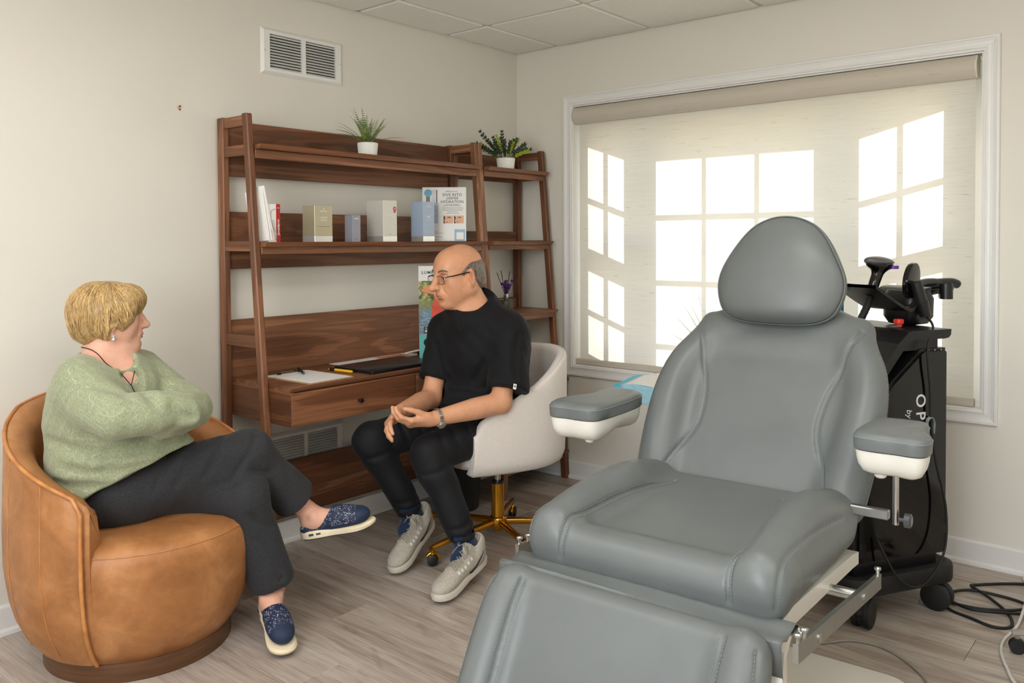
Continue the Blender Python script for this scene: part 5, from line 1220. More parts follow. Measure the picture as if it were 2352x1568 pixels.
    # V neck: tilted opening plus a short notch at the front
    fr_, bk_ = A(-2.598, -0.580, 0.918), A(-2.655, -0.312, 1.000); ax0 = (fr_ - bk_) / np.linalg.norm(fr_ - bk_); sd_ = np.cross((0, 0, 1.0), ax0); sd_ /= np.linalg.norm(sd_); nn = np.cross(ax0, sd_); nn = nn if nn[2] > 0 else -nn
    top += [rbox((fr_ + bk_) / 2 + nn * 0.098 - ax0 * 0.01, (0.128, 0.080, 0.10), 0.072, 0.005, 's', R=np.stack([ax0, np.cross(nn, ax0), nn], 1))]
    vq, _ = surf_proj(top, [fr_ + nn * 0.0 - ax0 * 0.02, fr_ + ax0 * 0.035, fr_ + ax0 * 0.07 + A(0, 0, -0.02)]); top += chain([tuple(q) for q in vq], [0.040, 0.024, 0.005], 0.005, 's')
    top += creases(top, [[(-2.83, -0.44, 0.74), (-2.76, -0.60, 0.715), (-2.62, -0.70, 0.70), (-2.50, -0.70, 0.70)], [(-2.80, -0.52, 0.66), (-2.72, -0.62, 0.645), (-2.58, -0.67, 0.655), (-2.46, -0.64, 0.66)], [(-2.80, -0.48, 0.615), (-2.70, -0.60, 0.60), (-2.58, -0.66, 0.605)], [(-2.74, -0.60, 0.88), (-2.70, -0.70, 0.85)], [(-2.58, -0.80, 0.86), (-2.56, -0.81, 0.80), (-2.57, -0.78, 0.75)], [(-2.48, -0.78, 0.87), (-2.46, -0.79, 0.81), (-2.47, -0.75, 0.76)], [(-2.40, -0.68, 0.86), (-2.36, -0.66, 0.80), (-2.40, -0.66, 0.74)], [(-2.52, -0.46, 0.90), (-2.44, -0.50, 0.87), (-2.37, -0.56, 0.84)], [(-2.64, -0.72, 0.87), (-2.60, -0.80, 0.83), (-2.52, -0.80, 0.80)]], 0.010, 0.03)
    top.append(plane((0.280, -0.352, -0.893), (-2.734, -0.627, 0.600), 0.006))
    w1 = waves(41, 0.0026, 30); w2 = waves(42, 0.0012, 70)
    sdf_obj('sweater', top, 0.0046, 'sage_knit', root, org, disp=lambda X: w1(X) + w2(X), dmax=0.008)
    # trousers, right leg crossed over the left
    tr = [ell(pel + A(0.0, 0, -0.02), (0.185, 0.185, 0.105), 0.05)]
    tr += chain([hpR, hpR * 0.5 + knR * 0.5 + A(0, 0, -0.005), knR], [0.108, 0.098, 0.080], 0.05) + chain([hpL, hpL * 0.5 + knL * 0.5, knL], [0.105, 0.092, 0.074], 0.05)
    for kn, an, hu in ((knR, anR, 0.74), (knL, anL, 0.86)):
        hem = kn * (1 - hu) + an * hu; tr += chain([kn, kn * 0.6 + hem * 0.4, hem], [0.076, 0.070, 0.078], 0.025)
        ax = (an - kn) / np.linalg.norm(an - kn); hx = np.cross(ax, (0.6, 0.8, 0)); hx /= np.linalg.norm(hx); tr += [rbox(hem + ax * 0.075, (0.10, 0.10, 0.055), 0.006, 0.003, 's', R=np.stack([hx, np.cross(ax, hx), ax], 1)), dict(cone(hem + ax * 0.0, hem + ax * 0.06, 0.058, 0.070, 0.004), op='s')]
    tr += creases(tr, [[(-2.40, -0.70, 0.55), (-2.30, -0.72, 0.56), (-2.20, -0.68, 0.56)], [(-2.50, -0.64, 0.57), (-2.44, -0.62, 0.64), (-2.38, -0.55, 0.69)], [(-2.43, -0.68, 0.57), (-2.37, -0.66, 0.64), (-2.30, -0.60, 0.70)], [(-2.56, -0.60, 0.56), (-2.50, -0.58, 0.63), (-2.46, -0.50, 0.66)], [(-2.36, -0.72, 0.56), (-2.29, -0.72, 0.63), (-2.22, -0.66, 0.69)], [(-2.32, -0.78, 0.44), (-2.26, -0.78, 0.40), (-2.20, -0.74, 0.38)], [(-2.30, -0.78, 0.35), (-2.24, -0.78, 0.28), (-2.20, -0.77, 0.20)]], 0.0045, 0.022)
    w3 = waves(51, 0.0020, 34)
    sdf_obj('trousers', tr, 0.0046, 'trouser_charcoal', root, org, disp=w3, dmax=0.005)
    clog(root, org, toeR, heelR, 1); clog(root, org, toeL, heelL, -1)
    # earring and necklace
    er = Rh @ (A(-0.008, -0.086, -0.040) * SC) + Th - org
    eo = bpy.data.objects.new('earring', None); COL.objects.link(eo); eo.parent = root; eo['label'] = 'silver drop earring with pale crystal'
    MB().tube(cr([er + A(0, 0, 0.004), er + A(0.003, -0.004, 0.0), er + A(0, -0.003, -0.014), er + A(0, -0.002, -0.018)], 4), 0.0007, 5).build('hook', 'metal_silver', eo)
    for dz, r_ in ((-0.018, 0.0022), (-0.023, 0.0032), (-0.0315, 0.0055)): MB().ball(er + A(0, -0.002, dz), r_, 12, 8).build('bead', 'crystal', eo, smooth=180)
    nk = bpy.data.objects.new('necklace', None); COL.objects.link(nk); nk.parent = root; nk['label'] = 'black cord necklace with coloured bead pendant'
    neckp = [q for q in body if q['t'] != 'p'][:0] + [cone(Rh @ A(-0.030, 0, -0.045) + Th, nb, 0.056, 0.060, 0.03), cone(nb, shR, 0.050, 0.045, 0.05), cone(nb, shL, 0.050, 0.045, 0.05), ell(nb + A(0.05, -0.06, -0.06), (0.07, 0.07, 0.05), 0.04), ell(che, (0.13, 0.14, 0.17), 0.06)]
    prj = lambda P_: [tuple(q - org) for q in surf_proj(neckp, cr(P_, 6), 0.0022)[0]]
    pj2 = lambda P_: [tuple(q - org) for q in surf_proj(top, cr(P_, 5), 0.004)[0]]
    c1 = prj([(-2.655, -0.315, 1.005), (-2.672, -0.42, 1.005), (-2.660, -0.50, 0.985), (-2.628, -0.548, 0.958)]); c2 = prj([(-2.55, -0.40, 0.99), (-2.560, -0.48, 0.965), (-2.580, -0.54, 0.940)])
    tail = pj2([(-2.600, -0.600, 0.915), (-2.590, -0.640, 0.900), (-2.575, -0.665, 0.888)]); pend = np.array(tail[5])
    MB().tube(c1 + tail[:6], 0.0015, 6).tube(c2 + tail[:6], 0.0015, 6).build('cord', 'cord_black', nk, smooth=80)
    for i, mt in enumerate(('bead_green', 'bead_blue', 'bead_yellow', 'bead_green', 'bead_red', 'bead_red', 'bead_blue')):
        MB().ball(np.array(tail[-1]) * ((i + 0.5) / 7) + pend * (1 - (i + 0.5) / 7), (0.0042, 0.0042, 0.0034), 10, 8).build('bead', mt, nk, smooth=180)
    return root
WOMAN = build_woman()
# ------------------------------------------------------------------ grey treatment chair
def seam_prims(prims, pts, r=0.003, k=0.010, n=8, closed=False):
    q, g = surf_proj(prims, cr(pts, n, closed)); return [cone(q[i], q[i + 1], r, r, k, 's') for i in range(len(q) - 1)], q
def stitches(mb, prims, pts, offs=(0.007,), step=0.0085, ln=0.005, r=0.0008, org=(0, 0, 0)):
    q, g = surf_proj(prims, cr(pts, 10), 0.0004); seg = np.linalg.norm(np.diff(q, axis=0), axis=1); s = np.concatenate([[0], np.cumsum(seg)])
    tt = np.arange(0.004, s[-1] - ln, step)
    I = lambda v, arr: np.stack([np.interp(v, s, arr[:, i]) for i in range(3)], -1)
    a, b, gg = I(tt, q), I(tt + ln, q), I(tt, g); sd = np.cross(b - a, gg); sd /= (np.linalg.norm(sd, axis=1, keepdims=True) + 1e-9)
    for o in offs:
        pq, _ = surf_proj(prims, np.concatenate([a + sd * o, b + sd * o]), 0.0006, 4); n = len(tt)
        for i in range(n): mb.tube([pq[i] - np.array(org), pq[n + i] - np.array(org)], r, 4)
def mk_grey():
    t = NT('grey_vinyl'); v = t.coord()
    c = t.ramp(t.noise(v, 5, 3), [(0.3, rgb(97, 101, 100)), (0.7, rgb(104, 108, 107))]); t.bump(t.noise(v, 500, 3, 0.6), 0.07, 0.0005); M['grey_vinyl'] = t.set(c, 0.40, 0, 0.45)
mk_grey()
plain('stitch_grey', rgb(128, 136, 138), 0.6, nscale=100); plain('cream_plastic', rgb(228, 224, 214), 0.32, nscale=8, namt=0.02); plain('steel', rgb(168, 168, 164), 0.34, 1.0, nscale=40, namt=0.05); plain('zinc', rgb(196, 196, 190), 0.25, 1.0, nscale=60, namt=0.08); plain('knob_clear', rgb(70, 70, 72), 0.25, nscale=30)
TS = 0.93
tc = thing('treatment_chair', 'large grey vinyl treatment chair with white armrests in the foreground', 'treatment chair', (-2.148, -2.167, 0), math.radians(183)); tc.scale = (TS, TS, TS)
TZ = -0.1009                                 # local height of the floor
ORG = np.array((0, 0, TZ)); TT = Matrix.Translation((0, 0, -TZ))
def TM():
    m = MB(); m.tf = TT; return m
# seat
Rs = roty(4)
seat = [rbox((-0.300, 0, 0.520), (0.335, 0.352, 0.052), 0.045, 0.04, R=Rs), rbox((-0.02, 0, 0.530), (0.048, 0.350, 0.044), 0.040, 0.04)]
for s in (-1, 1):
    seat += chain([(-0.020, s * 0.290, 0.566), (-0.16, s * 0.290, 0.580), (-0.40, s * 0.275, 0.592), (-0.60, s * 0.285, 0.560)], [0.052, 0.060, 0.064, 0.055], 0.05, sm=4)
    seat += chain([(-0.030, s * 0.305, 0.535), (-0.55, s * 0.305, 0.51)], [0.052, 0.052], 0.03)
sb = list(seat); stm = MB()
for s in (-1, 1):
    ln = [(0.022, s * 0.235, 0.50), (0.025, s * 0.235, 0.55), (-0.01, s * 0.232, 0.60), (-0.10, s * 0.218, 0.60), (-0.25, s * 0.215, 0.60), (-0.40, s * 0.195, 0.60), (-0.52, s * 0.17, 0.60)]
    a, _ = seam_prims(sb, ln); seat += a; stitches(stm, sb, ln, (-0.008, 0.008), org=ORG)
    ln = [(0.03, s * 0.345, 0.50), (0.02, s * 0.345, 0.56), (-0.03, s * 0.345, 0.60), (-0.14, s * 0.35, 0.61), (-0.30, s * 0.35, 0.60), (-0.48, s * 0.35, 0.58)]
    a, _ = seam_prims(sb, ln, 0.002, 0.008); seat += a; stitches(stm, sb, ln[:4], (0.006,), org=ORG)
seat_o = sdf_obj('seat_cushion', seat, 0.0052, 'grey_vinyl', tc, ORG)
stm.build('stitching', 'stitch_grey', seat_o)['kind'] = 'stuff'
# backrest: (n forward, y, u up the back)
d = np.array((-0.40, 0, 0.545)); d /= np.linalg.norm(d); nn_ = np.array((d[2], 0, -d[0])); RB = np.stack([nn_, (0, 1, 0), d], 1); TB = np.array((-0.635, 0, 0.545))
bk = [rbox((-0.020, 0, 0.315), (0.045, 0.30, 0.350), 0.040, 0.05), rbox((-0.025, 0, 0.60), (0.042, 0.20, 0.095), 0.040, 0.06)]
for s in (-1, 1):
    bk += chain([(0.012, s * 0.302, 0.02), (0.022, s * 0.318, 0.18), (0.022, s * 0.325, 0.34), (0.010, s * 0.300, 0.47), (-0.012, s * 0.225, 0.585), (-0.025, s * 0.11, 0.645)], [0.066, 0.064, 0.060, 0.058, 0.054, 0.048], 0.05, sm=4)
bk = xform(bk, RB, TB); bb = list(bk); stm = MB()
def BL(n, y, u): return tuple(RB @ np.array((n, y, u)) + TB)
for s in (-1, 1):
    ln = [BL(0.05, s * y, u) for y, u in ((0.262, 0.04), (0.222, 0.12), (0.196, 0.21), (0.196, 0.30), (0.213, 0.40), (0.245, 0.50), (0.285, 0.60))]
    a, _ = seam_prims(bb, ln); bk += a; stitches(stm, bb, ln, (-0.009, 0.009), org=ORG)
    ln = [BL(0.02, s * y, u) for y, u in ((0.375, 0.02), (0.388, 0.15), (0.39, 0.32), (0.37, 0.46), (0.31, 0.56))]
    a, _ = seam_prims(bb, ln, 0.002, 0.008); bk += a; stitches(stm, bb, ln, (0.008,), org=ORG)
back_o = sdf_obj('backrest', bk, 0.0052, 'grey_vinyl', tc, ORG)
stm.build('stitching', 'stitch_grey', back_o)['kind'] = 'stuff'
m = TM(); rows = [[BL(-0.068 - t, sy * 0.30, u) for sy in np.linspace(-1, 1, 9)] for t, u in ((0, 0.02), (0.018, 0.04), (0.018, 0.55), (0, 0.60))]; m.grid(rows); m.build('back_shell', 'cream_plastic', tc, smooth=50)
# headrest
hd = [ell((-0.005, 0, -0.012), (0.066, 0.222, 0.140), 0.05), ell((-0.012, 0, 0.080), (0.060, 0.172, 0.160), 0.08), ell((-0.002, 0, -0.08), (0.062, 0.185, 0.10), 0.06), plane((0, 0, -1), (0, 0, -0.148), 0.05)]
RH = roty(-13); TH = np.array((-0.975, 0, 1.196)); hd = xform(hd, RH, TH); hb = list(hd)
ring = [tuple(RH @ np.array((0.012, 0.25 * math.cos(a), 0.03 + 0.22 * math.sin(a))) + TH) for a in np.linspace(0, 2 * math.pi, 29)]
a, qq = seam_prims(hb, ring, 0.002, 0.008, 3); hd += a
hr_o = sdf_obj('headrest', hd, 0.0048, 'grey_vinyl', tc, ORG)
m = TM(); m.tube([tuple(p) for p in qq[:-1]], 0.0026, 6, closed=True); m.build('piping', 'grey_vinyl', hr_o, smooth=80)
m = TM()
for s in (-1, 1): m.cyl((-1.03, s * 0.07, 0.98), (-1.01, s * 0.07, 1.12), 0.009, 12)
m.build('headrest_post', 'chrome', tc, smooth=40)
# leg rest
dl = np.array((0.150, 0, -0.26)); dl /= np.linalg.norm(dl); nl = np.array((-dl[2], 0, dl[0])); RL = np.stack([nl, (0, 1, 0), dl], 1); TL_ = np.array((0.150, 0, 0.478))
lg = [rbox((-0.045, 0, 0.22), (0.045, 0.34, 0.24), 0.042, 0.05)]
for s in (-1, 1): lg += chain([(-0.028, s * 0.322, 0.035), (-0.020, s * 0.322, 0.12), (-0.018, s * 0.318, 0.42)], [0.052, 0.060, 0.060], 0.04, sm=4)
lg = xform(lg, RL, TL_); lb = list(lg); stm = MB()
def LL(n, y, u): return tuple(RL @ np.array((n, y, u)) + TL_)
for s in (-1, 1):
    ln = [LL(0.05, s * y, u) for y, u in ((0.258, -0.01), (0.256, 0.06), (0.254, 0.2), (0.25, 0.42))]
    a, _ = seam_prims(lb, ln); lg += a; stitches(stm, lb, ln, (-0.010, 0.010), org=ORG)
    ln = [LL(0.03, s * y, u) for y, u in ((0.37, 0.01), (0.372, 0.08), (0.372, 0.42))]
    a, _ = seam_prims(lb, ln, 0.002, 0.008); lg += a; stitches(stm, lb, ln, (0.006,), org=ORG)
lg_o = sdf_obj('leg_rest', lg, 0.0052, 'grey_vinyl', tc, ORG)
stm.build('stitching', 'stitch_grey', lg_o)['kind'] = 'stuff'
m = TM()       # plate behind the leg rest
m.prism([(0.055, 0.455), (0.085, 0.470), (0.275, 0.130), (0.245, 0.115)], 'y', -0.33, 0.33) if False else m.grid([[LL(-0.095, -0.36, 0.0), LL(-0.095, 0.376, 0.0), LL(-0.115, 0.376, 0.0), LL(-0.115, -0.36, 0.0)], [LL(-0.075, -0.375, 0.10), LL(-0.075, 0.392, 0.10), LL(-0.12, 0.392, 0.10), LL(-0.12, -0.375, 0.10)], [LL(-0.09, -0.36, 0.45), LL(-0.09, 0.376, 0.45), LL(-0.12, 0.376, 0.45), LL(-0.12, -0.36, 0.45)]], closed_u=True, cap=True)
m.build('leg_rest_frame', 'cream_plastic', tc, smooth=40)
# vinyl flap bridging seat and leg rest
m = TM(); rows = []
for i, (x, z) in enumerate(((-0.005, 0.470), (0.020, 0.480), (0.050, 0.478), (0.078, 0.470), (0.100, 0.478), (0.112, 0.470), (0.112, 0.440), (0.105, 0.38))):
    rows.append([(x + 0.004 * math.sin(8 * y + i), y, z + 0.006 * math.sin(6 * y + 0.8 * i) * (0.2 if i < 2 else 1)) for y in np.linspace(-0.385, 0.385, 33)])
m.grid(rows); fl = m.build('flap', 'grey_vinyl', tc, smooth=60); md = fl.modifiers.new('thick', 'SOLIDIFY'); md.thickness = 0.003
# armrests
def armrest(y0, x_front, length, zt, mirror, show_post):
    mtx = TT @ Matrix.Translation((x_front, y0, zt - 0.054))
    out = [(-0.001, 0.02), (0.004, 0.060), (-0.006, 0.086), (-0.04, 0.098), (-0.10, 0.098), (-0.15, 0.082), (-0.19, 0.066), (-0.24, 0.062), (-0.29, 0.062), (-0.325, 0.052), (-0.335, 0.02), (-0.335, -0.03), (-0.322, -0.066), (-0.29, -0.082), (-0.22, -0.092), (-0.12, -0.096), (-0.04, -0.092), (-0.008, -0.075), (0.002, -0.03)]
    out = [(x * length / 0.335, y) for x, y in out]
    if mirror: out = [(x, -y) for x, y in out][::-1]
    ol = cr(out, 3, True); cen = np.mean(np.array(ol), 0)
    def ring(ins, z): return [(*(cen + (np.array(p) - cen) * (1 - ins / max(0.03, np.linalg.norm(np.array(p) - cen)))), z) for p in ol]
    ar = bpy.data.objects.new('armrest', None); COL.objects.link(ar); ar.parent = tc
    m = MB(); m.tf = mtx; m.grid([ring(0.012, 0), ring(0.001, 0.004), ring(-0.001, 0.030), ring(0.0, 0.038), ring(0.006, 0.046), ring(0.020, 0.052), ring(0.045, 0.054)], closed_u=True, cap=True); pad = m.build('arm_pad', 'grey_vinyl', ar, smooth=60)
    m = MB(); m.tf = mtx; m.tube([(x, y, z) for x, y, z in ring(-0.0012, 0.036)], 0.0012, 5, closed=True); m.build('seam', 'stitch_grey', pad)
    m = MB(); m.tf = mtx
    def sring(ins, z): return [(x, y, z if z > -0.03 else z + 0.016 * math.exp(-((x + 0.6 * length) / 0.08) ** 2)) for x, y, _ in ring(ins, 0)]
    m.grid([sring(0.006, 0.0), sring(0.009, -0.020), sring(0.014, -0.040), sring(0.028, -0.060), sring(0.050, -0.070)], closed_u=True, cap=True); m.lathe([(0.016, -0.066), (0.016, -0.076), (0.012, -0.081), (0, -0.082)], (-0.07, -0.03 * (-1 if mirror else 1), 0), 18); m.build('arm_shell', 'cream_plastic', ar, smooth=60)
    s = -1 if y0 < 0 else 1
    xr = x_front - 0.11 if show_post else -0.79
    if not show_post: y0 = -0.40
    m = TM(); m.cyl((xr, y0, zt - 0.11), (xr, y0, 0.556), 0.0085, 14); m.build('arm_post', 'chrome', ar, smooth=40)
    m = TM(); m.box((xr - 0.012, y0 - s * 0.016, 0.566), (xr + 0.012, y0 - s * 0.13, 0.592), 0.003); m.build('arm_bracket', 'steel', ar)
    m = TM(); m.cyl((xr, y0 + s * 0.008, 0.572), (xr, y0 + s * 0.026, 0.572), 0.006, 10); m.tube([(xr, y0 + s * 0.022, 0.572), (xr, y0 + s * 0.024, 0.572), (xr, y0 + s * 0.038, 0.572), (xr, y0 + s * 0.042, 0.572)], [0.010, 0.020, 0.020, 0.014], 10); m.build('clamp_knob', 'knob_clear', ar, smooth=30)
    return ar
armrest(0.462, -0.470, 0.265, 0.826, False, True); armrest(-0.472, -0.375, 0.370, 0.820, True, False)
# accessory rail on the camera side
RY_ = 0.425
def rail(s, dx=0.0):
    y = s * RY_; TM = lambda: (lambda m: (setattr(m, 'tf', TT @ Matrix.Translation((dx, 0, dx * 0.105))), m)[1])(MB())
    rl = bpy.data.objects.new('accessory_rail', None); COL.objects.link(rl); rl.parent = tc
    m = TM(); m.prism([(0.140, 0.450), (0.140, 0.492), (-0.560, 0.418), (-0.560, 0.376)], 'y', y - 0.006, y + 0.006); m.build('bar', 'steel', rl)
    for x in (0.0, -0.38):
        z = 0.466 + (x - 0.0) * 0.104 - 0.012; m = TM(); m.cyl((x, y - s * 0.006, z), (x, s * 0.30, z), 0.014, 16); m.cyl((x, y - s * 0.062, z), (x, y - s * 0.060, z), 0.0146, 16); m.build('spacer', 'zinc', rl, smooth=40)
        m = TM(); m.cyl((x, y + s * 0.006, z), (x, y + s * 0.009, z), 0.010, 12); m.build('screw', 'zinc', rl, smooth=30)
    for x in (0.128, 0.085, -0.545):
        z = 0.492 + (x - 0.140) * 0.1057; m = TM(); m.lathe([(0.005, 0), (0.005, 0.010), (0.009, 0.013), (0.009, 0.018), (0.006, 0.021), (0, 0.021)], (x, y, z), 12); m.build('stop_pin', 'zinc', rl, smooth=30)
rail(1); rail(-1, -0.16)
# under-frame, pedestal and foot plate
m = TM(); m.prism([(-0.005, 0.440), (-0.005, 0.478), (-0.60, 0.440), (-0.66, 0.43), (-0.66, 0.395), (-0.60, 0.400), (-0.10, 0.425), (-0.03, 0.36), (-0.02, 0.26), (-0.005, 0.26)], 'y', -0.345, 0.345); m.build('seat_frame', 'cream_plastic', tc)
m = TM()
for s in (-1, 1): m.prism([(0.010, 0.45), (-0.42, 0.43), (-0.20, 0.10), (-0.16, TZ + 0.06), (0.0, TZ + 0.06), (0.02, 0.3)], 'y', s * 0.20, s * 0.235)
m.prism([(-0.02, 0.44), (-0.36, 0.42), (-0.30, TZ + 0.06), (-0.03, TZ + 0.06)], 'y', -0.18, 0.18); m.build('pedestal', 'cream_plastic', tc)
m = TM()
def rr(x0, x1, hy, r, n=6): return [(cx + r * math.cos(math.radians(a)), cy + r * math.sin(math.radians(a))) for cx, cy, a0 in ((x1 - r, hy - r, 0), (x0 + r, hy - r, 90), (x0 + r, -hy + r, 180), (x1 - r, -hy + r, 270)) for a in np.linspace(a0, a0 + 90, n)]
m.grid([[(x, y, TZ + z) for x, y in rr(-0.945 + i, 0.10 - i, 0.46 - i, 0.10 - i)] for i, z in ((0.0, 0.0), (0.0, 0.045), (0.008, 0.056), (0.05, 0.060))], closed_u=True, cap=True); m.build('base_plate', 'cream_plastic', tc, smooth=40)
# ------------------------------------------------------------------ black laser console on casters
plain('gloss_black', rgb(10, 10, 11), 0.06, 0, 0.55, nscale=3, namt=0.1); plain('satin_black', rgb(22, 22, 23), 0.35, nscale=30, namt=0.08); plain('rubber_black', rgb(18, 18, 18), 0.6, nscale=40, namt=0.1)
plain('letter_white', rgb(232, 232, 230), 0.5, nscale=60, namt=0.01); plain('red_plastic', rgb(226, 44, 28), 0.35, nscale=20); plain('teal_strip', rgb(40, 150, 178), 0.4, nscale=20); plain('violet_glass', rgb(120, 80, 190), 0.12, nscale=60, namt=0.3); plain('grey_strap', rgb(140, 152, 154), 0.7, nscale=90, namt=0.1); plain('screen_glass', rgb(28, 30, 32), 0.08, 0, 0.6, nscale=2); plain('tray_grey', rgb(120, 114, 106), 0.35, nscale=20)
plain('smoke_clear', rgb(96, 96, 98), 0.06, 0, 0.6, nscale=10)
ALZ = math.atan2(-0.49073666, 0.87130794)
LSX, LSY = -0.513, -2.444
lz = thing('laser_console', 'tall glossy black laser console on casters beside the window', 'medical device', (LSX, LSY, 0), ALZ)
MB().prism([(0, 0.20), (0, 0.950), (-0.115, 0.950), (-0.250, 0.842), (-0.42, 0.66), (-0.42, 0.20)], 'y', 0.004, 0.36).build('cabinet', 'satin_black', lz)
pan = MB().prism([(-0.004, 0.215), (-0.004, 0.934), (-0.010, 0.940), (-0.105, 0.940), (-0.116, 0.935), (-0.245, 0.833), (-0.40, 0.665), (-0.40, 0.215)], 'y', -0.006, 0.003).build('side_panel', 'gloss_black', lz)
for x in (-0.03, -0.06, -0.09): MB().cyl((x, -0.006, 0.945), (x, 0.002, 0.945), 0.003, 8).build('panel_screw', 'zinc', lz)
MB().box((-0.20, 0.01, 0.945), (-0.030, 0.35, 0.992)).build('neck', 'satin_black', lz)
dk = MB(); dk.prism([(0.012, 1.018), (0.010, 0.998), (0.000, 0.988), (-0.020, 0.985), (-0.165, 0.985), (-0.195, 0.970), (-0.43, 0.700), (-0.452, 0.718), (-0.235, 0.975), (-0.190, 1.012), (-0.17, 1.018)], 'y', -0.012, 0.372); dk.build('console_top', 'satin_black', lz)
sc = MB(); sc.tf = frame((-0.335, 0.18, 0.862), (0, 1, 0), (0.65, 0, 0.76)); sc.box((-0.15, -0.10, -0.003), (0.15, 0.10, 0.004), 0.002); sc.build('touch_screen', 'screen_glass', lz)
# rounded column and handpiece holder
rows = []
for z, w, dpt in ((1.018, 0.030, 0.03), (1.024, 0.058, 0.055), (1.050, 0.068, 0.075), (1.120, 0.068, 0.078), (1.150, 0.052, 0.070)):
    rows.append([(0.005 + w * math.copysign(abs(math.cos(a)) ** 0.45, math.cos(a)), 0.18 + dpt * math.copysign(abs(math.sin(a)) ** 0.45, math.sin(a)), z) for a in np.linspace(0, 2 * math.pi, 32, endpoint=False)])
MB().grid(rows, closed_u=True, cap=True).build('column', 'satin_black', lz, smooth=50)
tp = cr([(-0.245, 1.178), (-0.20, 1.150), (-0.14, 1.115), (-0.095, 1.092), (-0.070, 1.090), (-0.052, 1.105), (-0.040, 1.135), (-0.015, 1.158), (0.020, 1.165)], 5)
tray = MB(); rows = [[(x, y, z + dz) for x, z in tp for dz in (0,)] for y, dz in ((0.085, 0), (0.085, 0), (0.30, 0))]
tray.grid([[(x, 0.085, z) for x, z in tp], [(x, 0.30, z) for x, z in tp]]); tray.grid([[(x, 0.085, z - 0.012) for x, z in tp], [(x, 0.30, z - 0.012) for x, z in tp]]); tray.grid([[(x, 0.085, z - 0.012) for x, z in tp], [(x, 0.085, z) for x, z in tp]]); tray.grid([[(x, 0.30, z - 0.012) for x, z in tp], [(x, 0.30, z) for x, z in tp]])
tray.build('holder_tray', 'satin_black', lz, smooth=40)
m = MB(); m.grid([[(x, 0.105, z + 0.0012) for x, z in tp[8:22]], [(x, 0.28, z + 0.0012) for x, z in tp[8:22]]]); m.build('tray_lining', 'tray_grey', lz, smooth=40)
for y in (0.145, 0.235):
    m = MB(); m.tube([(x, y, z + 0.006) for x, z in tp[2:16]], 0.004, 6); m.build('tray_rib', 'satin_black', lz, smooth=60)
m = MB(); m.tube(cr([(0.03, 0.17, 1.165), (0.10, 0.19, 1.172), (0.17, 0.20, 1.172), (0.25, 0.20, 1.172), (0.284, 0.20, 1.162)], 5), [0.020] * 8 + [0.018] * 8 + [0.012], 10); m.tube([(0.05, 0.19, 1.110), (0.14, 0.20, 1.140), (0.25, 0.20, 1.150)], [0.020, 0.016, 0.010], 10); m.build('holder_arm', 'satin_black', lz, smooth=60)
for x, y in ((0.165, 0.15), (0.215, 0.20)):
    m = MB(); m.lathe([(0.020, 1.115), (0.024, 1.113), (0.024, 1.172), (0.020, 1.172), (0.020, 1.115)], (x, y, 0), 24); m.build('holder_ring', 'satin_black', lz, smooth=40)
m = MB(); m.lathe([(0.026, 1.020), (0.026, 1.024), (0.0, 1.026)], (-0.125, 0.12, 0), 20); m.build('button_collar', 'tray_grey', lz, smooth=40)
m = MB(); m.tf = Matrix.Translation((-0.112, 0.11, 1.022)); m.lathe([(0.012, 0), (0.012, 0.008), (0.017, 0.010), (0.018, 0.022), (0.015, 0.027), (0.0, 0.028)], n=18); m.build('stop_button', 'red_plastic', lz, smooth=40)
MB().box((-0.206, 0.30, 1.00), (-0.196, 0.315, 1.12)).build('teal_strip', 'teal_strip', lz)
# lettering on the side panel reads downwards
for txt, x, z, sz, ps in (('O', -0.128, 0.766, 0.062, 'letter_white'), ('P', -0.128, 0.712, 0.062, 'letter_white'), ('T', -0.128, 0.664, 0.062, 'letter_white')):
    text_part(txt, sz, ps, pan, frame((x, -0.0068, z), (0, 0, -1), (1, 0, 0)), bold=0.0006)
text_part('by l', 0.034, 'letter_white', pan, frame((-0.180, -0.0068, 0.715), (0, 0, -1), (1, 0, 0)), shear=0.2)
st = MB(); st.tube(cr([(-0.098, -0.010, 0.650), (-0.106, -0.016, 0.690), (-0.092, -0.018, 0.706), (-0.074, -0.016, 0.690), (-0.070, -0.010, 0.645)], 5), 0.0075, 8, flat=0.4); st.build('strap_loop', 'grey_strap', lz, smooth=60)
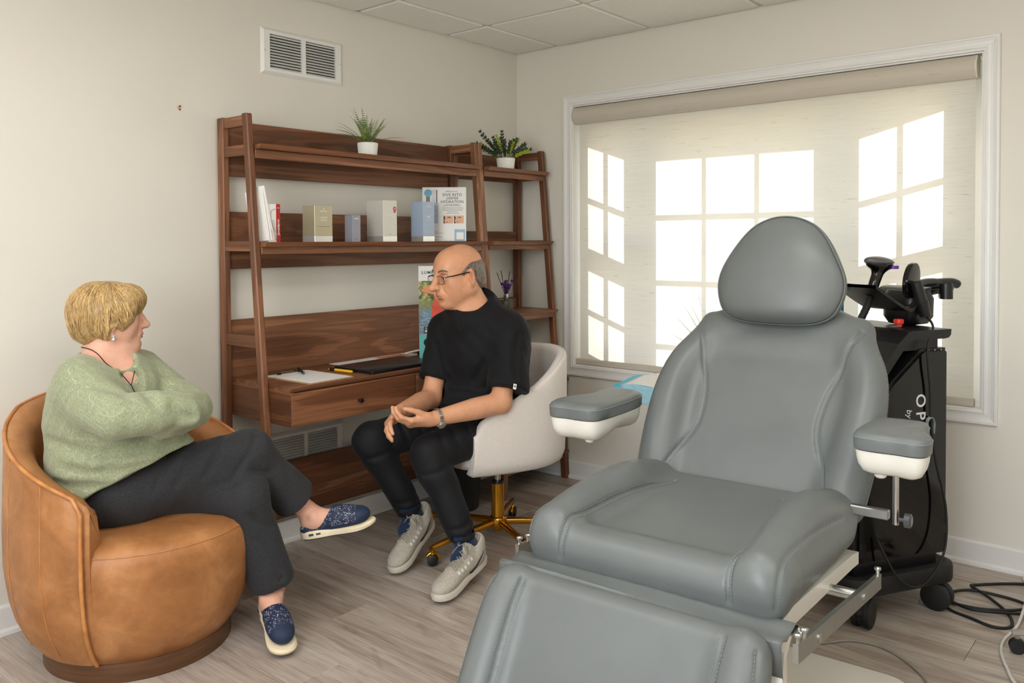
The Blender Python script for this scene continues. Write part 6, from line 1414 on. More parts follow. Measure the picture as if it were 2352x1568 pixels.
# bumper base and casters
def rrect(x0, x1, y0, y1, r, n=6): return [(cx + r * math.cos(math.radians(a)), cy + r * math.sin(math.radians(a))) for cx, cy, a0 in ((x1 - r, y1 - r, 0), (x0 + r, y1 - r, 90), (x0 + r, y0 + r, 180), (x1 - r, y0 + r, 270)) for a in np.linspace(a0, a0 + 90, n)]
m = MB(); m.grid([[(x, y, z) for x, y in rrect(-0.46 + i, 0.035 - i, -0.040 + i, 0.40 - i, 0.06 - i)] for i, z in ((0.02, 0.098), (0.004, 0.104), (0.0, 0.118), (0.0, 0.158), (0.004, 0.168), (0.025, 0.172), (0.045, 0.160))], closed_u=True, cap=True); m.build('bumper_base', 'rubber_black', lz, smooth=40)
MB().box((-0.40, 0.02, 0.155), (-0.02, 0.34, 0.202)).build('chassis', 'satin_black', lz)
for x, y, ang in ((-0.040, -0.005, 25), (-0.395, -0.020, -60), (-0.03, 0.365, 40), (-0.40, 0.36, 10)):
    a = math.radians(ang); s = Vector((math.cos(a), math.sin(a), 0)); c = Vector((x, y, 0.050))
    cs = MB(); cs.cyl((x, y, 0.104), (x, y, 0.085), 0.009, 12); cs.cyl((x, y, 0.090), (x, y, 0.052), 0.019, 16); cs.tube([c + s * -0.010, c + s * 0.010], 0.044, 20); f = cs.build('caster', 'satin_black', lz, smooth=40)
    for sg in (-1, 1):
        w = MB(); w.tube([c + s * sg * 0.011, c + s * sg * 0.013, c + s * sg * 0.029, c + s * sg * 0.032], [0.045, 0.050, 0.050, 0.043], 28); w.build('wheel', 'rubber_black', f, smooth=40)
    b = MB(); n = Vector((-s.y, s.x, 0)); b.tube([c + n * 0.02 + Vector((0, 0, 0.045)), c + n * 0.055 + Vector((0, 0, 0.040))], [0.012, 0.007], 8, flat=0.5); b.build('brake_lever', 'satin_black', f)
# handpiece standing in the tray
def LZW(x, y, z): v = Matrix.Rotation(ALZ, 4, 'Z') @ Vector((x, y, z)); return (v.x + LSX, v.y + LSY, z)
gun = thing('laser_handpiece', 'black gun-shaped handpiece with clear head standing in the holder tray', 'handpiece', LZW(-0.165, 0.18, 1.125), ALZ)
hp = [ell((0.030, 0, 0.125), (0.062, 0.032, 0.026), 0.02, R=roty(6)), chain([(-0.012, 0, 0.012), (0.005, 0, 0.060), (0.028, 0, 0.110)], [0.019, 0.020, 0.022], 0.02)[0]]
sdf_obj('grip', hp, 0.003, 'gloss_black', gun, (0, 0, 0))
sdf_obj('clear_cover', [ell((0.028, 0, 0.134), (0.068, 0.036, 0.022), 0.01, R=roty(6)), plane((0, 0, -1), (0, 0, 0.128), 0.004)], 0.003, 'smoke_clear', gun, (0, 0, 0))
MB().box((0.062, -0.034, 0.108), (0.092, -0.018, 0.121), 0.003).build('status_window', 'violet_glass', gun)
hs = cr([(-0.014, 0, 0.010), (-0.030, 0, -0.03), (-0.052, 0.005, -0.075), (-0.075, 0.01, -0.115)], 6)
MB().tube(hs, [0.013 + 0.001 * (i % 2) for i in range(len(hs))], 10).build('hose', 'rubber_black', gun, smooth=30)
# flat oval applicator hanging in the holder, with its lead
ap = thing('oval_applicator', 'black oval applicator with a round grip clipped in the console holder', 'handpiece', LZW(-0.022, 0.10, 1.06), ALZ)
R_ = rotz(20) @ roty(28); m = MB(); m.tf = Matrix.Translation((-0.020, 0.02, 0.130)) @ Matrix(R_.tolist()).to_4x4()
m.grid([[(0.050 * math.cos(a) * k, y_, 0.072 * math.sin(a) * k) for a in np.linspace(0, 2 * math.pi, 36, endpoint=False)] for k, y_ in ((0.80, -0.012), (0.96, -0.010), (1.0, 0.0), (0.96, 0.010), (0.80, 0.013))], closed_u=True, cap=True); m.build('paddle', 'gloss_black', ap, smooth=40)
m = MB(); m.tube([(-0.030, -0.01, 0.125), (-0.018, -0.015, 0.080), (-0.004, -0.018, 0.040), (0.008, -0.020, 0.0)], [0.021, 0.022, 0.022, 0.020], 18); m.tube([(-0.008, -0.017, 0.052), (-0.004, -0.018, 0.040)], [0.0235, 0.0235], 18); m.build('grip', 'satin_black', ap, smooth=40)
cab = cr([(0.008, -0.020, 0.0), (-0.02, -0.08, -0.035)] + [(x + 0.04 + 0.022, y - 0.10, z - 1.06) for x, y, z in ((-0.150, -0.020, 0.954), (-0.136, -0.020, 0.797), (-0.133, -0.020, 0.703), (-0.118, -0.030, 0.547), (-0.082, -0.040, 0.389), (-0.091, -0.050, 0.251), (-0.147, -0.060, 0.169), (-0.227, -0.060, 0.123), (-0.316, -0.055, 0.166), (-0.375, -0.020, 0.294))], 8)
MB().tube(cab, 0.0042, 8).build('lead', 'rubber_black', ap, smooth=80)

# ------------------------------------------------------------------ cords on the floor
def cord(name, pts, r, mat, label, n=8, cat='cord'):
    o = MB().tube(cr([(x, y, r + z) for x, y, z in pts], n), r, 8).build(name, mat, None, smooth=80); return tag(o, label, cat)
plain('cord_grey', rgb(150, 144, 134), 0.5, nscale=40); plain('cord_white', rgb(206, 202, 194), 0.5, nscale=40)
cord('power_cord', [(-0.50, -2.40, 0.02), (-0.545, -2.470, 0), (-0.575, -2.545, 0), (-0.600, -2.62, 0), (-0.560, -2.665, 0), (-0.455, -2.640, 0), (-0.355, -2.560, 0.006), (-0.290, -2.490, 0.008), (-0.240, -2.500, 0), (-0.165, -2.575, 0), (-0.110, -2.655, 0), (-0.10, -2.74, 0), (-0.15, -2.82, 0), (-0.24, -2.80, 0), (-0.33, -2.76, 0.0), (-0.41, -2.69, 0), (-0.50, -2.60, 0.012), (-0.52, -2.53, 0.010), (-0.46, -2.455, 0), (-0.40, -2.43, 0), (-0.33, -2.49, 0.006), (-0.30, -2.60, 0), (-0.33, -2.68, 0), (-0.42, -2.665, 0.010), (-0.50, -2.56, 0.012), (-0.48, -2.43, 0)], 0.0055, 'rubber_black', 'thick black power cord coiled on the floor beside the console')
cord('grey_cable', [(-1.30, -2.12, 0), (-1.15, -2.16, 0), (-1.068, -2.221, 0), (-1.005, -2.279, 0), (-0.994, -2.372, 0), (-1.052, -2.467, 0), (-1.139, -2.539, 0), (-1.28, -2.60, 0), (-1.5, -2.66, 0)], 0.0048, 'cord_grey', 'grey cable curving out from under the treatment chair base')
cord('pale_cable', [(-0.02, -2.66, 0.05), (-0.050, -2.628, 0.004), (-0.10, -2.64, 0), (-0.20, -2.665, 0.012), (-0.396, -2.679, 0.012), (-0.549, -2.680, 0), (-0.686, -2.664, 0), (-0.791, -2.675, 0), (-0.903, -2.712, 0), (-0.973, -2.741, 0), (-1.10, -2.82, 0)], 0.0052, 'cord_white', 'pale grey cable winding along the floor at the right edge')
# foot of a rolling stand that just enters at the right edge
rsd = thing('rolling_stand', 'grey foot and caster of a rolling stand cut by the right edge', 'stand', (-0.70, -2.86, 0))
m = MB(); m.tube([(0, 0, 0.30), (0, 0, 0.85)], 0.016, 16); m.build('pole', 'steel', rsd, smooth=40)
MB().lathe([(0.0, 0.06), (0.05, 0.06), (0.05, 0.10), (0.02, 0.30), (0.0, 0.30)], n=20).build('hub', 'cord_grey', rsd, smooth=40)
for k in range(5):
    a = math.radians(108 + 72 * k); d = Vector((math.cos(a), math.sin(a), 0))
    lg = MB().tube([d * 0.03 + Vector((0, 0, 0.085)), d * 0.17 + Vector((0, 0, 0.066))], [0.020, 0.016], 10, flat=0.5).build('stand_leg', 'cord_grey', rsd, smooth=50)
    c = d * 0.155 + Vector((0, 0, 0.024)); s = Vector((-d.y, d.x, 0)); MB().tube([c - s * 0.012, c + s * 0.012], 0.024, 18).build('wheel', 'rubber_black', lg, smooth=40); MB().cyl(c, c + Vector((0, 0, 0.038)), 0.007, 10).build('stem', 'zinc', lg)

# ------------------------------------------------------------------ side table with a blue absorbent pad behind the chair
walnut('table_wood', 'y', 0.75)
tb = thing('side_table', 'small dark wood tray table behind the treatment chair', 'table', (-0.52, -1.42, 0))
m = MB(); m.grid([[(x, y, z) for x, y in rrect(-0.20 + i, 0.20 - i, -0.27 + i, 0.27 - i, 0.05)] for i, z in ((0.010, 0.688), (0.0, 0.694), (0.0, 0.706), (0.004, 0.710))], closed_u=True, cap=True); m.build('table_top', 'table_wood', tb, smooth=40)
m = MB(); m.lathe([(0.15, 0.0), (0.15, 0.012), (0.03, 0.030), (0.018, 0.05), (0.018, 0.680), (0.06, 0.688), (0, 0.688)], n=28); m.build('table_stand', 'satin_black', tb, smooth=35)
def mk_pad():
    t = NT('pad_white'); M['pad_white'] = t.set(t.ramp(t.noise(t.coord(), 120, 2), [(0.3, rgb(222, 220, 216)), (0.7, rgb(236, 235, 232))]), 0.8)
    plain('pad_blue', rgb(72, 178, 208), 0.55, nscale=60, namt=0.05); plain('pad_pale_blue', rgb(150, 196, 212), 0.6, nscale=60, namt=0.06)
mk_pad()
pdx = thing('absorbent_pad', 'blue and white absorbent pad draped over the side table edge', 'pad', (-0.52, -1.42, 0.711))
def padz(x, y):
    z = 0.006 + 0.006 * math.sin(19 * y + 5 * x) + 0.006 * math.sin(23 * x + 3) + 0.030 * math.exp(-((x - 0.02) / 0.07) ** 2) * (0.5 + 0.5 * math.sin(9 * y + 1))
    return z
def pad_pt(s, y):
    """s runs from the draped front edge over the table top to the back"""
    if s < 0.075: return (-0.212 - 0.006 * math.sin(25 * y), y, 0.004 - (0.075 - s) * 0.96 + 0.003 * math.sin(40 * y))
    x = -0.205 + (s - 0.075); return (x, y, padz(x, y) + 0.003)
for nm, s0, s1, y0, y1, mt in (('pad_centre', 0.075, 0.36, -0.20, 0.235, 'pad_white'), ('pad_border', 0.36, 0.42, -0.22, 0.262, 'pad_blue'), ('pad_front_drape', 0.0, 0.075, -0.22, 0.235, 'pad_pale_blue'), ('pad_border', 0.0, 0.36, 0.235, 0.268, 'pad_blue')):
    m = MB(); rows = [[pad_pt(s, y) for y in np.linspace(y0, y1, 24)] for s in np.linspace(s0, s1, 18)]; m.grid(rows); o = m.build(nm, mt, pdx, smooth=60); md = o.modifiers.new('t', 'SOLIDIFY'); md.thickness = 0.0015
# ------------------------------------------------------------------ plants
def mk_pot_white():
    plain('pot_white', rgb(232, 230, 224), 0.5, nscale=20, namt=0.01); plain('soil', rgb(52, 40, 30), 0.95, nscale=80, namt=0.3)
    t = NT('fern_green'); oi = t.n('ObjectInfo'); c = t.ramp(t.noise(t.coord(), 35, 2), [(0.3, rgb(62, 92, 36)), (0.6, rgb(108, 136, 56)), (0.75, rgb(154, 168, 70))]); c = t.mix(0.6, c, t.ramp(oi.outputs['Random'], [(0, (0.7, 0.75, 0.7, 1)), (1, (1.2, 1.15, 1.0, 1))]), 'MULTIPLY'); M['fern_green'] = t.set(c, 0.55)
    plain('leaf_dark', rgb(44, 62, 36), 0.45, nscale=60, namt=0.25); plain('leaf_lime', rgb(160, 178, 44), 0.5, nscale=60, namt=0.2)
mk_pot_white()
def ribbed_pot(par, r0, r1, h):
    rows = []
    for z, r in ((0, r0 - 0.003), (0.002, r0), (h - 0.003, r1), (h, r1 - 0.001), (h, r1 - 0.004), (h - 0.012, r1 - 0.005)):
        rows.append([((r + (0.0011 if k % 2 else 0) * (0.002 < z + 0.001 < h)) * math.cos(2 * math.pi * k / 88), (r + (0.0011 if k % 2 else 0) * (0.002 < z + 0.001 < h)) * math.sin(2 * math.pi * k / 88), z) for k in range(88)])
    MB().grid(rows, closed_u=True, cap=True).build('pot', 'pot_white', par)
    MB().lathe([(r1 - 0.006, h - 0.010), (0, h - 0.006)], n=24).build('soil', 'soil', par)
def leaf_quad(m, p, d, n, w, l):
    """pointed leaf blade from p along d, normal n"""
    d = Vector(d).normalized(); n = Vector(n); s = d.cross(n).normalized(); n = s.cross(d); p = Vector(p)
    m.add([p, p + d * l * 0.4 + s * w - n * 0.0006, p + d * l, p + d * l * 0.4 - s * w - n * 0.0006, p + d * l * 0.45 + n * w * 0.35], [(0, 1, 4), (1, 2, 4), (2, 3, 4), (3, 0, 4)])
rs = random.Random(8)
fern = thing('potted_fern', 'small artificial fern in a ribbed white pot on the top shelf', 'potted plant', (-1.341, -0.225, 1.7382))
ribbed_pot(fern, 0.041, 0.046, 0.058)
fr_specs = []
for i in range(26):
    az = rs.uniform(0, 360); el = rs.uniform(48, 84); ln = rs.uniform(0.125, 0.168); fr_specs.append((az, el, ln, rs.uniform(0.3, 0.9)))
fr_specs += [(188, 26, 0.175, 1.0), (176, 38, 0.16, 1.1), (-28, 28, 0.165, 0.9), (4, 30, 0.12, 1.2), (60, 45, 0.13, 0.6), (-120, 50, 0.12, 0.7)]
for az, el, ln, bend in fr_specs:
    a, e = math.radians(az), math.radians(el); m = MB(); p = Vector((0.018 * math.cos(a) * rs.uniform(0.3, 1.2), 0.018 * math.sin(a) * rs.uniform(0.3, 1.2), 0.052)); pts = [p.copy()]; N = 15
    for k in range(N):
        d = Vector((math.cos(a) * math.cos(e), math.sin(a) * math.cos(e), math.sin(e))); p = p + d * ln / N; pts.append(p.copy()); e -= math.radians(bend * 2.4)
    m.tube(pts, [0.0011 * (1 - 0.6 * k / N) for k in range(N + 1)], 4)
    for k in range(3, N + 1):
        d = (pts[k] - pts[k - 1]).normalized(); s = d.cross(Vector((0, 0, 1))); s = s.normalized() if s.length > 0.05 else Vector((1, 0, 0)); l = 0.0125 * math.sin(math.pi * (0.18 + 0.80 * k / N)) + 0.002
        for sg in (-1, 1): leaf_quad(m, pts[k], s * sg + d * 0.55, d.cross(s), 0.0022, l)
    m.build('frond', 'fern_green', fern)
bush = thing('potted_boxwood', 'small artificial leafy sprig plant in a ribbed white pot on the corner shelf', 'potted plant', (-0.371, -0.225, 1.7382))
ribbed_pot(bush, 0.044, 0.050, 0.060)
for i in range(30):
    az = rs.uniform(0, 360); el = rs.uniform(20, 80); ln = rs.uniform(0.09, 0.145) * (1.15 if el < 50 else 1.0)
    if i < 6: az, el, ln = [(175, 42, .185), (168, 30, .18), (160, 52, .19), (5, 40, .19), (-6, 28, .18), (12, 52, .175)][i]
    a, e = math.radians(az), math.radians(el); p = Vector((0.022 * math.cos(a), 0.022 * math.sin(a), 0.052)); pts = [p.copy()]; N = 9
    for k in range(N):
        d = Vector((math.cos(a) * math.cos(e), math.sin(a) * math.cos(e), math.sin(e))); p = p + d * ln / N; pts.append(p.copy()); e -= math.radians(rs.uniform(-1, 3))
    m = MB(); m.tube(pts, 0.0013, 4); lime = rs.random() < 0.36
    for k in range(3, N + 1):
        d = (pts[k] - pts[k - 1]).normalized()
        for q in range(4):
            aa = q * math.pi / 2 + k * 0.8; s = d.orthogonal().normalized(); s2 = d.cross(s); side = s * math.cos(aa) + s2 * math.sin(aa); leaf_quad(m, pts[k], side * 0.75 + d, d.cross(side), 0.0046, 0.020)
    leaf_quad(m, pts[-1], d, d.orthogonal(), 0.004, 0.018)
    m.build('sprig', 'leaf_lime' if lime else 'leaf_dark', bush)

# ------------------------------------------------------------------ boxed products on the second shelf
Z2 = 1.3472
def prod_mat(name, c1, metal=0.0, rough=0.35): plain(name, c1, rough, metal, nscale=12, namt=0.02)
prod_mat('carton_gold', rgb(186, 178, 150), 0.35, 0.3); prod_mat('carton_slate', rgb(150, 152, 164)); prod_mat('carton_pale', rgb(212, 210, 202), 0.15, 0.3); prod_mat('carton_blue', rgb(168, 186, 208)); prod_mat('foil_silver', rgb(226, 226, 224), 0.6, 0.25); prod_mat('carton_white', rgb(234, 232, 228)); prod_mat('carton_red', rgb(176, 28, 36)); prod_mat('sticker_red', rgb(214, 66, 54))
plain('ink_white', rgb(246, 246, 244), 0.4, nscale=60, namt=0.01); plain('ink_dark', rgb(60, 60, 66), 0.6, nscale=60); plain('ink_grey', rgb(128, 124, 120), 0.6, nscale=60); plain('ink_yellow', rgb(206, 186, 90), 0.5, nscale=60)
def carton(name, label, x, y, w, dpt, h, mat, foil, lines, rz=0.0, mark=True):
    """front-left corner at (x,y)"""
    t = thing(name, label, 'box', (x + w / 2, y + dpt / 2, Z2), rz)
    a, b = w / 2, dpt / 2; z0 = 0.026 if foil else 0.0
    bx = MB().box((-a, -b, z0), (a, b, h), 0.0008).build('carton', mat, t)
    if foil: MB().box((-a - 0.0002, -b - 0.0002, 0), (a + 0.0002, b + 0.0002, z0), 0.0006).build('foil_band', 'foil_silver', t)
    f = lambda px, pz: frame((px, -b - 0.0005, pz), (1, 0, 0), (0, 0, 1))
    for txt, px, pz, sz, mt in lines: text_part(txt, sz, mt, bx, f(px, pz), depth=0.0002)
    if mark:
        m = MB(); m.tf = f(0.0, h - 0.014); m.lathe([(0.0, 0.0004), (0.0022, 0.0003), (0.0022, 0.0)], (-0.001, 0, 0), 8); m.lathe([(0.0, 0.0004), (0.0016, 0.0003), (0.0016, 0.0)], (0.003, 0.0012, 0), 8); m.build('logo_mark', 'ink_white', bx)
    return t, bx
carton('product_box', 'gold skincare box with silver base band on the middle shelf', -1.660, -0.252, 0.094, 0.085, 0.156, 'carton_gold', True, [('SkinMedica', 0, 0.132, 0.0085, 'ink_white'), ('LUMIVIVE', 0, 0.104, 0.0098, 'ink_white'), ('SYSTEM', 0, 0.093, 0.0098, 'ink_white'), ('DAY DAMAGE DEFENSE  NIGHT REPAIR', 0, 0.066, 0.0036, 'ink_grey')])
carton('product_box', 'smallest slate grey skincare box on the middle shelf', -1.455, -0.252, 0.045, 0.055, 0.119, 'carton_slate', False, [('SkinMedica', 0, 0.103, 0.0062, 'ink_white'), ('HA', -0.002, 0.060, 0.008, 'ink_yellow'), ('serum', 0, 0.052, 0.004, 'ink_yellow'), ('NET WT', 0, 0.012, 0.0035, 'ink_grey')])
t, bx = carton('product_box', 'tall pale silver skincare box with a red sticker on the middle shelf', -1.278, -0.254, 0.085, 0.115, 0.192, 'carton_pale', True, [('SkinMedica', 0, 0.168, 0.0082, 'ink_white'), ('TNS', 0, 0.138, 0.0080, 'ink_white'), ('ADVANCED+', 0, 0.128, 0.0090, 'ink_white'), ('SERUM', 0, 0.118, 0.0080, 'ink_white'), ('NET WT', 0, 0.036, 0.0035, 'ink_grey')])
m = MB(); m.tf = frame((0.028, -0.0582, 0.153), (1, 0, 0), (0, 0, 1)); m.lathe([(0.0, 0.0006), (0.0105, 0.0005), (0.0105, 0.0)], n=20); m.box((-0.006, -0.018, 0), (0.006, -0.004, 0.0004)); m.build('award_sticker', 'sticker_red', bx)
text_part('NEW', 0.006, 'ink_white', bx, frame((0.028, -0.0592, 0.153), (1, 0, 0), (0, 0, 1)), depth=0.0002)
carton('product_box', 'tall light blue skincare box in front of the printed sign', -1.024, -0.254, 0.077, 0.085, 0.194, 'carton_blue', True, [('SkinMedica', 0, 0.170, 0.0080, 'ink_white'), ('HA', -0.002, 0.120, 0.0170, 'ink_white'), ('5', 0.014, 0.126, 0.0090, 'ink_white'), ('HYDRA COLLAGEN', 0, 0.104, 0.0048, 'ink_white'), ('REJUVENATING HYDRATOR', 0, 0.046, 0.0036, 'ink_white')])
t, bx = carton('product_box', 'white box with a red spine beside the leaflets', -1.886, -0.252, 0.054, 0.11, 0.155, 'carton_white', False, [], mark=False)
MB().box((0.0085, -0.0556, 0.0), (0.0274, 0.0554, 0.1552)).build('red_spine', 'carton_red', bx)
text_part('Juvederm', 0.017, 'ink_white', bx, frame((0.018, -0.0562, 0.060), (0, 0, 1), (-1, 0, 0)), depth=0.0002, shear=0.3)
text_part('430', 0.006, 'ink_white', bx, frame((0.018, -0.0562, 0.139), (1, 0, 0), (0, 0, 1)), depth=0.0002)
m = MB(); m.tf = frame((-0.010, -0.0556, 0.08), (1, 0, 0), (0, 0, 1)); m.tube(cr([(0.014, 0.055, 0), (-0.004, 0.045, 0), (-0.006, 0.01, 0), (0.004, -0.02, 0), (0.016, -0.04, 0)], 5), 0.0008, 5); m.build('red_curve', 'carton_red', bx)
# leaflets in an acrylic stand
def mk_acrylic():
    t = NT('acrylic'); tr = t.n('BsdfTransparent'); tr.inputs[0].default_value = (0.93, 0.95, 0.95, 1); g = t.n('BsdfGlossy'); g.inputs['Roughness'].default_value = 0.05; mx = t.n('MixShader'); mx.inputs[0].default_value = 0.10; t.l(tr.outputs[0], mx.inputs[1]); t.l(g.outputs[0], mx.inputs[2]); t.l(mx.outputs[0], t.out.inputs[0]); M['acrylic'] = t.m
mk_acrylic()
plain('paper_white', rgb(236, 234, 230), 0.7, nscale=30, namt=0.01); plain('print_skin', rgb(222, 178, 148), 0.6, nscale=25, namt=0.08); plain('print_hair', rgb(58, 40, 34), 0.6, nscale=60, namt=0.2); plain('print_peach', rgb(226, 196, 180), 0.6, nscale=30); plain('print_blue', rgb(158, 190, 214), 0.6, nscale=30); plain('print_tealblue', rgb(112, 172, 200), 0.6, nscale=30); plain('print_greyblue', rgb(178, 186, 204), 0.6, nscale=30); plain('print_lightgrey', rgb(214, 214, 216), 0.6, nscale=30)
lf = thing('leaflet_stand', 'skincare leaflets with a face leaning in a clear stand at the shelf end', 'leaflets', (-1.918, -0.225, Z2))
for i, (dx, tilt, h) in enumerate(((-0.006, 9, 0.20), (0.006, 10, 0.215), (0.016, 12, 0.222))):
    m = MB(); mt = Matrix.Translation((dx, 0, 0.002)) @ Matrix.Rotation(math.radians(-tilt), 4, 'Y') @ Matrix.Rotation(math.radians(-38), 4, 'Z'); m.tf = mt; m.box((-0.018, -0.0006, 0), (0.052, 0.0006, h)); p = m.build('leaflet', 'paper_white', lf)
    if i == 2:
        for poly, mm, off in (([(-0.018, 0.222), (0.014, 0.222), (0.022, 0.190), (-0.018, 0.195)], 'print_hair', 0.0012), ([(-0.018, 0.195), (0.020, 0.192), (0.034, 0.150), (0.044, 0.115), (0.036, 0.105), (0.045, 0.06), (0.020, 0.045), (-0.018, 0.10)], 'print_skin', 0.0010), ([(-0.018, 0.002), (0.050, 0.002), (0.050, 0.042), (-0.018, 0.042)], 'print_peach', 0.0010), ([(0.002, 0.152), (0.020, 0.160), (0.026, 0.152), (0.022, 0.157)], 'print_hair', 0.0016), ([(0.008, 0.136), (0.018, 0.142), (0.024, 0.136), (0.016, 0.132)], 'print_hair', 0.0016), ([(0.028, 0.082), (0.040, 0.086), (0.038, 0.076)], 'carton_red', 0.0016)):
            q = MB(); q.tf = mt; q.add([(x, -off, z) for x, z in poly] + [(x, -off + 0.0003, z) for x, z in poly], [tuple(range(len(poly))), tuple(range(2 * len(poly) - 1, len(poly) - 1, -1))]); q.build('print', mm, p)
m = MB(); m.tf = Matrix.Translation((0.028, 0, 0.0)) @ Matrix.Rotation(math.radians(-12), 4, 'Y') @ Matrix.Rotation(math.radians(-38), 4, 'Z'); m.box((-0.022, -0.004, 0), (0.056, -0.002, 0.085)); m.build('clear_front', 'acrylic', lf)
MB().box((-0.03, -0.045, 0), (0.075, 0.03, 0.0022)).build('clear_base', 'acrylic', lf)

# ------------------------------------------------------------------ printed sign with stand
def flat_print(par, mtx, poly, mt, off, name='print'):
    q = MB(); q.tf = mtx; n = len(poly); q.add([(x, z, off) for x, z in poly] + [(x, z, off - 0.0003) for x, z in poly], [tuple(range(n)), tuple(range(2 * n - 1, n - 1, -1))]); return q.build(name, mt, par)
def rect(x0, z0, x1, z1): return [(x0, z0), (x1, z0), (x1, z1), (x0, z1)]
sg = thing('printed_sign', 'white printed skincare sign reading dive into deeper hydration', 'sign', (-0.838, -0.212, Z2))
ux = Vector((0.655, -0.755, 0)).normalized(); tl_ = Vector((0.755, 0.655, 0)).normalized()
upv = (Vector((0, 0, 1)) * math.cos(math.radians(8)) + tl_ * math.sin(math.radians(8)))
SM = frame((0, 0, 0.002), ux, upv)            # x across, y up, z towards the room
W_, H_ = 0.222, 0.276
b = MB(); b.tf = SM; b.box((-W_ / 2, 0, -0.002), (W_ / 2, H_, 0)); brd = b.build('board', 'paper_white', sg)
flat_print(brd, SM, rect(-W_ / 2 + 0.002, 0.002, W_ / 2 - 0.002, H_ - 0.002), 'carton_white', 0.0008)
flat_print(brd, SM, rect(-0.080, 0.045, -0.030, 0.110) , 'print_lightgrey', 0.0012); flat_print(brd, SM, rect(-0.072, 0.090, -0.030, 0.195), 'print_greyblue', 0.0013); flat_print(brd, SM, rect(-0.066, 0.195, -0.033, 0.262), 'print_lightgrey', 0.0013); flat_print(brd, SM, rect(-0.040, 0.195, -0.036, 0.262), 'ink_dark', 0.0016); flat_print(brd, SM, rect(-0.092, 0.200, -0.072, 0.235), 'ink_grey', 0.0013); flat_print(brd, SM, rect(-0.070, 0.050, -0.032, 0.090), 'carton_white', 0.0016)
flat_print(brd, SM, [(-0.082 + 0.0195 * math.cos(a), 0.246 + 0.0195 * math.sin(a)) for a in np.linspace(0, 2 * math.pi, 24, endpoint=False)], 'print_tealblue', 0.0020)
flat_print(brd, SM, rect(0.052, 0.0, 0.105, 0.060), 'print_blue', 0.0014); flat_print(brd, SM, rect(0.062, 0.008, 0.098, 0.044), 'carton_white', 0.0018)
def ST(txt, x, y, sz, mt='ink_dark', shear=0.0, off=0.002): text_part(txt, sz, mt, brd, SM @ Matrix.Translation((x, y, off)), depth=0.0002, shear=shear)
ST('DERMATOLOGY', 0.038, 0.253, 0.0085, 'ink_grey'); ST('DIVE INTO', 0.040, 0.236, 0.0205); ST('DEEPER', 0.040, 0.218, 0.0185, shear=0.3); ST('HYDRATION', 0.040, 0.200, 0.0200)
ST('HA5 HYDRA COLLAGEN', 0.040, 0.186, 0.0062); ST('REPLENISH + RESTORE HYDRATOR', 0.040, 0.180, 0.0058)
for k, (w, y) in enumerate(((0.106, 0.170), (0.108, 0.163), (0.100, 0.156), (0.056, 0.149), (0.072, 0.140))): flat_print(brd, SM, rect(0.042 - w / 2, y - 0.0009, 0.042 + w / 2, y + 0.0009), 'ink_grey', 0.0016, 'small_print')
for k, (w, y) in enumerate(((0.085, 0.040), (0.050, 0.032), (0.080, 0.022), (0.088, 0.014), (0.06, 0.007))): flat_print(brd, SM, rect(-0.045 - 0.044, y - 0.0008, -0.045 - 0.044 + w, y + 0.0008), 'print_lightgrey' if k % 2 else 'ink_grey', 0.0016, 'small_print')
ST('HA', -0.060, 0.150, 0.016); ST('5', -0.046, 0.156, 0.009); ST('SkinMedica', -0.052, 0.178, 0.0065)
for x in (-0.003, 0.050):
    flat_print(brd, SM, rect(x, 0.090, x + 0.048, 0.130), 'print_skin', 0.0014, 'photo'); flat_print(brd, SM, [(x, 0.090), (x + 0.008, 0.090), (x + 0.003, 0.105), (x + 0.009, 0.118), (x + 0.002, 0.130), (x, 0.130)], 'print_hair', 0.0018, 'photo'); flat_print(brd, SM, [(x + 0.018, 0.121), (x + 0.034, 0.123), (x + 0.036, 0.119), (x + 0.020, 0.118)], 'print_hair', 0.0018, 'photo'); flat_print(brd, SM, [(x + 0.010, 0.098), (x + 0.024, 0.099), (x + 0.018, 0.094)], 'sticker_red', 0.0018, 'photo')
b = MB(); b.tf = SM; b.box((-0.03, 0.0, -0.004), (0.03, 0.0015, -0.07)); b.box((-W_ / 2, -0.0012, -0.004), (W_ / 2, 0.0002, 0.003)); b.build('easel_foot', 'acrylic', sg)

# ------------------------------------------------------------------ poster card standing on the desk
def mk_poster():
    t = NT('print_lake'); tc_ = t.n('TexCoord'); v = t.coord((1, 1, 1)); g = t.n('SeparateXYZ'); t.l(tc_.outputs['Generated'], g.inputs[0])
    leaf = t.ramp(t.noise(v, 55, 4), [(0.35, rgb(60, 72, 44)), (0.5, rgb(150, 150, 86)), (0.7, rgb(222, 206, 150))])
    wat = t.ramp(t.noise(t.coord((40, 40, 220)), 1.0, 3), [(0.35, rgb(92, 112, 128)), (0.55, rgb(140, 166, 182)), (0.75, rgb(186, 202, 208))])
    mid = t.ramp(t.noise(v, 30, 2), [(0.3, rgb(128, 138, 86)), (0.7, rgb(172, 172, 116))])
    f1 = t.ramp(g.outputs[2], [(0.42, (0, 0, 0, 1)), (0.54, (1, 1, 1, 1))]); f2 = t.ramp(g.outputs[2], [(0.60, (0, 0, 0, 1)), (0.68, (1, 1, 1, 1))])
    c = t.mix(f1, wat, mid); c = t.mix(f2, c, leaf); M['print_lake'] = t.set(c, 0.5)
    plain('print_teal', rgb(108, 192, 188), 0.5, nscale=30, namt=0.02); plain('print_coral', rgb(232, 96, 70), 0.5, nscale=30, namt=0.1); plain('print_tan', rgb(232, 150, 110), 0.5, nscale=30, namt=0.06)
mk_poster()
po = thing('poster_card', 'tall lakeside poster card standing on the desk behind the man', 'poster', (-1.062, -0.262, 0.7855))
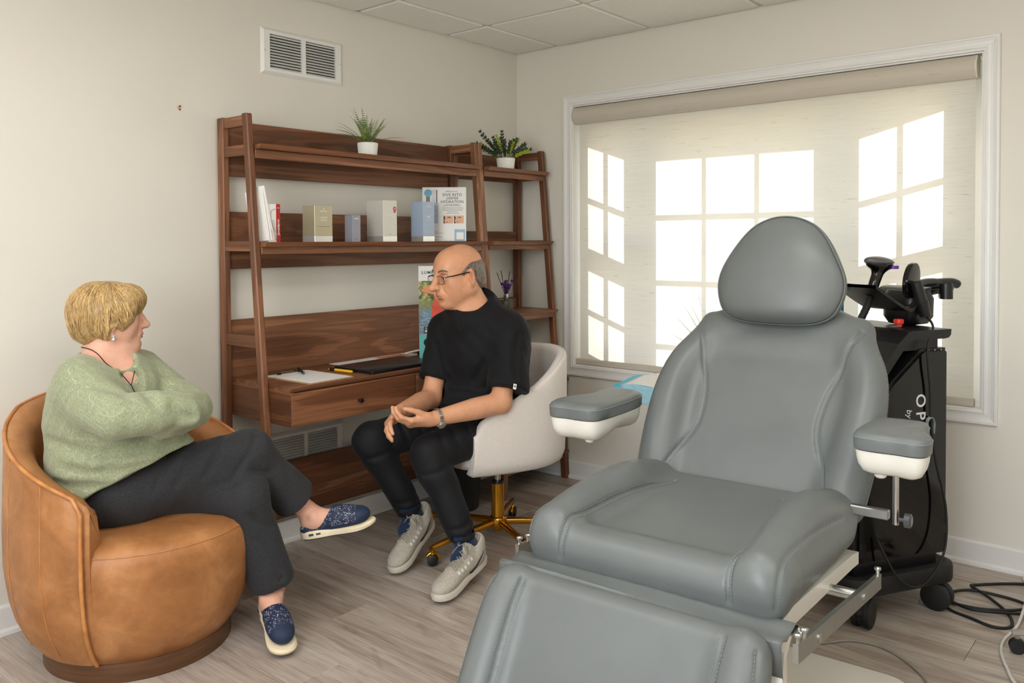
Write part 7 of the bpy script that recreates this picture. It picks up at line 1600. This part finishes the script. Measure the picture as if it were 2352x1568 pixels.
pux = Vector((0.80, -0.60, 0)).normalized(); pn = Vector((0.6, 0.8, 0)); pup = (Vector((0, 0, 1)) * math.cos(0.05) + pn * math.sin(0.05)); PM = frame((0, 0, 0), pux, pup); PW, PH = 0.24, 0.444
b = MB(); b.tf = PM; b.box((0, 0, -0.004), (PW, PH, 0)); pb = b.build('board', 'paper_white', po)
lake = MB(); lake.tf = PM; lake.box((0, 0.11, 0.0002), (PW, 0.372, 0.0012)); lake.build('print', 'print_lake', pb)
flat_print(pb, PM, rect(0, 0, PW, 0.112), 'print_teal', 0.0014)
flat_print(pb, PM, [(0.065, 0.128), (0.060, 0.240), (0.078, 0.290), (0.10, 0.262), (0.145, 0.262), (0.17, 0.290), (0.19, 0.24), (0.185, 0.128)], 'print_coral', 0.0022)
flat_print(pb, PM, [(0.078, 0.290), (0.070, 0.308), (0.020, 0.318), (0.010, 0.330), (0.055, 0.352), (0.085, 0.362), (0.088, 0.352), (0.042, 0.330), (0.085, 0.322), (0.118, 0.320), (0.145, 0.300), (0.145, 0.262), (0.10, 0.262)], 'print_tan', 0.0020)
flat_print(pb, PM, [(0.118 + 0.026 * math.cos(a), 0.338 + 0.034 * math.sin(a)) for a in np.linspace(0, 2 * math.pi, 20, endpoint=False)], 'print_tan', 0.0024); flat_print(pb, PM, [(0.118 + 0.031 * math.cos(a), 0.347 + 0.032 * math.sin(a)) for a in np.linspace(-0.3, math.pi + 0.3, 14)], 'print_hair', 0.0028)
text_part('LUMECCA', 0.020, 'ink_dark', pb, PM @ Matrix.Translation((0.014, 0.412, 0.001)), depth=0.0002, space=1.25, bold=0.0004, align='LEFT'); text_part('by INMODE', 0.009, 'ink_grey', pb, PM @ Matrix.Translation((0.075, 0.393, 0.001)), depth=0.0002, space=1.2)
flat_print(pb, PM, rect(0.022, 0.120, 0.058, 0.152), 'ink_dark', 0.0024, 'award_badge'); text_part('ELLE', 0.011, 'ink_white', pb, PM @ Matrix.Translation((0.040, 0.144, 0.003)), depth=0.0002); flat_print(pb, PM, rect(0.027, 0.125, 0.053, 0.136), 'print_lightgrey', 0.0030, 'award_badge')
m = MB(); m.tf = PM @ Matrix.Translation((0.040, 0.075, 0.0016)); m.lathe([(0.020, 0), (0.020, 0.0006), (0.0185, 0.0006), (0.0185, 0)], n=28); m.lathe([(0.009, 0), (0.009, 0.0006), (0.0075, 0.0006), (0.0075, 0)], n=20); m.build('seal_mark', 'ink_dark', pb)
b = MB(); b.tf = PM; b.add([(0.09, 0, -0.004), (0.15, 0, -0.004), (0.12, 0.30, -0.004), (0.09, 0, -0.08), (0.15, 0, -0.08)], [(0, 3, 2), (1, 2, 4), (3, 4, 2), (0, 1, 4, 3)]); b.build('easel_strut', 'paper_white', po)

# ------------------------------------------------------------------ things on the desk
ZD = 0.7855
plain('masonite', rgb(176, 138, 98), 0.6, nscale=120, namt=0.06)
cb = thing('clipboard', 'brown clipboard with white forms at the left end of the desk', 'clipboard', (-1.742, -0.300, ZD), math.radians(2))
m = MB(); m.grid([[(x, y, z) for x, y in rrect(-0.116, 0.116, -0.165, 0.150, 0.012)] for z in (0, 0.0032)], closed_u=True, cap=True); m.build('board', 'masonite', cb)
pp = MB().box((-0.106, -0.155, 0.0034), (0.106, 0.140, 0.0044)).build('paper', 'paper_white', cb)
for k in range(7): MB().box((-0.07, -0.10 + 0.028 * k, 0.0044), (0.02 + 0.03 * ((k * 7) % 3), -0.0985 + 0.028 * k, 0.0046)).build('printed_line', 'print_lightgrey', pp)
m = MB(); m.box((-0.055, 0.120, 0.0046), (0.055, 0.150, 0.0065)); m.tube([(-0.05, 0.138, 0.010), (0.05, 0.138, 0.010)], 0.0022, 8); m.build('clip', 'chrome', cb)
for s in (-1, 1): MB().box((s * 0.052 - 0.010, 0.112, 0.0046), (s * 0.052 + 0.010, 0.126, 0.013), 0.003).build('clip_grip', 'rubber_black', cb)
def pen(name, label, p0, p1, r, mats, tip=0.012):
    a, b = Vector(p0), Vector(p1); d = (b - a).normalized(); L = (b - a).length; t = thing(name, label, 'pen', p0)
    MB().tube([Vector((0, 0, 0)), d * 0.004, d * (L - tip - 0.03)], [r * 0.7, r, r], 12).build('barrel', mats[0], t, smooth=40); MB().tube([d * (L - tip - 0.03), d * (L - tip)], [r * 1.08, r * 1.05], 12).build('grip', mats[1], t, smooth=40); MB().tube([d * (L - tip), d * L], [r * 0.95, r * 0.25], 12).build('tip', mats[2], t, smooth=40); return t
plain('marker_yellow', rgb(236, 176, 30), 0.4, nscale=30, namt=0.03)
pen('pen', 'black ballpoint pen lying on the clipboard', (-1.690, -0.165, ZD + 0.018), (-1.738, -0.275, ZD + 0.0095), 0.0052, ('rubber_black', 'satin_black', 'steel'))
pen('marker', 'yellow marker with black bands next to the black folder', (-1.563, -0.372, ZD + 0.0065), (-1.576, -0.226, ZD + 0.0065), 0.0062, ('marker_yellow', 'rubber_black', 'marker_yellow'))
fd = thing('black_folder', 'flat black laptop case on the desk in front of the man', 'folder', (-1.335, -0.338, ZD), math.radians(2))
m = MB(); m.grid([[(x, y, z) for x, y in rrect(-0.205 + i, 0.205 - i, -0.125 + i, 0.125 - i, 0.010)] for i, z in ((0.002, 0), (0, 0.003), (0, 0.013), (0.003, 0.016))], closed_u=True, cap=True); m.build('shell', 'satin_black', fd, smooth=40)
MB().box((-0.2052, -0.1252, 0.0078), (0.2052, 0.1252, 0.0086)).build('seam_line', 'gloss_black', fd)
ps = thing('printed_sheet', 'printed paper sheets lying at the back of the desk', 'paper', (-1.215, -0.118, ZD), math.radians(1))
MB().box((-0.235, -0.058, 0), (0.010, 0.056, 0.0009)).build('sheet', 'paper_white', ps); s2 = MB().box((-0.02, -0.06, 0.0009), (0.25, 0.055, 0.0018)).build('sheet', 'paper_white', ps); MB().box((0.02, -0.045, 0.0018), (0.20, 0.040, 0.0021)).build('photo', 'print_tan', s2)
wst = cr([(-1.085, -0.188, ZD + 0.020), (-1.04, -0.188, ZD + 0.024), (-0.99, -0.186, ZD + 0.026), (-0.93, -0.18, ZD + 0.026)], 5)
ws = thing('white_tool', 'slim white plastic wand resting on the papers', 'tool', (-1.01, -0.187, ZD + 0.002)); MB().tube([Vector(p) - Vector((-1.01, -0.187, ZD + 0.002)) for p in wst], [0.003] + [0.005] * (len(wst) - 1), 10).build('wand', 'trim_white', ws, smooth=60); MB().box((0.02, -0.02, -0.002), (0.09, 0.02, 0.020), 0.003).build('rest', 'satin_black', ws)

# ------------------------------------------------------------------ reed diffuser on the corner shelf
plain('purple_flower', rgb(72, 22, 104), 0.7, nscale=80, namt=0.3); plain('reed_black', rgb(30, 24, 24), 0.8, nscale=100); plain('bottle_smoke', rgb(112, 106, 98), 0.08, 0.0, 0.6, nscale=6, **{'Transmission Weight': 0.55, 'IOR': 1.3})
df = thing('reed_diffuser', 'glass reed diffuser with purple dried flowers on the corner shelf', 'diffuser', (-0.352, -0.205, 0.9623))
MB().lathe([(0.0, 0.0), (0.040, 0.0), (0.042, 0.004), (0.042, 0.058), (0.038, 0.064), (0.014, 0.066), (0.012, 0.070), (0, 0.070)], n=36).build('bottle', 'bottle_smoke', df, smooth=40)
MB().lathe([(0.0125, 0.066), (0.0140, 0.068), (0.0140, 0.096), (0.011, 0.098), (0.011, 0.09), (0, 0.09)], n=24).build('neck', 'chrome', df, smooth=40)
for dx, dy, L in ((-0.075, 0.0, 0.125), (-0.006, 0.03, 0.135), (0.058, 0.02, 0.128), (0.068, -0.02, 0.118), (0.02, 0.05, 0.12)): MB().tube([(dx * 0.06, dy * 0.06, 0.085), (dx, dy, 0.09 + L)], 0.0018, 6).build('reed', 'reed_black', df)
for i in range(46):
    h = rs.uniform(0.0, 1.0); a = rs.uniform(0, 6.28); r = (0.006 + 0.030 * h) * rs.uniform(0.3, 1.0); p = (r * math.cos(a) + 0.004, r * math.sin(a), 0.106 + 0.062 * h); m = MB(); m.tube([(0.002 * math.cos(a), 0.002 * math.sin(a), 0.088), p], 0.0006, 4)
    for q in range(5):
        aa = q * 1.2566 + a; m.ball((p[0] + 0.0042 * math.cos(aa), p[1] + 0.0030 * math.sin(aa * 1.7), p[2] + 0.0042 * math.sin(aa)), 0.0034, 6, 4)
    m.build('blossom', 'purple_flower', df)
